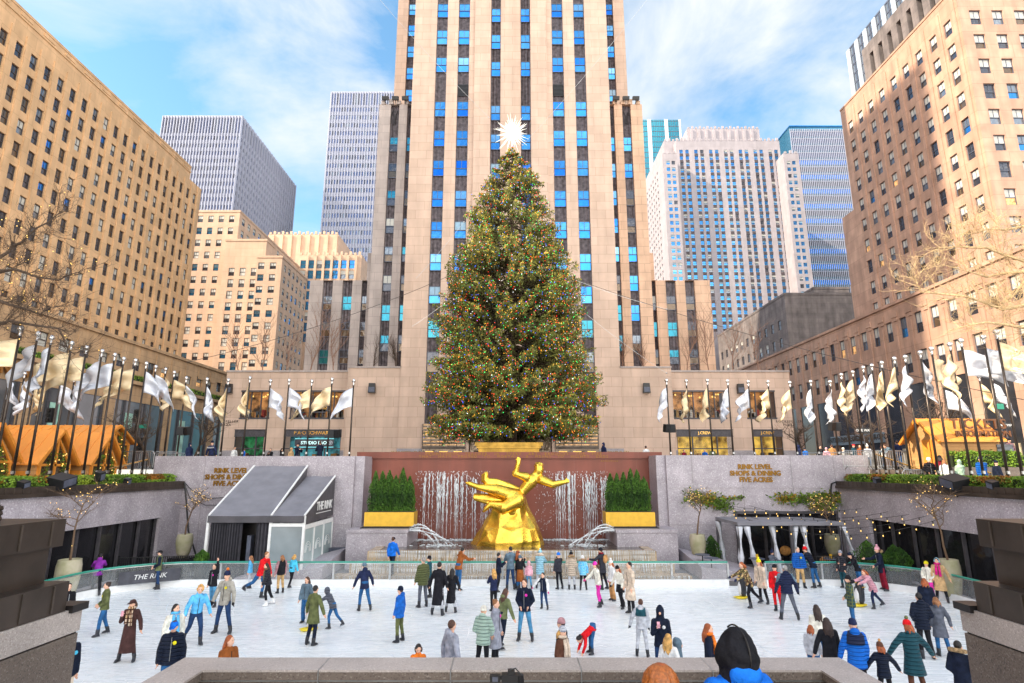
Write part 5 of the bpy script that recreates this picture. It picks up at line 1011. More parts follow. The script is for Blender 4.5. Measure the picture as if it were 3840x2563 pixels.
# ---------------------------------------------------------------- flags
def satin(name, c, c2, metal):
    m, t, p = newmat(name); n = t.nodes; p.inputs['Roughness'].default_value = .32; p.inputs['Metallic'].default_value = metal; nz = n.new('ShaderNodeTexNoise'); nz.inputs['Scale'].default_value = 3; tc = n.new('ShaderNodeTexCoord'); t.links.new(tc.outputs['Object'], nz.inputs['Vector']); r = n.new('ShaderNodeValToRGB'); t.links.new(nz.outputs['Fac'], r.inputs[0]); r.color_ramp.elements[0].color = (*c2, 1); r.color_ramp.elements[1].color = (*c, 1); t.links.new(r.outputs[0], p.inputs['Base Color']); return m
M['silver_flag'] = satin('silver_satin', (.78,.80,.86), (.62,.64,.72), .15); M['gold_flag'] = satin('gold_satin', (.86,.70,.46), (.74,.55,.31), .15); M['finial'] = mat('silver_finial', (.8,.78,.76), .15, .9, .05)
def flag_mesh(L_, H_, phi, seed, ang, bunch):
    rg = random.Random(seed); n, k = 14, 8; V, F = [], []; d = Vector((math.cos(ang), math.sin(ang), 0)); s_ = Vector((-d.y, d.x, 0)); f1, f2, ph = rg.uniform(1.2, 2.2), rg.uniform(2.5, 4), rg.random()*6
    for i in range(n+1):
        s = i/n; a = phi*(.45+.8*s); 
        for j in range(k+1):
            t = j/k; hh = H_*(1-bunch*.55*s*(1-s*.2)); out_ = L_*s*math.cos(min(1.5, a*(1-.25*t))); z = -t*hh-L_*s*math.sin(min(1.5, a)); wv = .16*s**.6*math.sin(f1*6.28*s*.8+ph+t*1.7)+.08*math.sin(f2*t*3+ph*2+s*5)*min(1, s*3)+.10*math.sin(t*9+ph)*bunch*min(1, s*2)
            V.append(d*(out_+.07*math.sin(7*s+3*t+ph)*s)+s_*wv*1.5+Vector((0, 0, z)))
    for i in range(n):
        for j in range(k): a = i*(k+1)+j; F.append((a, a+1, a+k+2, a+k+1))
    return V, F
def flagpole(x, y, ztop, zb, color, dirn, phi, seed, label, lean=0):
    o = thing('flagpole', label, 'flagpole', (x, y, zb), 0, 'flagpoles round the rink'); MB().tube([(x, y, zb), (x, y, ztop-.25)], [.062, .045], 8).build('pole', M['pole'], o, smooth=True)
    mb = MB(); mb.ell((x, y, ztop-.1), .125, n=10, m=7); mb.lathe((x, y, ztop-.42), [(.07, 0), (.05, .1), (.06, .2)], 8); mb.build('finial', M['finial'], o, smooth=True)
    mb = MB(); mb.box(x-.05, x+.05, y-.09, y+.05, zb+.95, zb+1.08); mb.build('cleat', M['steel'], o)
    ang = {'r': R(rngf(seed, -40, 25)), 'l': R(180+rngf(seed, -25, 40))}[dirn]; V, F = flag_mesh(1.6, 1.25, R(phi), seed, ang, min(1, phi/70)); mb = MB(); mb.add([(x+v.x, y+v.y, ztop-.55+v.z) for v in V], F)
    fo = mb.build('flag', M['silver_flag' if color == 's' else 'gold_flag'], o, smooth=True); so_ = fo.modifiers.new('thickness', 'SOLIDIFY'); so_.thickness = .012
    return o
def rngf(s, a, b): return random.Random(s*7+1).uniform(a, b)
def polespot(u, v, X):
    q = atX(u, v, X); return q if q.y < 35.4 else atY(u, v, 37.0)
CN = {'s': 'silver', 'g': 'gold'}; HOW = lambda p: 'flying almost level' if p < 32 else 'swinging out' if p < 52 else 'drooping' if p < 70 else 'hanging limp'
row = [(145,775,'g','l',20),(262,812,'s','l',38),(355,838,'s','l',78),(493,877,'g','l',24),(594,907,'g','l',26),(700,932,'s','l',36),(787,958,'s','l',34),(848,985,'g','l',58),(928,997,'g','l',24),(1002,1018,'s','r',48),(1067,1041,'s','r',44),(1134,1058,'g','r',66),(1193,1080,'g','r',30),(1275,1118,'s','r',50),(1417,1126,'s','r',75)]
NTH = ['first', 'second', 'third', 'fourth', 'fifth', 'sixth', 'seventh', 'eighth', 'ninth', 'tenth', 'eleventh', 'twelfth', 'thirteenth', 'fourteenth', 'fifteenth', 'sixteenth']
for k, (x, y, c, d, p_) in enumerate(row): q = polespot(x/1.823, 800+y/1.823, X0-1.7); flagpole(q.x, q.y, q.z, GZ if q.y < 36 else SZ, c, d, p_, 100+k, '%s flag %s on the left side pole row, %s from the left edge' % (CN[c], HOW(p_), NTH[k]))
row = [(290,1142,'s','l',80),(423,1143,'s','l',64),(499,1095,'g','l',75),(577,1077,'g','l',62),(648,1045,'s','l',58),(707,1031,'s','l',76),(775,1012,'g','l',80),(861,983,'g','l',68),(935,971,'s','l',58),(1037,941,'s','r',80),(1114,915,'g','r',26),(1240,884,'g','l',60),(1316,858,'s','r',22),(1469,833,'s','r',28),(1557,797,'g','r',40)]
for k, (x, y, c, d, p_) in enumerate(row): q = polespot(2880+x/1.823, 800+y/1.823, X1+1.7); flagpole(q.x, q.y, q.z, GZ if q.y < 36 else SZ, c, d, p_, 130+k, '%s flag %s on the right side pole row, %s from the pavilion' % (CN[c], HOW(p_), NTH[k]))
far = [(38,1395,'s','r',60),(94,1397,'s','r',62),(137,1396,'g','r',74),(184,1404,'g','l',52),(230,1412,'s','r',34),(281,1412,'s','r',66),(857,1421,'g','l',76),(938,1413,'g','l',80),(1015,1424,'s','r',42),(1085,1422,'s','r',40),(1170,1425,'g','l',48),(1246,1418,'g','l',34),(1327,1423,'s','l',40),(2499,1422,'s','l',60),(2573,1424,'g','l',76),(2652,1422,'g','l',76),(2728,1424,'s','l',70),(2805,1427,'s','l',44),(2879,1427,'g','l',54),(2961,1430,'g','l',58),(3670,1408,'g','r',66),(3717,1406,'s','r',60),(3822,1333,'s','r',58),(3535,1431,'s','r',40)]
for k, (u, v, c, d, p_) in enumerate(far):
    Yf = 37.4 if v > 1350 else 34.0; q = atY(u, v, Yf); wh = 'beyond the orange chalets' if u < 400 else 'in front of the left pavilion' if u < 1400 else 'in front of the right pavilion' if u < 3000 else 'near the ticket hut'
    nb = [i for i in range(len(far)) if (far[i][0] < 400) == (u < 400) and (400 <= far[i][0] < 1400) == (400 <= u < 1400) and (1400 <= far[i][0] < 3000) == (1400 <= u < 3000)]; flagpole(q.x, Yf, q.z, SZ, c, d, p_, 160+k, '%s flag %s %s, %s from the left there' % (CN[c], HOW(p_), wh, NTH[nb.index(k)]))

# ---------------------------------------------------------------- gilded statue on its mound (a plain generic figure)
def smooth_union(name, mb, mats, parent, voxel=.05, it=3, smooth=True):
    o = mb.build(name, mats, parent); r_ = o.modifiers.new('union', 'REMESH'); r_.mode = 'VOXEL'; r_.voxel_size = voxel; r_.use_smooth_shade = True; s_ = o.modifiers.new('soften', 'SMOOTH'); s_.iterations = it; s_.factor = .5; return o
st = thing('gilded_statue', 'gilded bronze figure leaping over a golden mound in the pool before the red wall', 'statue', (0, 35.2, WZ-.1))
Ys = 35.0; A = lambda u, v, y=Ys: atY(u, v, y)
mb = MB(); rg = random.Random(2)
prof_ = [(2.15, 2.15, -.15), (2.08, 2.05, .25), (1.65, 1.6, 1.0), (1.25, 1.3, 1.9), (.85, .95, 2.7), (.5, .6, 3.05)]
ox = XA(1907, Ys); rings_ = []
for a_, b_, z_ in prof_:
    ring = []
    for j in range(9):
        t_ = 2*math.pi*j/9+.2; f_ = rg.uniform(.92, 1.06); ring.append((ox+(.15*z_)*.3+a_*f_*math.cos(t_), 35.4+b_*f_*.75*math.sin(t_), WZ+z_))
    rings_.append(ring)
mb.rings(rings_); o = mb.build('mound', M['gold'], st); r_ = o.modifiers.new('r', 'REMESH'); r_.mode = 'VOXEL'; r_.voxel_size = .06; tx = bpy.data.textures.new('crag', 'VORONOI'); tx.noise_scale = 1.1; d_ = o.modifiers.new('crags', 'DISPLACE'); d_.texture = tx; d_.strength = .32; d_.mid_level = .5; d_ = o.modifiers.new('soften', 'SMOOTH'); d_.iterations = 3
mb = MB()
def limb(pts, rad): rad = [r_*1.42 for r_ in rad]; mb.tube(pts, rad, 12); [mb.ell(p, r_, n=10, m=7) for p, r_ in zip(pts, rad)]
hip, chest, neck, head = A(1938, 1868), A(1985, 1812), A(2008, 1786), A(2021, 1762)
rings2 = []
ax = (neck-hip).normalized(); sd_ = Vector((0, 1, 0)); up_ = ax.cross(sd_)
for f_, ra, rb_ in ((0, .40, .36), (.25, .36, .30), (.5, .42, .33), (.75, .52, .36), (.95, .40, .28), (1.05, .15, .15)):
    c = hip+(neck-hip)*f_; rings2.append([c+up_*ra*math.cos(2*math.pi*j/14)*.8+sd_*rb_*1.15*math.sin(2*math.pi*j/14) for j in range(14)])
mb.rings(rings2); limb([neck-ax*.1, head-ax*.05], [.17, .16]); mb.ell(head, .30, .31, .37, 12, 8); [mb.ell(head+Vector((.27*math.cos(k*2.4)*math.sin(k*.13+.1), .05+.27*math.sin(k*2.4)*math.sin(k*.13+.1), .12+.27*math.cos(k*.13))), .085, n=6, m=5) for k in range(11)]
mb.ell(head+Vector((.06, -.24, -.02)), .05, .06, .05, 6, 4)
sh1, sh2 = A(2030, 1800, Ys-.15), A(1972, 1790, Ys-.25)
limb([sh1, A(2075, 1818, Ys-.4), A(2118, 1808, Ys-.6)], [.20, .16, .10]); limb([sh2, A(1932, 1776, Ys-.4), A(1944, 1735, Ys-.5)], [.2, .15, .10])
for base_, d_ in ((A(2118, 1808, Ys-.6), Vector((1, -.1, .18))), (A(1944, 1735, Ys-.5), Vector((.15, -.1, 1)))):
    d_.normalize(); q = d_.cross(Vector((0, 1, 0))).normalized(); mb.ell(base_+d_*.12, .12, .07, .12, 8, 6)
    for k in range(4): mb.tube([base_+d_*.16+q*(k-1.5)*.065, base_+d_*(.34-.02*abs(k-1.3))+q*(k-1.5)*.085], [.034, .026], 6)
    mb.tube([base_+d_*.05+q*.1, base_+d_*.18+q*.24], [.04, .028], 6)
limb([hip+Vector((-.1, -.2, .05)), A(1862, 1838, Ys-.35), A(1790, 1826, Ys-.3)], [.36, .24, .12]); limb([A(1790, 1826, Ys-.3), A(1762, 1815, Ys-.3), A(1748, 1812, Ys-.3)], [.12, .11, .06])
limb([hip+Vector((0, -.3, -.1)), A(1890, 1905, Ys-.75), A(1838, 1892, Ys-.6)], [.36, .25, .12]); limb([A(1838, 1892, Ys-.6), A(1822, 1908, Ys-.6), A(1812, 1920, Ys-.6)], [.12, .1, .05])
mb.ell(A(1925, 1890), .45, .5, .45, 10, 7); mb.ell(A(1920, 1915), .5, .55, .5, 10, 7)
smooth_union('figure', mb, M['gold'], st, .045, 4)
mb = MB()
for w0, pts in ((.26, [(1955, 1850), (1905, 1832), (1860, 1812), (1822, 1806), (1812, 1795), (1826, 1788)]), (.22, [(1950, 1870), (1890, 1866), (1830, 1868), (1775, 1862)]), (.2, [(1950, 1880), (1895, 1880), (1835, 1882), (1782, 1868)])):
    P = [A(u, v, Ys-.1+.12*math.sin(i*2.1)) for i, (u, v) in enumerate(pts)]
    for off in (-.5, 0, .5): mb.tube([p+Vector((0, .1*off, w0*off*(1+.5*math.sin(i*1.7)))) for i, p in enumerate(P)], [w0*.62]*len(P), 8)
smooth_union('drapery', mb, M['gold'], st, .05, 2)

# ---------------------------------------------------------------- tent
tn = thing('event_tent', 'grey canvas rink tent with sloping roofs, dark curtains and frosted glass sides', 'tent', (-13, 33, 0))
ye, yb_ = 31.0, 35.85; xl, xm, xr_ = XA(783, ye, 1935), XA(1017, ye, 1937), XA(1142, ye, 1935); ze = ZA(1936, ye); zr_ = ZA(1749, yb_); zr2 = ZA(1787, yb_)
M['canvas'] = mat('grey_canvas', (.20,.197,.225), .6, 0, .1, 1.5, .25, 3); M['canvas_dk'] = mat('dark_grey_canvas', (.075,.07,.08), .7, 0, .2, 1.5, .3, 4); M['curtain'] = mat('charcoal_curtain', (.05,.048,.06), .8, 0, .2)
def roof(x0, x1, zr): 
    mb = MB(); n, k = 10, 12; V = []
    for i in range(n+1):
        for j in range(k+1): fx, fy = i/n, j/k; V.append((x0+(x1-x0)*fx, ye-.05+(yb_-ye)*fy, ze+(zr-ze)*fy-.10*math.sin(math.pi*fx)*math.sin(math.pi*fy)+.015*math.sin(9*fx+5*fy)))
    F = [(i*(k+1)+j, (i+1)*(k+1)+j, (i+1)*(k+1)+j+1, i*(k+1)+j+1) for i in range(n) for j in range(k)]; mb.add(V, F); return mb
roof(xl, xm, zr_).build('roof', M['canvas'], tn, smooth=True); roof(xm+.02, xr_, zr2).build('roof', M['canvas'], tn, smooth=True)
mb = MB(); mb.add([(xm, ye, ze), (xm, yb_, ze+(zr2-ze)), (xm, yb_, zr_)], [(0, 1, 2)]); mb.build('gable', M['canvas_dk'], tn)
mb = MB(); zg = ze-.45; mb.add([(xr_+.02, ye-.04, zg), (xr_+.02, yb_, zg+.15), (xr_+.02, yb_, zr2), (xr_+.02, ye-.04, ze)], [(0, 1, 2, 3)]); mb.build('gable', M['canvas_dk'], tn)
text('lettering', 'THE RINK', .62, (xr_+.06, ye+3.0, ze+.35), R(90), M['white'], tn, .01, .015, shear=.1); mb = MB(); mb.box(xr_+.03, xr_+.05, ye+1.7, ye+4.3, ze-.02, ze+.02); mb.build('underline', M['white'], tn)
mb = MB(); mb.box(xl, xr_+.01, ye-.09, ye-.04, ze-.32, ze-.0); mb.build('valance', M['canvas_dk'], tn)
for x, zz in ((xl, zr_), (xm, zr_), (xr_, zr2)):
    mb = MB(); mb.box(x-.06, x+.06, ye-.03, ye+.1, 0, ze); mb.tube([(x, ye, ze+.03), (x, yb_, zz+.03)], .055, 5)
    if x == xr_:
        for k in range(1, 4): y = ye+(yb_-ye)*k/3; mb.box(xr_-.05, xr_+.05, y-.05, y+.05, 0, zg-.2)
        mb.box(xr_-.05, xr_+.05, ye, yb_, zg-.22, zg+.0)
    mb.build('white_frame', M['white'], tn)
MB().box(xm+.06, xr_-.06, ye-.03, ye+.05, ze-.52, ze-.36).build('door_header', M['white'], tn)
mb = MB(); P = []
for k in range(60): x = xl+.1+(xm-xl-1.6)*k/59; P.append((x, ye+.12+.09*math.sin(k*1.3)))
for (a, b), (c, d) in zip(P, P[1:]): mb.quad((a, b, 0), (c, d, 0), (c, d, ze-.3), (a, b, ze-.3))
mb.build('curtain', M['curtain'], tn); mb = MB(); P = [(xm-.75+.68*k/20, ye+.12+.08*math.sin(k*1.2)) for k in range(21)]
for (a, b), (c, d) in zip(P, P[1:]): mb.quad((a, b, 0), (c, d, 0), (c, d, ze-.3), (a, b, ze-.3))
mb.build('curtain', M['curtain'], tn); MB().box(xl+.1, xm, ye+1.2, ye+1.25, 0, ze-.2).build('inner_wall', M['dark'], tn); MB().box(xm-1.3, xm-1.1, ye+.4, ye+.8, 0, 2.1).build('door_edge', M['frame_bl'], tn)
M['frost'] = mat('frosted_glass', (.42,.52,.53), .25, 0, .12, .6, spec=.8); M['frost_dk'] = mat('grey_tinted_glass', (.22,.26,.28), .15, 0, .2, .5, spec=.9)
MB().quad((xm+.06, ye+.03, 0), (xr_-.06, ye+.03, 0), (xr_-.06, ye+.03, ze-.52), (xm+.06, ye+.03, ze-.52)).build('glass_panel', M['frost_dk'], tn)
for k in range(3):
    a, b = ye+(yb_-ye)*k/3+.06, ye+(yb_-ye)*(k+1)/3-.06; MB().quad((xr_, a, 0), (xr_, b, 0), (xr_, b, zg-.22), (xr_, a, zg-.22)).build('glass_panel', M['frost'], tn); mb = MB()
    for r_ in (.25, .36, .47): mb.tube([(xr_+.012, (a+b)/2+r_*math.cos(t_*math.pi/10), zg-1.4+r_*1.1*math.sin(t_*math.pi/10)) for t_ in range(11)], .012, 4)
    mb.build('arch_decal', M['white'], tn)
mb = MB(); q = atY(1265, 2075, 35.7); mb.box(q.x-.6, q.x+.5, 35.5, 35.9, 0, q.z+.3); o = mb.build('access_hatch', M['frame_bl'], base=(q.x, 35.7, 0)); tag(o, 'dark metal hatch cabinet at the foot of the wall right of the tent', 'cabinet')
for k, (P, lab) in enumerate((([(690, 1808), (720, 1840), (775, 1870), (860, 1866)], 'upper black cable looping along the left granite wall to the tent'), ([(692, 1815), (712, 1870), (770, 1895), (840, 1895)], 'lower black cable looping along the left granite wall to the tent'), ([(692, 1808), (700, 1900), (706, 1990), (728, 2060), (740, 2100)], 'thick black cable dropping down the left corner'))):
    mb = MB(); mb.tube([atY(u, v, 35.9) for u, v in P], .045 if k == 2 else .02, 6); tag(mb.build('cable', M['black'], base=atY(*P[0], 35.9)), lab, 'cable')
mb = MB(); mb.tube([atY(u, v, 35.85) for u, v in ((3135, 1808), (3118, 1815), (3116, 1840), (3113, 1930), (3104, 1975), (3090, 2060))], .05, 6); tag(mb.build('cable', M['black'], base=atY(3118, 1900, 35.85)), 'thick black cable dropping down the right corner through the vine', 'cable')
# ---------------------------------------------------------------- pergola and terrace
pg = thing('pergola', 'flat grey pergola roof with tied white curtains on the terrace', 'pergola', (14.5, 33, 0)); xa, xb, ya, yb_ = XA(2766, 31.5, 1970), XA(3166, 31.5, 1966), 31.5, 34.9; zp_ = ZA(1972, 31.5)
mb = MB(); mb.box(xa, xb, ya, yb_, zp_, zp_+.16); mb.build('roof', M['canvas'], pg)
for x in (xa+.08, xb-.08, (xa+xb)/2):
    for y in (ya+.08, yb_-.08): MB().box(x-.07, x+.07, y-.07, y+.07, 0, zp_).build('post', M['frame_dk'], pg)
M['drape'] = mat('white_drape', (.62,.64,.70), .8, 0, .12)
for x, y, dx in ((xa+.1, yb_-.2, .15), (xa+.12, ya+.1, -.05), (xa+.5, ya+.1, .3), (xa+1.9, ya+.3, .2), ((xa+xb)/2+.3, ya+.2, -.2), ((xa+xb)/2+.7, ya+.2, .2), (xb-.6, yb_-.4, -.1), (xb-.05, ya+.1, .55)):
    mb = MB(); rs = []
    for i in range(9):
        f_ = i/8; r_ = .15*(1-.85*math.sin(math.pi*min(1, f_*1.5))**2*.8 if f_ < .67 else .5+.6*(f_-.67)); z = zp_-.05-(zp_-.1)*f_; rs.append([(x+dx*f_*1.3+(r_*(1+.3*math.sin(j*2.5)))*math.cos(2*math.pi*j/12), y+.12*math.sin(2*math.pi*j/12), z) for j in range(12)])
    mb.rings(rs); mb.build('curtain', M['drape'], pg, smooth=True)
def table(label, u, v, Y, h=1.05, r=.38):
    x = XA(u, Y, v); o = thing('bistro_table', label, 'table', (x, Y, 0), 0, 'round terrace tables'); mb = MB(); mb.lathe((x, Y, h-.03), [(r, 0), (r, .03)], 18); mb.build('table_top', M['frame_bl'], o); mb = MB(); mb.tube([(x, Y, 0), (x, Y, h-.03)], .03, 6); mb.lathe((x, Y, 0), [(.22, 0), (.22, .02), (.04, .04)], 12); mb.build('pedestal', M['dark'], o); return x, h
for lab, u, v, Y in (('high round table beside the left pergola pot', 2632, 2056, 32.4), ('second high round table near the pergola corner', 2665, 2070, 31.2), ('round table with a menu card under the pergola', 2838, 2082, 31.0), ('round table with a menu card beyond the barrier right of the blue jacket', 3010, 2090, 31.2), ('round table with a menu card near the grey beanie', 3115, 2085, 31.0)):
    x, h = table(lab, u, v, Y)
    if 'menu' in lab: mb = MB(); mb.obox((x, Y, h+.1), .12, .04, .2); tag(mb.build('menu_card', M['goldpaint'], base=(x, Y, h)), 'small yellow menu card on the '+lab.replace(' with a menu card', ''), 'menu card')
for u, v, lab in ((2945, 2066, 'tan cushion on the dark bench under the pergola'), (3097, 2105, 'orange cushioned seat behind the barrier')):
    c = atY(u, v, 33 if u < 3000 else 31.6); mb = MB(); mb.ell(c, .32, .14, .26, 10, 6); tag(mb.build('cushion', cloth((.42, .2, .06)), base=c, smooth=True), lab, 'cushion')
def strlight(label, a, b, sag, n):
    o = thing('string_lights', label, 'string lights', a, 0, 'string lights over the terrace'); P = [a.lerp(b, k/16)-Vector((0, 0, sag*4*(k/16)*(1-k/16))) for k in range(17)]; mb = MB(); mb.tube(P, .012, 4); mb.build('wire', M['black'], o)
    for k in range(n):
        f_ = (k+.5)/n; q = a.lerp(b, f_)-Vector((0, 0, sag*4*f_*(1-f_))); mb = MB(); mb.tube([q, q-Vector((0, 0, .12))], .022, 5); c = mb.build('socket', M['black'], o); mb = MB(); mb.ell(q-Vector((0, 0, .16)), .026, None, .04, 6, 5); mb.build('bulb', M['bulb_warm'], c)
for lab, a, b, sg, n in (('uppermost string of warm bulbs over the terrace', atY(2731, 1897, 35.5), atY(3232, 1908, 33), .25, 12), ('second string of warm bulbs just above the pergola roof', atY(2731, 1902, 35), atY(3410, 1930, 29), .5, 14), ('third string of warm bulbs crossing the pergola roof', atY(2731, 1912, 34.5), atY(3475, 1935, 28.5), .8, 15), ('lowest string of warm bulbs in front of the pergola', atY(2735, 1922, 33), atY(3530, 1945, 27.5), .95, 14), ('short string of warm bulbs at the wall', atY(2810, 1896, 35.6), atY(3330, 1920, 30), .5, 11)): strlight(lab, a, b, sg, n)
for x in (12.2, 14.2, 16.0):
    for d_ in (0, .8):
        mb = MB(); mb.box(x+d_-.22, x+d_+.22, 32.2, 32.65, .42, .47); mb.box(x+d_-.22, x+d_+.22, 32.62, 32.66, .47, .9)
        for sx in (-.19, .19):
            for sy in (32.23, 32.62): mb.box(x+d_+sx-.015, x+d_+sx+.015, sy-.015, sy+.015, 0, .42)
        tag(mb.build('terrace_chair', M['dark'], base=(x+d_, 32.4, 0)), 'dark terrace chair under the pergola', 'chair', 'dark chairs under the pergola')
for s, x0, x1, lab in ((-1, -18.6, -13.6, 'black picket fence behind the barrier on the left'), (1, 14.8, 18.7, 'black picket fence behind the barrier on the right')):
    o = thing('picket_fence', lab, 'fence', (x0, 30.2, 0)); rl, pk = MB(), MB(); P0, P1 = Vector((-19.5, 30.4, 0)), Vector((-15.7, 31.3, 0)) 
    if s > 0: P0, P1 = Vector((15.4, 31.0, 0)), Vector((19.3, 29.9, 0))
    for z in (.15, 1.15): rl.tube([P0+Vector((0, 0, z)), P1+Vector((0, 0, z))], .025, 4)
    for k in range(40): q = P0.lerp(P1, k/39); pk.box(q.x-.015, q.x+.015, q.y-.015, q.y+.015, .1, 1.15)
    rl.build('rail', M['black'], o); pk.build('picket', M['black'], o)

# ---------------------------------------------------------------- chalets and ticket hut
M['orange_roof'] = mat('orange_metal_roof', (.88,.34,.06), .4, .15, .08, .6); M['orange'] = mat('orange_timber', (.78,.29,.04), .55, 0, .1); M['cedar'] = stone('cedar_board', (.60,.33,.13), (.53,.28,.10), (.30,.15,.06), 3, .18, .006, .15)
def hut(name, label, apex, gw, depth, zf, ze, s, group, door=False, back=0):
    """gable end faces the rink (s=+1: +X), roof slope faces the camera"""
    o = thing(name, label, 'hut', (apex.x-s*depth/2, apex.y, zf), 0, group); x1 = apex.x; x0 = x1-s*depth; y0, y1 = apex.y-gw/2, apex.y+gw/2; ov = .28
    mb = MB(); a, b = x1-s*.25, x0+s*.2
    mb.add([(a, y0+ov, zf), (a, y1-ov, zf), (a, y1-ov, ze+.12), (a, apex.y, apex.z-.2), (a, y0+ov, ze+.12), (b, y0+ov, zf), (b, y1-ov, zf), (b, y1-ov, ze+.12), (b, apex.y, apex.z-.2), (b, y0+ov, ze+.12)], [(0,1,2,3,4), (9,8,7,6,5), (0,4,9,5), (1,6,7,2)]); mb.build('wall', M['cedar'], o)
    mb = MB()
    for y_, z_ in ((y0, ze), (y1, ze)):
        mb.add([(x0, y_, z_), (x1, y_, z_), (x1, apex.y, apex.z), (x0, apex.y, apex.z), (x0, y_, z_-.07), (x1, y_, z_-.07), (x1, apex.y, apex.z-.07), (x0, apex.y, apex.z-.07)], [(0,1,2,3),(7,6,5,4),(0,4,5,1),(1,5,6,2),(2,6,7,3),(3,7,4,0)])
        k = int(depth/.55)
        for i in range(k+1): x = x0+(x1-x0)*i/k; mb.tube([(x, y_, z_+.02), (x, apex.y, apex.z+.02)], .022, 4)
    mb.build('roof', M['orange_roof'], o)
    mb = MB()
    for y_ in (y0, y1): mb.tube([(x1+s*.03, y_, ze-.08), (x1+s*.03, apex.y, apex.z-.06)], .10, 4)
    mb.build('bargeboard', M['orange'], o)
    if not door:
        xg = a+s*.02; mb = MB(); z0 = zf+.35; yw = gw/2-ov-.25
        mb.add([(xg, apex.y-yw, z0), (xg, apex.y+yw, z0), (xg, apex.y+yw, ze-.05), (xg, apex.y, apex.z-.5), (xg, apex.y-yw, ze-.05)], [(0,1,2,3,4)]); mb.build('window', M['g_brown'], o)
        mb = MB(); xg += s*.04; mb.box(xg-.04, xg+.04, apex.y-.06, apex.y+.06, zf, apex.z-.4); mb.box(xg-.04, xg+.04, apex.y-yw-.05, apex.y+yw+.05, ze-.12, ze); mb.box(xg-.05, xg+.05, apex.y-yw-.14, apex.y-yw, zf, ze); mb.box(xg-.05, xg+.05, apex.y+yw, apex.y+yw+.14, zf, ze)
        for q in (-1, 1): mb.tube([(xg, apex.y+q*(yw+.05), ze-.05), (xg, apex.y, apex.z-.45)], .06, 4)
        mb.build('window_frame', M['orange'], o)
        g = np.random.default_rng(int(apex.y*10)); n = 500; t_ = g.random(n); sd2 = g.integers(0, 2, n)*2-1; P = np.stack([np.full(n, xg+s*.06)+g.normal(size=n)*.05, apex.y+sd2*(yw*(1-t_*.75))+g.normal(size=n)*.09, zf+.5+(ze-zf)*t_+g.normal(size=n)*.1], 1); leafset('garland', P, .08+.06*g.random(n), [M['hedge'], M['hedge_rust']], o, seed=3, mi=(g.random(n) < .25).astype(int))
        for k in range(14): i = int(g.integers(0, n)); b_ = MB(); b_.ell(P[i]+np.array([s*.08, 0, 0]), .03, n=5, m=3); b_.build('bulb', M['bulb_warm'], o)
        # timber shutters on the camera side
        mb = MB(); mb.box(min(x0, x1)+.6, max(x0, x1)-.6, y0+ov-.03, y0+ov-.003, zf+.4, ze-.35); mb.build('shutter', M['orange'], o)
    return o
for k, (u, v, Y, d_, lab) in enumerate(((421, 1624, 33.6, 4.2, 'orange roofed chalet nearest the barricades, right of the row'), (241, 1612, 30.6, 4.2, 'orange roofed chalet in the middle of the left row'), (12, 1585, 27.6, 4.2, 'orange roofed chalet at the left edge of the photo'))):
    q = atY(u, v, Y); hut('chalet', lab, Vector((q.x, q.y, q.z)), 2.9, d_, GZ, q.z-1.75, 1, 'orange chalets on the left')
q = atY(452, 1595, 37.0); o = hut('chalet', 'orange roofed chalet with a garlanded gable behind the others', Vector((q.x, q.y, q.z)), 3.6, 7, SZ, q.z-1.1, 1, 'orange chalets on the left')
q = atY(3434, 1571, 34.4); x1_ = XA(3716, 33, 1635)
tk = hut('ticket_hut', 'orange roofed ticket hut with a sign on its roof on the right', Vector((q.x, q.y, q.z)), 3.4, x1_-q.x+.6, SZ, q.z-1.35, -1, None, True)
y0 = q.y-1.7; ze_ = q.z-1.35
text('roof_sign', 'TICKETS', .78, (q.x+2.7, y0+.55, q.z-.42), 0, mat('dark_bronze_letter', (.16,.06,.02), .5), tk, .04, .012, sp=1.1); text('roof_sign', 'INFORMATION', .46, (q.x+2.7, y0+.30, q.z-.98), 0, mat('dark_bronze_letter', (.16,.06,.02), .5), tk, .04, .008)
MB().box(q.x+.20, q.x+.26, q.y-.75, q.y+.1, SZ, 7.1).build('door', M['orange'], tk); MB().box(q.x+3.3, q.x+4.2, y0+.24, y0+.27, 5.9, 6.8).build('window', M['g_dark'], tk); MB().ell((q.x+.17, q.y-.05, 5.6), .05, n=6, m=4).build('door_handle', M['dark'], tk)

# ---------------------------------------------------------------- small street things
def barricade(x, y, z, rz, label, L_=2.3, h=1.1):
    o = thing('crowd_barrier', label, 'barricade', (x, y, z), rz, 'steel crowd barriers'); mb = MB(); r_ = .08
    P = [(-L_/2, 0, .1), (-L_/2, 0, h-.15), (-L_/2+.15, 0, h), (L_/2-.15, 0, h), (L_/2, 0, h-.15), (L_/2, 0, .1)]; mb.tube(P, .024, 6); mb.tube([(-L_/2, 0, .2), (L_/2, 0, .2)], .02, 5); o1 = mb.build('frame', M['steel'], o, local=True); mb = MB()
    n = 18
    for k in range(1, n): x_ = -L_/2+L_*k/n; mb.tube([(x_, 0, .2), (x_, 0, h)], .011, 4)
    mb.build('bars', M['steel'], o, local=True)
    for s in (-.8, .8): b = MB(); b.tube([(s*L_/2, -.28, 0), (s*L_/2, 0, .2), (s*L_/2, .28, 0)], .02, 5); b.build('foot', M['steel'], o, local=True)
    return o
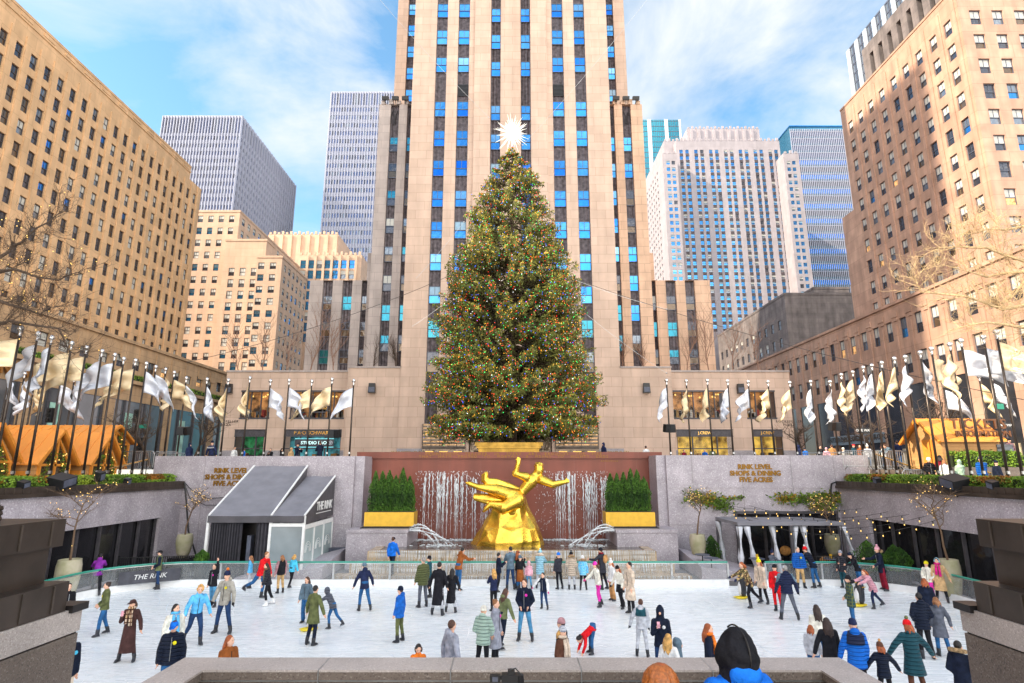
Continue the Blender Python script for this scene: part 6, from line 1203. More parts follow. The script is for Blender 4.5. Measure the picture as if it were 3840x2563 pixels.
for k, (u, v, Y, rz, z, lab) in enumerate(((510, 1690, 36.8, -.15, SZ, 'crowd barrier behind the left hedge nearest the chalets'), (590, 1690, 37.2, .1, SZ, 'crowd barrier behind the left hedge by the granite wall'), (650, 1690, 41, .3, SZ, 'crowd barrier farther back behind the officers on the left'), (3050, 1700, 41, .05, SZ, 'crowd barrier above the right granite wall, leftmost'), (3135, 1700, 40, -.05, SZ, 'crowd barrier above the right granite wall, second from the left'), (3235, 1700, 35.0, .08, SZ, 'crowd barrier beside the stair rail on the right'), (3320, 1700, 35.3, -.1, SZ, 'crowd barrier near the bending man on the right'), (3395, 1700, 36.2, .1, SZ, 'crowd barrier left of the ticket hut'), (3210, 1710, 38.5, .12, SZ, 'crowd barrier above the end of the right granite wall'), (3462, 1770, 30.9, .02, GZ+.02, 'low crowd barrier just behind the right hedge'))): barricade(XA(u, Y), Y, z, rz, lab)
def spot(label, u, v, X, w_=.5, h_=.3, big=False):
    q = atX(u, v, X); o = thing('stage_light', label, 'floodlight', q, 0, 'black floodlights on the hedges'); s = 1 if X < 0 else -1; mb = MB(); mb.obox(q, w_, w_*1.1, h_, 0, 0, .25, .2*s); mb.build('housing', M['black'], o); mb = MB(); mb.tube([q+Vector((0, 0, -h_*1.3)), q], .03, 5); mb.build('bracket', M['dark'], o)
    mb = MB(); mb.obox(q+Vector((s*w_*.51, 0, -.05)), .01, w_*.9, h_*.7, 0, 0, .25, .2*s); mb.build('lens', M['frame_bl'], o)
spot('large black floodlight sitting on the left hedge', 231, 1806, X0+.05, .75, .45); spot('small black floodlight in the left hedge at the far left', 89, 1816, X0+.05, .3, .25); spot('upright black speaker rising from the left hedge', 375, 1786, X0-.1, .3, .42); spot('small black floodlight near the end of the left hedge', 478, 1805, X0, .25, .3)
spot('large black floodlight sitting on the right hedge', 3582, 1811, X1-.05, .8, .48); spot('small black floodlight in the right hedge', 3289, 1802, X1, .28, .28); spot('small black floodlight at the right end of the hedge', 3722, 1818, X1, .3, .3)
def pole_speaker(label, u, v, Y): q = atY(u, v, Y); o = thing('pole_speaker', label, 'speaker', q, 0, 'speakers clamped to the flagpoles'); mb = MB(); mb.obox(q, .34, .3, .5, .4, 0, .2); mb.build('housing', M['black'], o); mb = MB(); mb.obox(q+Vector((.4, .05, 0)), .34, .3, .5, -.4, 0, .2); mb.build('horn', M['black'], o)
pole_speaker('pair of black speakers on a pole at the left corner of the pavilion', 676, 1617, 36.2); pole_speaker('black speaker on the pole before the toy shop', 1240, 1627, 37.3); pole_speaker('pair of black speakers on the pole right of the spruce', 2500, 1607, 37.3); pole_speaker('black speakers on the pole at the right pavilion corner', 3120, 1600, 36)
def tlight(label, u, v, Y):
    q = atY(u, v, Y); o = thing('traffic_light', label, 'traffic light', (q.x, q.y, SZ), 0, 'traffic signals'); mb = MB(); mb.box(q.x-.2, q.x+.2, q.y-.15, q.y+.15, q.z-.55, q.z+.55); mb.build('housing', M['black'], o); mb = MB(); mb.tube([(q.x+.35, q.y+.1, SZ), (q.x+.35, q.y+.1, q.z+1)], .07, 6); mb.tube([(q.x+.35, q.y+.1, q.z+.3), (q.x, q.y+.1, q.z+.3)], .04, 5); mb.build('post', M['frame_dk'], o)
    for k in (-1, 0, 1):
        b = MB(); b.tube([(q.x, q.y-.15, q.z+.34*k), (q.x, q.y-.3, q.z+.34*k)], [.12, .13], 8); b.build('visor', M['dark'], o)
tlight('black traffic signal behind the left flagpoles', 188, 1558, 44); tlight('black traffic signal on the corner left of the pavilion', 513, 1560, 52); tlight('pedestrian signal showing a white walking man at the left corner', 525, 1668, 50)
q = atY(518, 1668, 49.7); 
def street_sign(label, s, u, v, Y, w_, h_, c, tc_, rz=0, post=True):
    q = atY(u, v, Y); o = thing('street_sign', label, 'sign', (q.x, q.y, SZ)); mb = MB(); mb.box(q.x-w_/2, q.x+w_/2, q.y-.03, q.y, q.z-h_/2, q.z+h_/2); mb.build('plate', c, o)
    if s: text('lettering', s, h_*.62, (q.x, q.y-.035, q.z), 0, tc_, o, .004, .004)
    if post: mb = MB(); mb.tube([(q.x, q.y+.05, SZ), (q.x, q.y+.05, q.z+h_)], .04, 6); mb.build('post', M['frame_dk'], o)
sg_ = mat('street_sign_green', (.02,.3,.2), .4, 0, .05)
street_sign('green street name plate on the left corner', '', 535, 1600, 50, 1.0, .3, sg_, M['white']); street_sign('white ONE WAY arrow sign before the grey fascia on the right', 'ONE WAY', 3238, 1615, 46, .95, .42, M['black'], M['white']); street_sign('white ONE WAY sign at the right edge', 'ONE WAY', 3773, 1596, 36, .75, .32, M['black'], M['white']); street_sign('green street name plate at the right edge', '', 3745, 1525, 36, .6, .34, sg_, M['white'])
for u, lab in ((3440, 'street lamp post left of the ticket hut'),): pass
q0, q1 = atY(3195, 1700, 35.5), atY(3460, 1768, 29); 
for P, lab in (((Vector((21.7, 35.4, 6.35)), Vector((21.75, 31.0, 5.25))), 'brass handrail descending beside the right barricades'), ((Vector((-21.6, 31.5, 5.4)), Vector((-21.9, 35.6, 6.0))), 'brass handrail climbing to the left granite wall'), ((Vector((24.6, 34.0, 6.35)), Vector((24.6, 30.6, 5.25))), 'brass handrail in front of the ticket hut')):
    o = thing('handrail', lab, 'handrail', P[0]); mb = MB(); mb.tube(P, .04, 6); mb.build('rail', M['brass'], o); mb = MB()
    for k in range(4): a = P[0].lerp(P[1], k/3); MB().tube([a, Vector((a.x, a.y, GZ))], .025, 5).build('post', M['dark'], o)

# ---------------------------------------------------------------- foreground parapets, bronze planters
for s, side in ((-1, 'left'), (1, 'right')):
    xi = -5.0 if s < 0 else 5.21; o = thing('stone_pier', 'rough granite stair wall in the %s foreground' % side, 'wall', (s*6.5, 5, 0)); mb = MB(); zt = 3.93
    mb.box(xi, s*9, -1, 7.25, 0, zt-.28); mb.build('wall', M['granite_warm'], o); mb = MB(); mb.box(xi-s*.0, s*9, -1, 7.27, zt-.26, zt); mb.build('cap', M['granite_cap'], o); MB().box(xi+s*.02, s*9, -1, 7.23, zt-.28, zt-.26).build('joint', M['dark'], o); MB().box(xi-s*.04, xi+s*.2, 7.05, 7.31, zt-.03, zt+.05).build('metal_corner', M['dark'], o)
    o = thing('bronze_planter', 'dark bronze ribbed planter box on the %s foreground pier' % side, 'planter', (s*6.5, 5, zt)); xo = xi+s*.02; xu = xi+s*.15; mb = MB()
    mb.box(xo, s*9, -1, 7.02, zt+.003, zt+.32); mb.box(xu+s*.07, s*9, -1, 6.9, zt+.32, zt+.70); mb.box(xu, s*9, -1, 7.0, zt+.70, zt+1.0); mb.build('box', M['bronze'], o); mb = MB()
    for k in range(14):
        y = 6.8-k*.42; mb.box(xo-s*.012, xo-s*.001, y-.012, y+.012, zt+.02, zt+.30); mb.box(xu-s*.012, xu-s*.001, y-.012, y+.012, zt+.72, zt+.98)
    for k in range(5): x = abs(xu)+.3+k*.42; mb.box(s*(x-.012), s*(x+.012), 7.0, 7.014, zt+.72, zt+.98)
    mb.build('seams', M['bronze_seam'], o); mb = MB()
    for k in range(3): mb.tube([(xu+s*.45, -1, zt+1.03+.055*k), (xu+s*.45, 6.6, zt+1.03+.055*k), (s*9, 6.6, zt+1.03+.055*k)], .034, 6)
    mb.box(xu+s*.45, s*9, -1, 6.6, zt+1.0, zt+1.18); mb.build('rolled_rim', M['bronze'], o)
zw_ = 3.6; yb2, yf2, xw = 6.52, 6.14, 3.36
o = thing('parapet', 'granite parapet wall with lit-toned top slab across the bottom of the view', 'wall', (0, 6.3, 0)); mb = MB()
mb.box(-xw, xw, yf2+.03, yb2-.02, 0, zw_-.15)
for s in (-1, 1): a, b = sorted((s*xw, s*(xw-.36))); mb.box(a+.02, b-.02, 0, yf2+.03, 0, zw_-.15)
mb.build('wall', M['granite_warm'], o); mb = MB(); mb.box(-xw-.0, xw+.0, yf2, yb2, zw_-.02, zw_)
for s in (-1, 1): a, b = sorted((s*(xw+.0), s*(xw-.38))); mb.box(a, b, 0, yf2, zw_-.02, zw_)
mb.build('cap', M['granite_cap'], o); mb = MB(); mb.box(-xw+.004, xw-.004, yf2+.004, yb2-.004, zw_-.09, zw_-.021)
for s in (-1, 1): a, b = sorted((s*(xw-.004), s*(xw-.376))); mb.box(a, b, 0, yf2+.003, zw_-.09, zw_-.021)
mb.box(-xw+.01, xw-.01, yf2+.03, yb2-.01, zw_-.15, zw_-.094); mb.build('shaded_cap_edge', M['granite_warm'], o); mb = MB(); mb.box(-xw+.3, xw-.3, yf2+.012, yf2+.029, zw_-.106, zw_-.094)  # pale top slab, dark edge below: light from above put into the colours
for x in (-2.2, -.1, 1.0, 2.55)[:0] or (XA(1195, yf2, 2490), XA(1690, yf2, 2490), XA(2180, yf2, 2490), XA(2672, yf2, 2490)): mb.box(x-.005, x+.005, yf2-.002, yb2, zw_-.4, zw_+.002)
mb.build('joint', M['steel'], o)
for s, lab in ((-1, 'brass handrail on the left wing of the parapet'), (1, 'brass handrail on the right wing of the parapet')):
    P = [Vector((s*(xw+.08), 5.9, zw_-.3)), Vector((s*(xw+.08), 3.5, zw_-.42))]; h_ = thing('handrail', lab, 'handrail', P[0]); mb = MB(); mb.tube(P, .022, 8); mb.build('rail', M['brass'], h_)
q = atZ(3190, 2530, 3.25); bz = barricade(2.72, 5.0, 2.55, R(-62), 'grey steel crowd barrier in the right foreground by the parapet', 1.9, .98)
# ---------------------------------------------------------------- people
def pattern(name, kind, c, c2, c3=None):
    m, t, p = newmat(name); n = t.nodes; l = t.links.new; p.inputs['Roughness'].default_value = .8; p.inputs['Specular IOR Level'].default_value = .2; tc = n.new('ShaderNodeTexCoord')
    if kind == 'puffer':
        w_ = n.new('ShaderNodeTexWave'); w_.bands_direction = 'Z'; w_.inputs['Scale'].default_value = 3.6; w_.inputs['Distortion'].default_value = .6; l(tc.outputs['Object'], w_.inputs['Vector']); b = n.new('ShaderNodeBump'); b.inputs['Strength'].default_value = .9; b.inputs['Distance'].default_value = .06; l(w_.outputs['Fac'], b.inputs['Height']); l(b.outputs[0], p.inputs['Normal']); p.inputs['Roughness'].default_value = .42; p.inputs['Base Color'].default_value = (*c, 1)
        nz = n.new('ShaderNodeTexNoise'); nz.inputs['Scale'].default_value = 6; l(tc.outputs['Object'], nz.inputs['Vector']); r = n.new('ShaderNodeValToRGB'); l(nz.outputs['Fac'], r.inputs[0]); r.color_ramp.elements[0].color = (*[x*.75 for x in c], 1); r.color_ramp.elements[1].color = (*[min(1, x*1.25) for x in c], 1); l(r.outputs[0], p.inputs['Base Color'])
    elif kind == 'plaid':
        b = n.new('ShaderNodeTexBrick'); b.offset = 0; b.inputs['Scale'].default_value = 1; b.inputs['Brick Width'].default_value = .09; b.inputs['Row Height'].default_value = .11; b.inputs['Mortar Size'].default_value = .018; b.inputs['Color1'].default_value = (*c, 1); b.inputs['Color2'].default_value = (*c2, 1); b.inputs['Mortar'].default_value = (*(c3 or c2), 1)
        s = n.new('ShaderNodeSeparateXYZ'); l(tc.outputs['Object'], s.inputs[0]); a = n.new('ShaderNodeMath'); a.operation = 'ADD'; l(s.outputs[0], a.inputs[0]); l(s.outputs[1], a.inputs[1]); cb = n.new('ShaderNodeCombineXYZ'); l(a.outputs[0], cb.inputs[0]); l(s.outputs[2], cb.inputs[1]); l(cb.outputs[0], b.inputs['Vector']); l(b.outputs['Color'], p.inputs['Base Color'])
    else:
        nz = n.new('ShaderNodeTexNoise'); nz.inputs['Scale'].default_value = 13; l(tc.outputs['Object'], nz.inputs['Vector']); r = n.new('ShaderNodeValToRGB'); r.color_ramp.interpolation = 'CONSTANT'; l(nz.outputs['Fac'], r.inputs[0]); e = r.color_ramp.elements; e[0].color = (*c, 1); e[1].color = (*c2, 1); e[1].position = .47; q = e.new(.56); q.color = (*(c3 or c), 1); l(r.outputs[0], p.inputs['Base Color'])
    return m
C_ = {k: srgb(*v) for k, v in dict(black=(30,30,36), char=(52,52,60), navy=(34,42,74), dnavy=(24,32,52), blue=(30,100,190), royal=(24,110,215), sky=(95,180,235), cyan=(80,195,235), ice=(160,210,230), teal=(35,80,92), olive=(98,104,66), green=(110,118,82), sage=(160,185,165), mint=(175,200,185), gray=(150,152,165), lgray=(190,192,200), dgray=(92,96,108), slate=(95,115,130), brown=(96,62,48), dbrown=(72,48,46), tan=(200,165,120), beige=(215,195,175), cream=(235,228,215), white=(240,240,240), red=(220,28,36), dred=(130,25,45), pink=(235,170,185), hot=(240,60,180), mag=(215,40,130), purple=(130,45,150), mauve=(175,130,135), camel=(190,140,90), rust=(150,85,40), orange=(230,120,40), yellow=(240,220,40), jean=(45,95,145), djean=(38,62,100), ljean=(80,140,180), khaki=(200,165,115), stonec=(165,160,150)).items()}
SK = {'l': srgb(232,182,155), 'm': srgb(205,150,120), 'd': srgb(130,88,66)}
HR = {'bk': srgb(32,26,26), 'br': srgb(80,50,36), 'db': srgb(55,38,32), 'bl': srgb(205,155,85), 'rd': srgb(165,85,40), 'gy': srgb(150,145,142), 'lb': srgb(150,100,62)}
_pm = {}
def PM(spec):
    if spec in _pm: return _pm[spec]
    if ':' in spec:
        k, c = spec.split(':')
        if k == 'puf': m = pattern('quilted_%s' % c, 'puffer', C_[c], C_[c])
        elif k == 'plaid': a = c.split(','); m = pattern('plaid', 'plaid', C_[a[0]], C_[a[1]], C_[a[2]] if len(a) > 2 else None)
        elif k == 'camo': a = c.split(','); m = pattern('camouflage', 'camo', C_[a[0]], C_[a[1]], C_[a[2]])
        elif k == 'hair': m = mat('hair', HR[c], .5, 0, .35, 14, .5, 60)
        elif k == 'skin': m = mat('skin', SK[c], .55, 0, .06, 3, spec=.35)
    else: m = cloth(C_[spec])
    _pm[spec] = m; return m
M['skate'] = mat('skate_boot', (.018,.02,.028), .3, .1, .3); M['blade'] = mat('skate_blade', (.6,.62,.65), .25, .9, .05); M['eye'] = mat('eye', (.02,.015,.012), .2, 0, .05); M['lip'] = mat('lip', (.42,.16,.14), .5, 0, .1); M['fur'] = mat('fur_trim', (.40,.26,.13), .95, 0, .5, 20, 1.0, 40)
POSE = dict(
 stand=dict(la=4, ra=4, lax=9, rax=9, lae=12, rae=12), pocket=dict(la=4, ra=4, lax=16, rax=16, laf=-4, raf=-4, lae=55, rae=55, lin=42, rin=42), glide=dict(lf=14, lk=22, rf=-10, rk=14, la=7, ra=6, lean=10, lax=20, rax=20, lae=18, rae=18),
 stride=dict(lf=20, lk=30, rf=-26, rk=26, la=6, ra=9, lean=16, laf=-14, raf=18, lax=16, rax=16, lae=22, rae=26), rail=dict(lean=20, laf=48, raf=48, lae=38, rae=38, lax=12, rax=12, la=5, ra=6, rf=-4), phone=dict(raf=26, rae=112, rax=6, rin=30, lax=10, lae=10, la=5, ra=5),
 hold=dict(lean=30, laf=55, raf=55, lae=15, rae=15, lf=20, lk=26, rf=-24, rk=20), bend=dict(lean=128, laf=-32, raf=-30, lf=12, rf=8, lk=12, rk=12, la=7, ra=7), spread=dict(lax=42, rax=42, lae=8, rae=8, la=6, ra=6, lean=4), chest=dict(laf=30, raf=30, lae=100, rae=100, lin=40, rin=40, la=4, ra=4),
 wide=dict(la=13, ra=13, lax=22, rax=22, lae=16, rae=16, lk=8, rk=8, lf=5, rf=5), raise_=dict(laf=150, lax=25, lae=12, rax=10, rae=20, la=5, ra=5, rf=-8), walk=dict(lf=22, lk=12, rf=-18, rk=14, raf=16, laf=-14, lax=8, rax=8, lae=18, rae=22), skateback=dict(lf=12, lk=20, rf=-34, rk=30, la=4, ra=5, lean=18, lax=18, rax=18))
finish = []
def cloth_c(t): return C_.get(t.split(':')[-1].split(',')[0], (.2, .2, .2))
def hash_(t): return sum((i+1)*ord(c) for i, c in enumerate(t))
def person(label, at, head=None, H=None, face=0, pose='stand', top='black', hem=.50, bottom='jean', hair='br', hs='short', hat=None, hatc='black', skin='l', shoes='skate', scarf=None, badge=None, extra=None, hood=None, group='skaters on the rink', z0=.03, hy=0, hp=0, skirt=None, sleeve=None, glove=None, fat=1.0, child=False, vox=.024, **po):
    P = dict(lf=0, rf=0, la=4, ra=4, lk=0, rk=0, lean=0, laf=0, raf=0, lax=9, rax=9, lae=12, rae=12, lin=10, rin=10); P.update(POSE[pose]); rj = random.Random(hash_(label)); P = {k_: (v_+rj.uniform(-5, 5) if k_ in ('lax', 'rax', 'lae', 'rae', 'laf', 'raf') else v_+rj.uniform(-3, 3) if k_ in ('lf', 'rf', 'la', 'ra') else v_) for k_, v_ in P.items()}; P['lk'] = max(P['lk'], 5+rj.uniform(0, 9)); P['rk'] = max(P['rk'], 5+rj.uniform(0, 9)); hy += rj.uniform(-18, 18); P.update(po)
    if hem < .34: P['lf'], P['rf'] = P['lf']*.35, P['rf']*.35; P['lk'], P['rk'] = P['lk']*.5, P['rk']*.5
    u, v = at
    if H is None and head is not None:
        loc = atZ(u, v, z0); H = atY(head[0], head[1], loc.y).z-z0-.06
    elif head == 'top': loc = atZ(u, v, z0+H+.06); loc.z = z0
    else: loc = atZ(u, v, z0)
    H = max(.9, min(2.05, H)); s = H/1.75; hd = 1.12 if child or H < 1.45 else 1.0
    o = thing('person', label, 'person', loc, R(face), group)
    hip = Vector((0, 0, .93*s)); ln = R(P['lean']); sp = Vector((0, -math.sin(ln), math.cos(ln))); fw = Vector((0, -math.cos(ln), -math.sin(ln)))
    neck = hip+sp*.56*s; hc = neck+(sp*.85+Vector((0, 0, .15))).normalized()*.155*s+Vector((0, -.02*s, 0))
    def lm(sd, f, a, k, L1, L2, start):
        d = lambda f_: Vector((sd*math.sin(R(a)), -math.sin(R(f_))*math.cos(R(a)), -math.cos(R(f_))*math.cos(R(a))))
        kn = start+d(f)*L1; an = kn+d(f-k)*L2; return kn, an
    legs = {}
    for sd, p_ in ((1, 'l'), (-1, 'r')):
        st_ = hip+Vector((sd*.088*s, 0, -.02*s)); legs[sd] = (st_,)+lm(sd, P[p_+'f'], P[p_+'a'], P[p_+'k'], .43*s, .42*s, st_)
    low = min(legs[1][2].z, legs[-1][2].z)-.125*s; D = Vector((0, 0, -low))
    hip += D; neck += D; hc += D; legs = {k: tuple(q+D for q in t_) for k, t_ in legs.items()}
    if shoes != 'skate': D2 = Vector((0, 0, -.035*s)); hip += D2; neck += D2; hc += D2; legs = {k: tuple(q+D2 for q in t_) for k, t_ in legs.items()}
    arms = {}
    for sd, p_ in ((1, 'l'), (-1, 'r')):
        sh = neck-sp*.065*s+Vector((sd*.185*s*fat**.5, 0, 0)); f = P[p_+'af']+(P['lean'] if P[p_+'af'] < 40 else 0)*.3; a = P[p_+'ax']; d1 = Vector((sd*math.sin(R(a)), -math.sin(R(f))*math.cos(R(a)), -math.cos(R(f))*math.cos(R(a)))); el = sh+d1*.30*s; e = P[p_+'ae']; i_ = P[p_+'in']
        f2 = f+e; a2 = a-i_; d2 = Vector((sd*math.sin(R(a2)), -math.sin(R(f2))*math.cos(R(a2)), -math.cos(R(f2))*math.cos(R(a2)))); wr = el+d2*.255*s; arms[sd] = (sh, el, wr, d2)
    HM_ = Matrix.Rotation(R(hy), 3, 'Z') @ Matrix.Rotation(R(hp)+ln*.45, 3, 'X'); hq = lambda x, y, z: hc+HM_ @ Vector((x*s*hd, y*s*hd, z*s*hd))
    # body: one continuous skin
    b = MB(); rt_ = HM_
    b.ell(hc, .077*s*hd, .098*s*hd, .118*s*hd, 14, 10, rot=rt_); b.ell(hq(0, -.012, -.062), .056*s*hd, .075*s*hd, .062*s*hd, 10, 7, rot=rt_); b.ell(hq(0, -.098, -.022), .016*s, .022*s, .03*s, 6, 5, rot=rt_)
    for sd in (-1, 1): b.ell(hq(sd*.078, .005, -.015), .014*s, .022*s, .034*s, 6, 5, rot=rt_)
    b.tube([neck-sp*.08*s, hc-Vector((0, 0, .06*s))], [.062*s, .052*s], 10); b.rings([[hip+(neck-hip)*f_+Vector((w_*s*math.cos(2*math.pi*j/12), 0, 0))+fw*(d_*s*math.sin(2*math.pi*j/12)) for j in range(12)] for f_, w_, d_ in ((-.08, .12, .09), (.2, .13, .09), (.6, .15, .10), (.9, .17, .085), (1.0, .07, .06))])
    def cap(bb, pts, rad, n=9):
        bb.tube(pts, rad, n)
        for q, r_ in zip(pts, rad): bb.ell(q, r_, n=8, m=6)
    for sd in (-1, 1):
        sh, el, wr, d2 = arms[sd]; cap(b, [sh, el, wr], [.046*s, .038*s, .028*s]); cap(b, list(legs[sd]), [.075*s, .052*s, .04*s])
        b.ell(wr+d2*.05*s, .032*s, .040*s, .05*s, 8, 6, rot=d2.to_track_quat('Z', 'Y').to_matrix())
    bo = b.build('body', [PM('skin:'+skin), M['eye'], M['lip'], PM(glove) if glove else PM('skin:'+skin)], o, local=True)
    def rm(ob, vx, it=2):
        r_ = ob.modifiers.new('r', 'REMESH'); r_.mode = 'VOXEL'; r_.voxel_size = vx; r_.use_smooth_shade = True; q = ob.modifiers.new('s', 'SMOOTH'); q.iterations = it; q.factor = .5
    rm(bo, .017*s if vox <= .024 else .022*s, 1)
    ex = MB()
    for sd in (-1, 1): ex.ell(hq(sd*.031, -.088, .010), .011*s, .006*s, .007*s, 6, 4, 1, rot=rt_); ex.ell(hq(sd*.031, -.09, .028), .018*s, .006*s, .004*s, 5, 3, 1, rot=rt_)
    ex.ell(hq(0, -.088, -.062), .022*s, .008*s, .007*s, 6, 4, 2, rot=rt_)
    for sd in (-1, 1):
        sh, el, wr, d2 = arms[sd]; sx = d2.cross(Vector((0, 1, 0))); sx = (sx if sx.length > .1 else Vector((1, 0, 0))).normalized(); nr = d2.cross(sx).normalized(); pm_ = wr+d2*.075*s
        for k in range(4):
            q0 = pm_+nr*(k-1.5)*.018*s; ln_ = (.062, .074, .07, .055)[k]*s; ex.tube([q0-d2*.02*s, q0+d2*ln_*.55+sx*.012*s*sd, q0+d2*ln_+sx*.034*s*sd], [.0095*s, .009*s, .007*s], 5, 3)
        ex.tube([wr+d2*.02*s+nr*.026*s, wr+d2*.06*s+nr*.052*s, wr+d2*.09*s+nr*.055*s], [.012*s, .011*s, .008*s], 5, 3)
        if glove: ex.ell(wr+d2*.05*s, .042*s, .05*s, .065*s, 8, 6, 3, rot=d2.to_track_quat('Z', 'Y').to_matrix())
    finish.append((bo, ex))
    # trousers
    long_ = hem < .34
    t_ = MB(); t_.rings([[hip+Vector((0, 0, z_*s))+Vector((w_*s*fat*math.cos(2*math.pi*j/12), d_*s*math.sin(2*math.pi*j/12), 0)) for j in range(12)] for z_, w_, d_ in ((-.10, .15, .11), (.0, .172, .125), (.1, .16, .115), (.16, .15, .11))])
    wd_ = P.get('flare', 0)
    for sd in (-1, 1): h_, k_, a_ = legs[sd]; dn = (a_-k_).normalized(); cap(t_, [h_, k_, a_+dn*(-.02 if shoes == 'skate' else .02)*s], [.098*s*fat, (.070+wd_*.015)*s, (.056+wd_*.03)*s], 10)
    to = t_.build('trousers', PM(bottom), o, local=True); rm(to, vox*s, 2)
    # coat, jacket or jumper
    c = MB(); th = 1.12 if 'puf' in top else 1.0; hz = hem*1.75*s; rings_ = []; nr_ = 16
    prof_ = [(1.03, .078, .075), (.97, .135, .095), (.90, .178, .118), (.72, .178, .128), (.45, .168, .122), (.2, .17, .125), (.0, .182, .134)]
    for f_, w_, d_ in prof_: q = hip+(neck-hip)*f_; rings_.append([q+Vector((w_*s*th*fat*math.cos(2*math.pi*j/nr_), 0, 0))+fw*(d_*s*th*fat*math.sin(2*math.pi*j/nr_)) for j in range(nr_)])
    below = hip.z-hz; kf = (legs[1][1]+legs[-1][1])/2-hip
    if below > .03:
        for q_ in (.35, .7, 1.0):
            z_ = below*q_; f_ = 1+(.10 if below < .3 else .32)*q_; cx = kf*min(1, z_/(.45*s))*.6; rings_.append([Vector((hip.x+cx.x+.182*s*th*fat*f_*math.cos(2*math.pi*j/nr_), hip.y+cx.y-.138*s*th*fat*f_*math.sin(2*math.pi*j/nr_)*(1+.05*math.sin(j*2.3)), hip.z-z_)) for j in range(nr_)])
    c.rings(rings_)
    for sd in (-1, 1): sh, el, wr, d2 = arms[sd]; cap(c, [sh-Vector((sd*.02*s, 0, .01*s)), el, wr], [.083*s*th, .068*s*th, .055*s*th], 10)
    if hood == 'down': c.ell(neck+sp*.03*s-fw*.09*s, .12*s, .075*s, .09*s, 10, 7)
    elif hs != 'x': c.tube([neck-sp*.02*s, neck+sp*.055*s], [.085*s, .078*s], 12)
    if hood == 'up': c.ell(hq(0, .028, .028), .112*s*hd, .125*s*hd, .145*s*hd, 14, 10, rot=rt_); c.ell(hq(0, .06, .10), .07*s, .09*s, .09*s, 10, 7, rot=rt_); c.tube([neck, hc], [.11*s, .10*s], 12)
    co = c.build('coat' if long_ else 'jacket', PM(top), o, local=True); rm(co, vox*s, 2)
    if hood == 'up': # face opening: dark lining ring
        pass
    if hood != 'up' and not skirt and not pose == 'bend':
        z_ = MB(); z_.tube([hip+(neck-hip)*f_+fw*(d_*s*th*fat+.004) for f_, d_ in ((-.02, .134), (.2, .126), (.45, .123), (.72, .128), (.9, .118))], .008*s, 4); z_.build('zip', M['dark'] if sum(cloth_c(top)) > .12 else M['steel'], co, local=True)
    if sleeve:
        c = MB()
        for sd in (-1, 1): sh, el, wr, d2 = arms[sd]; cap(c, [sh+Vector((sd*.01*s, 0, 0)), el, wr], [.088*s, .073*s, .06*s], 10)
        so2 = c.build('sleeves', PM(sleeve), o, local=True); rm(so2, vox*s, 2)
    if skirt:
        c = MB(); hz2 = skirt[1]*1.75*s; c.rings([[hip+Vector((w_*s*math.cos(2*math.pi*j/14), w_*.8*s*math.sin(2*math.pi*j/14), z_)) for j in range(14)] for z_, w_ in ((.12*s, .165), (0, .19), (hz2-hip.z, .23))]); c.build('skirt', PM(skirt[0]), o, local=True, smooth=True)
    # hair and hat
    if hs != 'x':
        h_ = MB(); h_.ell(hq(0, .022, .030), .086*s*hd, .098*s*hd, .108*s*hd, 14, 9, rot=rt_)
        if hs in ('long', 'mid'):
            L_ = .36 if hs == 'long' else .2; rg = random.Random(len(label)); 
            for k in range(7):
                a = -80+160*k/6; x_, y_ = math.sin(R(a))*.078, .018+math.cos(R(a))*.07; p0 = hq(x_, y_, .02); p2 = neck+Vector((x_*1.35*s+rg.uniform(-.02, .02)*s, 0, 0))-fw*(y_*1.5+.02)*s-Vector((0, 0, (L_-.2+rg.uniform(-.04, .03))*s)); h_.tube([p0, (p0+p2)/2-fw*.02*s, p2], [.036*s, .042*s, .016*s], 7)
        if hs == 'bun': h_.ell(hq(0, .09, .095), .042*s, n=9, m=6)
        if hs == 'pony': h_.tube([hq(0, .1, .04), hq(0, .15, .0), hq(0, .12, -.16)], [.03*s, .035*s, .012*s], 7)
        if hs == 'curly':
            rg = random.Random(5)
            for k in range(40): a, z_ = rg.uniform(0, 6.28), rg.uniform(-.03, .13); r_ = math.sqrt(max(.0, 1-(z_/.14)**2)); x_, y_ = r_*.09*math.cos(a), .02+r_*.095*math.sin(a); h_.ell(hq(x_, y_ if y_ > -.06 or z_ > .05 else .02, z_), rg.uniform(.022, .036)*s, n=6, m=5)
        ho = h_.build('hair', PM('hair:'+hair), o, local=True); rm(ho, .016*s, 1)
    if hat:
        h_ = MB(); 
        if hat in ('beanie', 'pom'):
            rs = [[hq(.093*q*math.cos(2*math.pi*j/14), .012+.106*q*math.sin(2*math.pi*j/14), z_) for j in range(14)] for z_, q in ((.015, .96), (.02, 1.03), (.055, 1.03), (.06, .99), (.11, .88), (.145, .6), (.162, .12))]; h_.rings(rs)
            if hat == 'pom': pmo = MB(); pmo.ell(hq(0, .015, .195), .046*s, n=9, m=7); 
        elif hat == 'cap':
            rs = [[hq(.09*q*math.cos(2*math.pi*j/14), .006+.105*q*math.sin(2*math.pi*j/14), z_) for j in range(14)] for z_, q in ((.025, 1.0), (.07, .98), (.11, .75), (.128, .15))]; h_.rings(rs); h_.add([hq(-.075, -.085, .032), hq(.075, -.085, .032), hq(.05, -.18, .018), hq(-.05, -.18, .018), hq(-.075, -.085, .042), hq(.075, -.085, .042), hq(.05, -.18, .026), hq(-.05, -.18, .026)], [(0,1,2,3),(7,6,5,4),(0,4,5,1),(1,5,6,2),(2,6,7,3),(3,7,4,0)])
        elif hat == 'band': h_.rings([[hq(.09*math.cos(2*math.pi*j/14), .012+.104*math.sin(2*math.pi*j/14), z_) for j in range(14)] for z_ in (.02, .07)])
        hb = h_.build('hat', PM(hatc), o, local=True, smooth=True)
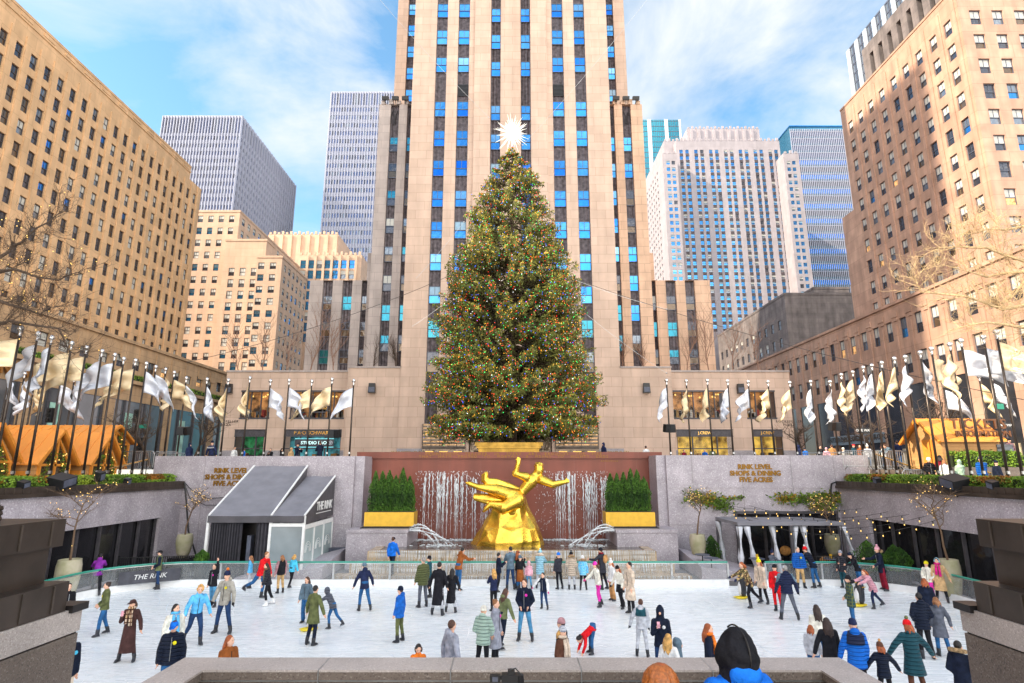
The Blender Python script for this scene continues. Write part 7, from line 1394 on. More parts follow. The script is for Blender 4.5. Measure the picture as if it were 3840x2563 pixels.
        if hat == 'pom': pmo.build('pompom', PM(extra.get('pom', hatc)) if isinstance(extra, dict) else PM(hatc), hb, local=True, smooth=True)
    if scarf:
        h_ = MB(); h_.tube([neck+sp*.05*s+Vector((.085*s*math.cos(a), .0, 0))+fw*(.085*s*math.sin(a)) for a in [2*math.pi*k/10 for k in range(11)]], .042*s, 8); h_.tube([neck+fw*.10*s+Vector((.05*s, 0, 0)), neck+fw*.15*s-sp*.22*s+Vector((.06*s, 0, 0)), neck+fw*.155*s-sp*.46*s+Vector((.07*s, 0, 0))], [.04*s, .05*s, .055*s], 6); h_.tube([neck+fw*.10*s-Vector((.05*s, 0, 0)), neck+fw*.15*s-sp*.2*s-Vector((.06*s, 0, 0)), neck+fw*.155*s-sp*.40*s-Vector((.07*s, 0, 0))], [.04*s, .05*s, .055*s], 6); h_.build('scarf', PM(scarf), o, local=True, smooth=True)
    if badge: h_ = MB(); q = hip+(neck-hip)*.68+fw*.135*s*th*fat+Vector((.07*s, 0, 0)); h_.ell(q, .045*s, .014*s, .045*s, 10, 5); h_.build('badge', PM(badge), o, local=True)
    E_ = extra if isinstance(extra, dict) else {}
    if E_.get('phone'): sh, el, wr, d2 = arms[-1]; h_ = MB(); q = wr+d2*.10*s; h_.obox(q+Vector((0, -.03*s, .03*s)), .075*s, .01*s, .15*s, 0, 0, -.25); h_.build('phone', PM(E_['phone']), o, local=True)
    if E_.get('mask'): h_ = MB(); h_.ell(hq(0, -.06, -.055), .062*s, .052*s, .045*s, 10, 6, rot=rt_); h_.build('face_mask', PM('black'), o, local=True, smooth=True)
    if E_.get('furhood'): h_ = MB(); h_.tube([neck+sp*.07*s-fw*(.02+.14*math.sin(math.pi*k/10))*s+Vector((.17*s*math.cos(math.pi*k/10), 0, .03*s*math.sin(math.pi*k/10))) for k in range(11)], [.03*s]+[.05*s]*9+[.03*s], 8); h_.build('fur_trim', M['fur'] if E_['furhood'] == 1 else PM(E_['furhood']), o, local=True, smooth=True)
    if E_.get('muffs'): h_ = MB(); [h_.ell(hq(q*.09, .0, .0), .03*s, .045*s, .05*s, 8, 6) for q in (-1, 1)]; h_.tube([hq(.1*math.cos(math.pi*k/8), 0, .01+.13*math.sin(math.pi*k/8)) for k in range(9)], .012*s, 5); h_.build('earmuffs', PM(E_['muffs']), o, local=True, smooth=True)
    if E_.get('yoke'): h_ = MB(); h_.rings([[hip+(neck-hip)*f_+Vector((w_*s*th*fat*math.cos(2*math.pi*j/16), 0, 0))+fw*(d_*s*th*fat*math.sin(2*math.pi*j/16)) for j in range(16)] for f_, w_, d_ in ((.55, .196, .15), (.75, .20, .15), (.91, .20, .14), (.99, .155, .115), (1.04, .1, .095))]); h_.build('yoke', PM(E_['yoke']), o, local=True, smooth=True)
    if E_.get('back'): text('lettering', E_['back'], .11*s, hip+(neck-hip)*.74-fw*.14*s*th, math.pi, M['white'], o, .002, .002, local=True)
    if E_.get('pack'): h_ = MB(); h_.ell(hip+(neck-hip)*.62-fw*.2*s, .15*s, .1*s, .2*s, 10, 7); h_.build('backpack', PM(E_['pack']), o, local=True, smooth=True)
    # skates or boots
    for sd in (-1, 1):
        h_, k_, a_ = legs[sd]; sh_ = (a_-k_).normalized(); rear = (P['lk'] if sd > 0 else P['rk']) > 18 and (P['lf'] if sd > 0 else P['rf']) < 0
        f_ = Vector((sd*.22, -1, -.35 if rear else 0)).normalized(); dn = Vector((0, 0, -1)) if not rear else (sh_*.6+Vector((0, 0, -.8))).normalized(); dn = (dn-f_*dn.dot(f_)).normalized(); sx = f_.cross(dn).normalized(); f = MB(); A_ = a_+dn*0
        def el_(c_, rx, ry, n=10): return [c_+sx*rx*s*math.cos(2*math.pi*j/n)+f_*ry*s*math.sin(2*math.pi*j/n) for j in range(n)]
        f.rings([el_(A_-sh_*.13*s, .062, .068), el_(A_-sh_*.04*s, .058, .066), el_(A_+dn*.02*s, .052, .066), el_(A_+dn*.05*s+f_*.03*s, .05, .115), el_(A_+dn*.085*s+f_*.045*s, .05, .135), el_(A_+dn*.10*s+f_*.045*s, .048, .132)])
        if shoes == 'skate':
            q = A_+f_*.045*s
            for e in (-.085, .085): f.rings([el_(q+dn*.098*s+f_*e*s, .014, .035, 6), el_(q+dn*.135*s+f_*e*s, .008, .03, 6)], 1)
            V_ = []
            for dz in (.118, .143):
                for x_, y_ in ((-1, -.15), (1, -.15), (1, .16), (-1, .16)): V_.append(q+dn*dz*s+f_*y_*s+sx*x_*.005*s)
            f.add(V_, [(0,3,2,1),(4,5,6,7),(0,1,5,4),(1,2,6,5),(2,3,7,6),(3,0,4,7)], 1)
        f.build('skate' if shoes == 'skate' else 'shoe', [M['skate'] if E_.get('wskate') is None else PM('white'), M['blade']], o, local=True, smooth=True)
    return o
K = 2349/960
def ZP(r, x, y, base=2050): return ({'A': 0, 'B': 960, 'C': 1920, 'D': 2880}[r]+x/K, base+y/K)
def S(label, r, fx, fy, hx, hy_, **k): return person(label, ZP(r, fx, fy), ZP(r, hx, hy_), **k)
def T(label, r, hx, hy_, H=1.7, **k): return person(label, ZP(r, hx, hy_), 'top', H, **k)
# left third
S('person in a purple jacket leaning over the barrier at the left', 'A', 868, 452, 840, 135, face=-150, pose='rail', top='purple', hem=.50, bottom='black', hair='bk', hood='down', H=1.68)
S('person in a green vest over navy sleeves and a black cap by the left barrier', 'A', 1432, 395, 1440, 38, face=-60, pose='pocket', top='green', sleeve='dnavy', hat='cap', hatc='black', bottom='djean', hair='bk')
S('person with a bun in an open olive jacket and jeans skating on the left', 'A', 925, 818, 965, 328, face=-50, pose='pocket', top='olive', hem=.50, bottom='jean', hair='db', hs='bun', badge='yellow', lf=14, rf=-8, lk=10)
S('person in a long brown coat, plaid scarf and cap holding up a phone', 'A', 1150, 1062, 1178, 488, face=5, pose='phone', top='dbrown', hem=.16, bottom='dbrown', hat='cap', hatc='dbrown', hs='mid', scarf='plaid:tan,beige,brown', extra={'phone': 'pink'}, lax=22, la=10, ra=10)
S('person in a black jacket with one arm raised towards the tent, pink badge', 'A', 1935, 560, 1935, 160, face=-20, pose='raise_', top='black', bottom='ljean', hair='bk', badge='hot')
S('person with curly blond hair in a light blue jumper bending one knee', 'A', 1770, 900, 1825, 330, face=40, pose='glide', top='sky', hem=.52, bottom='djean', hair='bl', hs='curly', lean=14, lf=30, lk=34, rf=-18, rk=30)
T('person with long dark hair, white cardigan and pale blue scarf', 'A', 1620, 533, 1.68, face=40, pose='stand', top='cream', hem=.45, hair='bk', hs='long', scarf='sky', hy=20)
T('person in a bright blue cap and black quilted jacket with a yellow badge, near left', 'A', 1604, 690, 1.76, face=20, pose='stand', top='puf:dnavy', hat='cap', hatc='royal', hs='short', badge='yellow', hp=14)
S('person in a beige parka and navy bobble beanie facing the camera', 'A', 2035, 800, 2065, 232, face=-8, pose='wide', top='stonec', hem=.48, bottom='djean', hat='pom', hatc='navy', extra={'pom': 'orange'}, badge='yellow', glove='black', hood='down')
S('child in a shiny light blue jacket beside the red jacket', 'A', 2280, 385, 2265, 88, face=-80, pose='stand', top='sky', bottom='lgray', hair='lb', hs='long')
S('person in a red jacket and jeans gliding past the tent', 'B', 25, 480, -25, 42, face=70, pose='skateback', top='red', bottom='jean', hair='lb')
T('person with auburn hair in a brown coat showing only head and shoulders over the parapet', 'A', 2110, 820, 1.66, face=60, top='rust', hair='rd', hs='long', hy=20)
T('person in a dark jacket with a cyan badge half hidden by the left pier', 'A', 660, 780, 1.78, face=70, top='dnavy', hem=.5, bottom='beige', hair='bk', badge='cyan')
T('person in black half hidden behind the top of the left pier', 'A', 635, 340, 1.72, face=60, top='black', bottom='black', hair='bk')
# centre left
S('person in a dark quilted jacket with a red and green scarf and white skates', 'B', 95, 540, 140, 150, face=-70, pose='glide', top='puf:char', bottom='black', hair='db', hs='long', scarf='plaid:red,teal,green', extra={'wskate': 1})
S('person in a black vest over a dusty pink hoodie and beige cargo trousers', 'B', 215, 428, 238, 82, face=-130, pose='stand', top='black', sleeve='mauve', bottom='khaki', hair='lb', hs='mid', hood='down')
S('person in a cyan jacket and black leggings behind the black vest', 'B', 318, 378, 262, 75, face=150, pose='glide', top='cyan', bottom='black', hair='bl', hs='mid')
S('person with long brown hair, grey blue hoodie and wide jeans beside the olive coat', 'B', 442, 710, 482, 280, face=-15, pose='stand', top='slate', hem=.54, bottom='jean', hair='br', hs='long', hood='down', flare=1, hp=15, lax=18)
S('person in an olive green coat seen from behind holding out a hand', 'B', 510, 905, 545, 362, face=155, pose='stand', top='olive', hem=.38, bottom='dnavy', hair='bk', rax=24, lax=24)
S('child in a grey hooded quilted jacket pushing forward on skates', 'B', 695, 752, 640, 465, face=-100, pose='hold', top='puf:dgray', bottom='jean', hair='db', hood='up', H=1.32, child=True)
S('person in a navy hooded jacket, jeans and slate beanie skating away', 'B', 985, 590, 968, 155, face=-150, pose='glide', top='navy', hem=.48, bottom='jean', hair='gy', hat='beanie', hatc='slate', hood='down', lean=14, rax=28)
S('child in a mid blue jacket, dark beanie and khaki trousers looking left', 'B', 1310, 875, 1303, 373, face=-110, pose='stand', top='blue', hem=.46, bottom='olive', hat='beanie', hatc='dnavy', hood='down')
S('person in a quilted olive jacket with hands low, beside the black trench coats', 'B', 1525, 555, 1512, 104, face=-140, pose='stand', top='puf:olive', hem=.46, bottom='dgray', hair='gy')
S('person in a black beanie and teal jacket behind the olive quilted jacket', 'B', 1582, 468, 1590, 92, face=-100, pose='stand', top='teal', bottom='black', hat='beanie', hatc='black')
S('taller person in a long black trench coat skating away', 'B', 1668, 630, 1632, 148, face=170, pose='glide', top='black', hem=.20, bottom='lgray', hair='bk', lean=4)
S('shorter long-haired person in a black trench coat skating away', 'B', 1790, 605, 1768, 203, face=175, pose='glide', top='black', hem=.22, bottom='lgray', hair='bk', hs='long', lean=6, lax=30)
S('person in a brown suede jacket resting on the far barrier by the waterfall', 'B', 1855, 400, 1862, 10, face=140, pose='rail', top='rust', bottom='jean', hair='bk', hood='down')
S('person in a blue jacket and red navy cap walking behind the barrier', 'B', 1245, 262, 1282, -54.0, face=160, pose='walk', top='royal', hem=.50, bottom='dnavy', hat='cap', hatc='dnavy', shoes='shoe', group='people outside the ice', H=1.8, z0=.29)
S('person with blond hair, navy jacket and a long cream scarf', 'B', 2180, 590, 2188, 205, face=-150, pose='chest', top='navy', hem=.5, bottom='black', hair='bl', hs='long', scarf='cream')
S('person in a black jacket at the far barrier left of the statue', 'B', 2225, 415, 2200, 58, face=100, pose='chest', top='dnavy', bottom='black', hair='bk')
S('person in a slate denim jacket with hands at the mouth near the statue', 'B', 2335, 400, 2335, 5, face=-160, pose='chest', top='slate', bottom='djean', hair='bk')
S('person with long brown hair, olive grey jacket and black trousers in profile', 'B', 2262, 935, 2292, 388, face=130, pose='glide', top='green', hem=.52, bottom='dnavy', hair='br', hs='long', hood='down')
T('person with a bun in a grey wool coat beside the mint jacket', 'B', 2198, 493, 1.70, face=70, pose='stand', top='gray', hem=.30, bottom='black', hair='lb', hs='bun', badge='hot')
T('person in a mint green quilted jacket and cream beanie seen from behind', 'B', 2088, 553, 1.66, face=165, pose='pocket', top='puf:mint', hem=.46, bottom='black', hat='beanie', hatc='cream', hs='x', hood='down')
T('person in a grey hoodie walking away near the parapet, seen from behind', 'B', 1795, 683, 1.80, face=130, pose='stand', top='gray', hair='br', hood='down', lax=24, rax=20)
T('child with black hair just showing above the parapet', 'B', 1492, 900, 1.32, face=10, top='orange', hair='bk', hs='mid', hp=25)
# centre right
S('person in a navy jacket, pale jeans and a pink badge standing and facing the camera', 'C', 118, 870, 70, 303, face=-12, pose='pocket', top='dnavy', hem=.50, bottom='ljean', hair='br', badge='hot', la=9, ra=7)
S('person in a black wool coat, slate beanie and brown skirt at the far barrier', 'C', 75, 402, 105, 88, face=175, pose='chest', top='black', hem=.36, bottom='jean', hat='beanie', hatc='slate', hs='x', skirt=('rust', .27))
S('person with a headband and brown hair just behind the slate beanie', 'C', 55, 392, 82, 40, face=120, pose='chest', top='black', hat='band', hatc='dnavy', hair='rd', hs='long')
S('small child in a pink hood beside the far barrier', 'C', 155, 390, 150, 138, face=-10, top='pink', bottom='ljean', hood='up', child=True)
S('child in navy, pink and white ski jacket with dark ponytail', 'C', 290, 578, 300, 240, face=-25, pose='spread', top='dnavy', sleeve='white', bottom='djean', hair='bk', hs='pony', scarf=None, glove='mag', lax=18, rax=48)
S('person in a pale icy blue coat and bobble hat at the waterfall barrier', 'C', 258, 388, 250, 40, face=165, pose='rail', top='puf:ice', hem=.40, bottom='lgray', hat='pom', hatc='ice', hs='x', extra={'furhood': 'beige'}, lean=8)
S('person in a royal blue beanie and dark jacket raising a camera', 'C', 432, 392, 412, 60, face=-150, pose='phone', top='char', bottom='black', hat='beanie', hatc='royal', hs='x', extra={'phone': 'black'})
S('person in a long beige quilted coat with fur hood and black bobble hat', 'C', 550, 395, 545, 55, face=175, pose='pocket', top='puf:beige', hem=.38, bottom='lgray', hat='pom', hatc='black', hs='x', extra={'furhood': 1})
S('child in a pale blue patterned jacket and white hat at the barrier', 'C', 655, 400, 640, 90, face=170, pose='stand', top='camo:sky,ice,cyan', hem=.46, bottom='black', hat='beanie', hatc='white', hs='x', extra={'furhood': 1})
S('person in a dark maroon parka, black beanie and tan backpack at the barrier', 'C', 838, 395, 808, 18, face=-130, pose='rail', top='char', hem=.42, bottom='black', hat='beanie', hatc='black', scarf='dred', extra={'pack': 'camel'}, lean=6)
S('child in a white fleece, pink trousers and hot pink hat with magenta gloves', 'C', 798, 550, 798, 140, face=-75, pose='glide', top='cream', hem=.50, bottom='hot', hat='beanie', hatc='hot', hs='mid', glove='mag', raf=30)
S('person in a white jacket, white bobble hat and tan cord trousers', 'C', 920, 500, 908, 130, face=-70, pose='stand', top='white', hem=.50, bottom='camel', hat='pom', hatc='white', hair='rd', hs='long', flare=1, glove='mag')
S('person in a cream jumper, black quilted skirt and black beanie', 'C', 1000, 570, 988, 175, face=-60, pose='glide', top='cream', hem=.56, bottom='black', hat='beanie', hatc='black', hair='rd', hs='long', skirt=('puf:black', .40), flare=1, glove='black')
S('person in a long pale beige overcoat and sunglasses', 'C', 1095, 625, 1085, 148, face=-65, pose='stand', top='beige', hem=.29, bottom='black', hair='bk')
S('child in a two tone teal and grey tracksuit seen from behind', 'C', 1200, 1010, 1168, 485, face=165, pose='stand', top='lgray', bottom='lgray', hair='br', hood='down', extra={'yoke': 'teal'}, glove='char', lax=26)
T('person in a black hooded jacket and face mask holding a phone', 'C', 1355, 566, 1.76, face=-8, pose='phone', top='dnavy', hem=.5, bottom='djean', hair='bk', hood='up', badge='white', extra={'phone': 'pink', 'mask': 1})
T('person with wavy blond hair just above the parapet', 'C', 1430, 805, 1.60, face=140, top='white', hair='bl', hs='long')
T('child in a slate hood with fur trim just above the parapet', 'C', 1518, 858, 1.42, face=80, top='slate', hood='up', hs='x', child=True)
T('person with long auburn hair, dark coat and an orange scarf above the parapet', 'C', 1795, 712, 1.68, face=70, top='dnavy', hair='rd', hs='long', scarf='orange')
T('person in a patterned grey knitted hat and brown suede coat above the parapet', 'C', 460, 742, 1.62, face=50, top='brown', hair='bl', hs='mid', hat='beanie', hatc='plaid:gray,slate,lgray', scarf='beige')
T('person in a mauve grey beanie behind the knitted hat', 'C', 455, 670, 1.68, face=-120, top='dnavy', hat='beanie', hatc='mauve', hair='db')
person('child in a red jacket bending down to touch the ice', ZP('C', 748, 985), None, 1.32, face=-75, pose='bend', top='red', bottom='jean', hair='bk', hs='mid', child=True)
S('person in a camouflage jacket bending over a penguin skate aid', 'C', 2195, 560, 2112, 138, face=-85, pose='hold', top='camo:brown,olive,tan', hem=.46, bottom='black', hair='rd', hs='mid', H=1.72, glove='navy', lean=22)
S('person in a pale beige coat and yellow bobble beanie beside the camouflage jacket', 'C', 2310, 530, 2240, 120, face=-60, pose='stand', top='beige', hem=.38, bottom='black', hat='pom', hatc='yellow', hair='rd', hs='long', hood='down', lean=8)
# right third
S('person in a dark grey coat and navy bobble hat leaning behind the red suit', 'D', 48, 340, 45, 38, face=120, pose='rail', top='dgray', hem=.44, bottom='black', hat='pom', hatc='navy', hair='db', lean=10)
S('person in an all red ski suit and black beanie', 'D', 95, 600, 65, 172, face=-40, pose='stand', top='red', bottom='red', hat='beanie', hatc='black', badge='white', hair='lb', lax=22)
S('person in a navy quilted vest over teal sleeves and a grey cap seen from behind', 'D', 198, 675, 165, 175, face=170, pose='wide', top='puf:navy', sleeve='slate', hem=.50, bottom='dgray', hat='cap', hatc='lgray', hair='gy', glove='black', hood='down')
S('person with grey hair in a blue quilted jacket and khaki trousers at the barrier', 'D', 305, 385, 255, 8, face=-5, pose='stand', top='puf:blue', bottom='khaki', hair='gy', badge='yellow', glove='char')
S('person in a dark quilted jacket and red white bobble hat holding the barrier', 'D', 435, 378, 362, 2, face=-140, pose='rail', top='puf:dnavy', bottom='jean', hat='pom', hatc='red', extra={'pom': 'white'}, lean=24)
S('person in a grey beanie with long dark hair and dark quilted coat at the barrier', 'D', 700, 385, 660, 42, face=-70, pose='stand', top='puf:char', hem=.46, bottom='teal', hat='beanie', hatc='gray', hair='bk', hs='long')
S('person in a black hoodie and navy beanie bent over at the barrier', 'D', 845, 395, 742, 48, face=-90, pose='rail', top='black', bottom='jean', hat='beanie', hatc='dnavy', hood='down', lean=26)
S('person in a navy parka with fur collar, pink bobble hat and burgundy trousers', 'D', 1068, 405, 1010, 8, face=-100, pose='rail', top='dnavy', hem=.42, bottom='dred', hat='pom', hatc='pink', hair='lb', extra={'furhood': 1}, lean=6, laf=15, flare=1)
S('person in a green tartan coat and black beanie skating with hands in pockets', 'D', 790, 750, 735, 275, face=-110, pose='pocket', top='plaid:teal,dnavy,olive', hem=.42, bottom='jean', hat='beanie', hatc='black', hair='bk', extra={'furhood': 'black'})
S('child in a pale pink quilted jacket pushing a penguin skate aid', 'D', 985, 570, 870, 250, face=-85, pose='hold', top='puf:pink', hem=.42, bottom='navy', hair='rd', hs='mid', H=1.5)
S('person in a cream and teal striped fleece and yellow beanie', 'D', 1500, 500, 1428, 192, face=-60, pose='pocket', top='cream', bottom='hot', hat='beanie', hatc='yellow', hair='db', H=1.5)
S('person in a long tan coat, magenta scarf and white earmuffs at the right barrier', 'D', 1605, 515, 1525, 110, face=-40, pose='stand', top='tan', hem=.28, bottom='black', hair='bk', scarf='mag', extra={'muffs': 'ice'}, lax=26)
S('person with brown hair in a dark hooded coat behind the navy quilted jacket', 'D', 1500, 790, 1408, 300, face=150, pose='stand', top='dnavy', hem=.40, bottom='ljean', hair='rd', hs='mid', hood='down', H=1.66)
S('person in a navy quilted jacket seen from behind, walking with the grey coat', 'D', 1460, 1025, 1380, 430, face=170, pose='pocket', top='puf:dnavy', hem=.46, bottom='black', hair='bk', hood='down')
S('person with wavy fair hair in a charcoal wool coat seen from behind', 'D', 1612, 1010, 1562, 470, face=165, pose='stand', top='dgray', hem=.34, bottom='jean', hair='lb', hs='mid', hood='down', rax=22)
T('person in a dark teal long quilted coat and red bobble beanie with arms spread', 'D', 1285, 690, 1.70, face=178, pose='spread', top='puf:teal', hem=.34, bottom='brown', hat='pom', hatc='red', hair='rd', hs='mid', extra={'pom': 'green'}, hood='down')
T('child in a dark jacket and patterned bobble hat reaching out to hold hands', 'D', 1030, 888, 1.28, face=170, pose='spread', top='puf:dnavy', hem=.46, bottom='black', hat='pom', hatc='brown', hair='rd', hs='mid', extra={'pom': 'camel'}, child=True)
T('person in a two tone blue jacket and striped navy grey beanie seen from behind', 'D', 775, 677, 1.78, face=165, pose='stand', top='puf:royal', hem=.44, bottom='black', hat='beanie', hatc='navy', hs='x', extra={'yoke': 'puf:navy'}, hood='down', lax=20)
T('person with long dark brown hair in a black jacket by the end of the parapet', 'D', 535, 660, 1.68, face=175, pose='stand', top='black', hem=.46, bottom='black', hair='db', hs='long', lax=24)
T('person with long brown hair in a cream jacket beyond the parapet', 'D', 440, 540, 1.62, face=175, pose='stand', top='cream', hair='db', hs='long')
T('child in a pale grey hooded jacket with brown hair beside the cream jacket', 'D', 385, 724, 1.32, face=150, pose='stand', top='lgray', hair='rd', hs='mid', hood='down', child=True)
T('person with dark hair in a navy parka with fur hood at the right edge', 'D', 1735, 868, 1.62, face=130, pose='pocket', top='dnavy', hem=.44, bottom='dnavy', hair='bk', extra={'furhood': 1}, hood='down')
# penguin skate aids
def penguin(label, r, x, y, rz):
    loc = atZ(*ZP(r, x, y), .03); o = thing('penguin_skate_aid', label, 'skate aid', loc, R(rz), 'penguin skate aids'); b = MB(); b.lathe((0, 0, .1), [(.12, 0), (.19, .15), (.2, .4), (.13, .66), (.12, .78), (.10, .9), (.02, .96)], 16, 0, 1, .85); b.build('body', mat('penguin_back', (.025,.027,.035), .35), o, local=True, smooth=True)
    b = MB(); b.lathe((0, -.045, .12), [(.09, 0), (.15, .15), (.16, .38), (.08, .6)], 14, 0, 1, .9); b.build('belly', M['white'], o, local=True, smooth=True); b = MB(); b.tube([(0, -.09, .92), (0, -.2, .9)], [.035, .006], 6); b.build('beak', M['goldpaint'], o, local=True); b = MB()
    for s in (-1, 1): b.ell((s*.11, -.12, .055), .09, .28, .04, 10, 5)
    b.box(-.12, .12, -.1, .2, .05, .1); b.build('feet', mat('penguin_yellow', (.8,.62,.03), .4), o, local=True); 
    for s in (-1, 1): b = MB(); b.ell((s*.21, 0, .52), .03, .07, .2, 8, 6); b.build('flipper', mat('penguin_back', (.025,.027,.035), .35), o, local=True); b = MB(); b.tube([(s*.08, .05, .72), (s*.26, .1, .78)], .018, 6); b.build('handle', M['goldpaint'], o, local=True)
penguin('penguin skate aid held by the camouflage jacket', 'C', 2120, 478, -80); penguin('penguin skate aid pushed by the pink quilted jacket', 'D', 852, 550, -80); penguin('penguin skate aid hidden behind the olive coat, yellow feet showing', 'B', 505, 768, -60)
# people up on the plaza
UP = 'people on the upper plaza'
def U(label, u, v, Y, z=SZ, H=1.75, **k): return person(label, (XA(u, Y)and u, v), None, H, z0=z, group=UP, shoes='shoe', vox=.03, **k) if False else _u(label, u, v, Y, z, H, **k)
def _u(label, u, v, Y, z, H, **k):
    q = atY(u, v, Y); sv = proj((q.x, Y, z)); return person(label, (sv[0], sv[1]), None, H, z0=z, group=UP, shoes='shoe', vox=.03, **k)
U('security guard in a navy hooded jacket on the left, nearest the barricades', 710, 1690, 37.1, face=60, top='navy', bottom='dnavy', hood='up', hs='x', H=1.56)
U('security guard in navy seen from behind with SECURITY on the back', 793, 1690, 37.1, face=175, top='navy', bottom='dnavy', hat='beanie', hatc='dnavy', hs='x', H=1.70, lax=22, rax=22, extra={'back': 'SECURITY'})
U('police officer in a peaked cap facing right before the toy shop', 1115, 1690, 37.6, face=60, pose='chest', top='dnavy', bottom='dnavy', hat='cap', hatc='dnavy', H=1.60)
U('police officer with a dark cap seen from the back before the toy shop door', 1200, 1690, 37.4, face=-140, pose='chest', top='dnavy', bottom='dnavy', hat='cap', hatc='black', H=1.72)
for lab, u, Y, H, kw in (('person with raised hands behind the left granite wall', 1014, 39.5, 1.5, dict(face=0, pose='chest', top='black', hair='bk')), ('person with dark hair peeking over the wall beside the officer', 1056, 40, 1.5, dict(face=90, top='black', hair='bk', hs='mid')), ('person in a tan hood peeking over the wall beside the officer', 1092, 39, 1.5, dict(face=60, top='tan', hood='up', hs='x')), ('person in white by the green shop display', 878, 41, 1.65, dict(face=60, top='white', hair='bk')), ('person in blue at the corner of the left pavilion', 915, 43, 1.6, dict(face=-60, top='royal', hair='br')),
    ('person in a dark hood walking behind the red wall', 2264, 41, 1.9, dict(face=-60, top='navy', hood='up', hs='x')), ('person in a white cap behind the red wall on the right', 2423, 42, 1.75, dict(face=180, top='white', hat='cap', hatc='dnavy')), ('person in a red knit near the clothes shop doorway', 2565, 46, 1.6, dict(face=30, top='dred', hair='db')), ('person in blue near the clothes shop doorway', 2643, 48, 1.7, dict(face=-30, top='blue', hair='bl')), ('person in khaki near the clothes shop doorway', 2672, 50, 1.9, dict(face=0, top='green', hair='bk')), ('person in a white cap and blue top at the right shop display', 2828, 41, 1.55, dict(face=60, top='white', hair='bl')),
    ('person in a blue hood above the right granite wall', 2997, 41, 1.75, dict(face=90, top='navy', hood='up', hs='x')), ('person in a dark cap above the right granite wall', 3020, 42, 1.62, dict(face=-60, top='blue', hat='cap', hatc='dnavy')), ('person in a black blazer above the right granite wall', 3077, 46, 1.9, dict(face=0, top='black', hair='db')), ('person in a pink beanie above the right granite wall', 3100, 43, 1.65, dict(face=160, top='pink', hat='beanie', hatc='pink', hs='x')), ('person in a mustard coat and flat cap above the right granite wall', 3122, 45, 1.95, dict(face=170, top='camel', hat='cap', hatc='brown')), ('person in a cream hat queueing behind the barricades', 3163, 43, 1.65, dict(face=60, top='cream', hat='beanie', hatc='cream', hs='x')),
    ('person in a red cap and mask queueing behind the barricades', 3203, 43, 1.9, dict(face=20, top='teal', hat='cap', hatc='red')), ('person in a rust jacket queueing behind the barricades', 3228, 44, 1.9, dict(face=-60, top='rust', hair='db')), ('person in a white bobble hat queueing behind the barricades', 3255, 43, 1.85, dict(face=150, top='lgray', hat='pom', hatc='white', hs='x')), ('person with brown hair in white queueing behind the barricades', 3312, 43, 1.85, dict(face=60, top='white', hair='br', hs='mid'))):
    U(lab, u, 1700, Y, H=max(1.25, H-.16), **kw)
U('person bending down in a slate jacket beside the right barricades', 3362, 1760, 36.5, H=1.75, face=-90, pose='hold', top='slate', bottom='jean', hair='br', lean=50)
U('tall person in a dark jacket standing behind the bending man', 3368, 1700, 38.5, H=1.78, face=170, top='navy', bottom='jean', hair='br')
U('person in a black puffer and white beanie with a mask behind the right hedge', 3491, 1790, 30.6, z=GZ, H=1.68, face=-10, pose='pocket', top='puf:black', hat='beanie', hatc='white', skin='l')
U('person in a crimson coat and black hat behind the right hedge', 3533, 1780, 30.9, z=GZ, H=1.78, face=150, top='dred', hat='beanie', hatc='black', hair='db', hs='mid')
U('person in a white hooded jacket behind the right hedge', 3548, 1790, 29.8, z=GZ, H=1.58, face=120, top='white', hair='lb', hs='mid', hood='down')
U('person in a pale khaki hooded coat behind the right hedge', 3607, 1800, 29.8, z=GZ, H=1.55, face=165, pose='phone', top='sage', hood='up', hs='x')
U('person in a blue quilted jacket and grey beanie behind the right hedge', 3690, 1800, 28.4, z=GZ, H=1.70, face=170, pose='phone', top='puf:blue', hat='beanie', hatc='dgray', hs='x')
U('person in a brown quilted coat and face mask by the right planter', 3790, 1690, 35, z=SZ, H=1.75, face=0, top='puf:mauve', hat='beanie', hatc='black', extra={'mask': 1})
U('person in a dark blue coat at the right edge of the plaza', 3745, 1800, 27.8, z=GZ, H=1.5, face=90, top='dnavy', hat='beanie', hatc='dnavy', hs='x')
# foreground
NEARG = 'onlookers in the foreground'
q = atY(2752, 2352, 4.35); fo = person('onlooker in a blue jacket with the black hood up, seen from behind', (2752, 2352), 'top', q.z-2.55-.06, z0=2.55, face=-165, pose='stand', top='puf:black' if False else 'royal', hem=.42, bottom='djean', hood='down', hs='x', group=NEARG, shoes='shoe', fat=1.12, vox=.016)
s_ = (q.z-2.55-.06)/1.75; hc_ = Vector((0, -.02, 1.615*s_)); mb = MB(); mb.ell(hc_+Vector((0, .03, .02)), .135, .15, .17, 18, 12); mb.ell(hc_+Vector((0, .05, .12)), .075, .09, .10, 14, 9); mb.ell(hc_+Vector((0, .04, -.10)), .13, .13, .12, 14, 9); h_ = mb.build('hood', cloth((.012,.012,.016)), fo, local=True); r_ = h_.modifiers.new('r', 'REMESH'); r_.mode = 'VOXEL'; r_.voxel_size = .012; r_.use_smooth_shade = True; r_ = h_.modifiers.new('s', 'SMOOTH'); r_.iterations = 8; tx = bpy.data.textures.new('folds', 'CLOUDS'); tx.noise_scale = .11; r_ = h_.modifiers.new('folds', 'DISPLACE'); r_.texture = tx; r_.strength = .035; mb = MB(); mb.tube([hc_+Vector((0, .03+.148*math.sin(a_), .03+.185*math.cos(a_))) for a_ in [-.6+k*.2 for k in range(13)]], .006, 6); mb.build('hood_seam', M['dark'], h_, local=True)
mb = MB(); mb.ell(hc_+Vector((0, .10, -.19)), .16, .11, .07, 16, 9); h_ = mb.build('collar', cloth((.07,.07,.085)), fo, local=True, smooth=True)
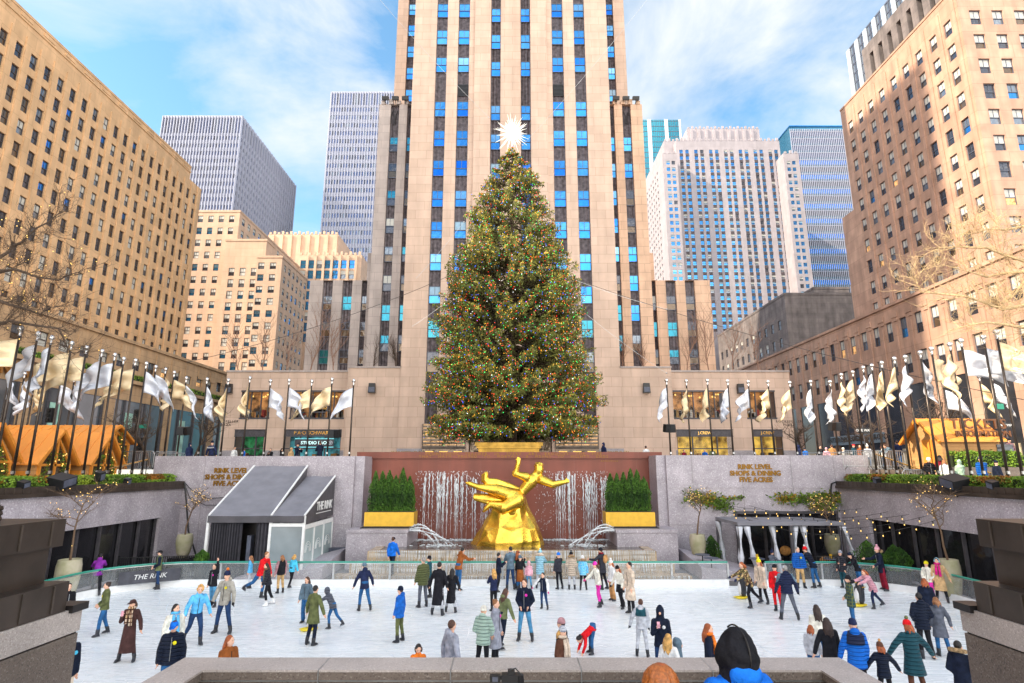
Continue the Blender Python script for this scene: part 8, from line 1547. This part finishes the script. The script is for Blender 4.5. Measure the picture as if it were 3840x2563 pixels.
q = atY(2470, 2480, 4.3); rh = person('onlooker with coppery red hair at the bottom of the frame, seen from behind', (2472, 2480), 'top', q.z-2.55-.06, z0=2.55, face=-170, pose='stand', top='char', hair='rd', hs='long', group=NEARG, shoes='shoe', vox=.016)
s_ = (q.z-2.61)/1.75; hc_ = Vector((0, -.02, 1.63*s_)); mb = MB(); rg = random.Random(9)
for k in range(170):
    a_ = rg.uniform(-1.9, 1.9); P = []; w_ = rg.uniform(.098, .112)
    for i in range(7): f_ = i/6; t_ = f_*2.1; P.append(hc_+Vector((math.sin(a_)*w_*math.sin(min(t_, 1.7))*(1+.15*f_)+rg.uniform(-.004, .004), .02+math.cos(a_)*w_*1.08*math.sin(min(t_, 1.7)), .03+.125*math.cos(min(t_, 1.6))-(max(0, t_-1.5)*.32))))
    mb.tube(P, [.004, .007, .008, .008, .007, .006, .003], 4)
mb.build('hair_strands', mat('coppery_hair', (.36,.105,.02), .45, 0, .3, 60), rh, local=True)
q = atY(1912, 2540, 4.6); cm = thing('camera', 'black camera with a flash unit raised above the bottom of the frame', 'camera', q); mb = MB(); mb.obox(q+Vector((0, 0, -.02)), .12, .07, .085); mb.obox(q+Vector((.01, 0, .035)), .05, .05, .03); mb.build('camera_body', M['black'], cm); mb = MB(); mb.obox(q+Vector((-.105, -.02, -.0)), .075, .05, .045); mb.obox(q+Vector((-.06, -.01, .0)), .04, .02, .02); mb.build('flash_unit', M['black'], cm); mb = MB(); mb.obox(q+Vector((-.105, -.048, -.0)), .04, .006, .03); mb.build('flash_screen', M['frame_bl'], cm); mb = MB(); mb.tube([q+Vector((.0, -.02, .05)), q+Vector((.04, -.02, .065)), q+Vector((.085, -.03, .02)), q+Vector((.075, -.03, -.03))], .005, 5); mb.build('cable', M['black'], cm); mb = MB(); mb.tube([q+Vector((.075, 0, -.07)), q+Vector((.075, -.01, .02))], [.03, .024], 10); mb.build('grip', M['black'], cm); mb = MB(); mb.obox(q+Vector((.13, -.06, -.09)), .11, .01, .08, 0, 0, -.4); mb.build('monitor', mat('screen', (.25,.4,.7), .2, emit=.3), cm); mb = MB(); mb.tube([q+Vector((0, 0, -.06)), Vector((q.x, q.y, 2.55))], .018, 6); mb.build('monopod', M['dark'], cm)
# pigeon on the left bronze planter
q = Vector((-5.78, 6.3, 5.14)); pg_ = thing('pigeon', 'dark pigeon perched on the left bronze planter rim', 'bird', q); mb = MB(); mb.ell(q+Vector((-.02, 0, .12)), .13, .075, .085, 12, 8, rot=Matrix.Rotation(.5, 3, 'Y')); mb.ell(q+Vector((.1, 0, .23)), .042, .036, .042, 10, 7); mb.tube([q+Vector((.05, 0, .14)), q+Vector((.095, 0, .22))], [.06, .036], 10); mb.tube([q+Vector((-.1, 0, .1)), q+Vector((-.27, 0, .04))], [.05, .025], 8); o = mb.build('body', mat('pigeon_feather', (.035,.037,.05), .5, 0, .4, 8), pg_); r_ = o.modifiers.new('r', 'REMESH'); r_.mode = 'VOXEL'; r_.voxel_size = .012; r_.use_smooth_shade = True
mb = MB(); mb.tube([q+Vector((.135, 0, .23)), q+Vector((.17, 0, .222))], [.012, .003], 6); mb.build('beak', M['frame_bl'], pg_); [MB().tube([q+Vector((0, y_, 0)), q+Vector((0, y_, .07))], .007, 5).build('leg', cloth((.4,.1,.08)), pg_) for y_ in (-.03, .03)]
# ---------------------------------------------------------------- turn the joined bodies into plain meshes and add faces and fingers
dg = bpy.context.evaluated_depsgraph_get(); dg.update()
for bo, ex in finish:
    me = bpy.data.meshes.new_from_object(bo.evaluated_get(dg)); old = bo.data; bo.modifiers.clear()
    nv = len(me.vertices); V = np.empty(nv*3, dtype=np.float32); me.vertices.foreach_get('co', V); vs_ = [tuple(x) for x in V.reshape(-1, 3)]; fs_ = [tuple(p.vertices) for p in me.polygons]; k = len(vs_)
    n2 = bpy.data.meshes.new('body'); n2.from_pydata(vs_+ex.v, [], fs_+[tuple(i+k for i in f) for f in ex.f])
    for m_ in old.materials: n2.materials.append(m_)
    n2.polygons.foreach_set('material_index', [0]*len(fs_)+ex.m); n2.polygons.foreach_set('use_smooth', [True]*(len(fs_)+len(ex.f))); n2.update(); bo.data = n2; bpy.data.meshes.remove(me)
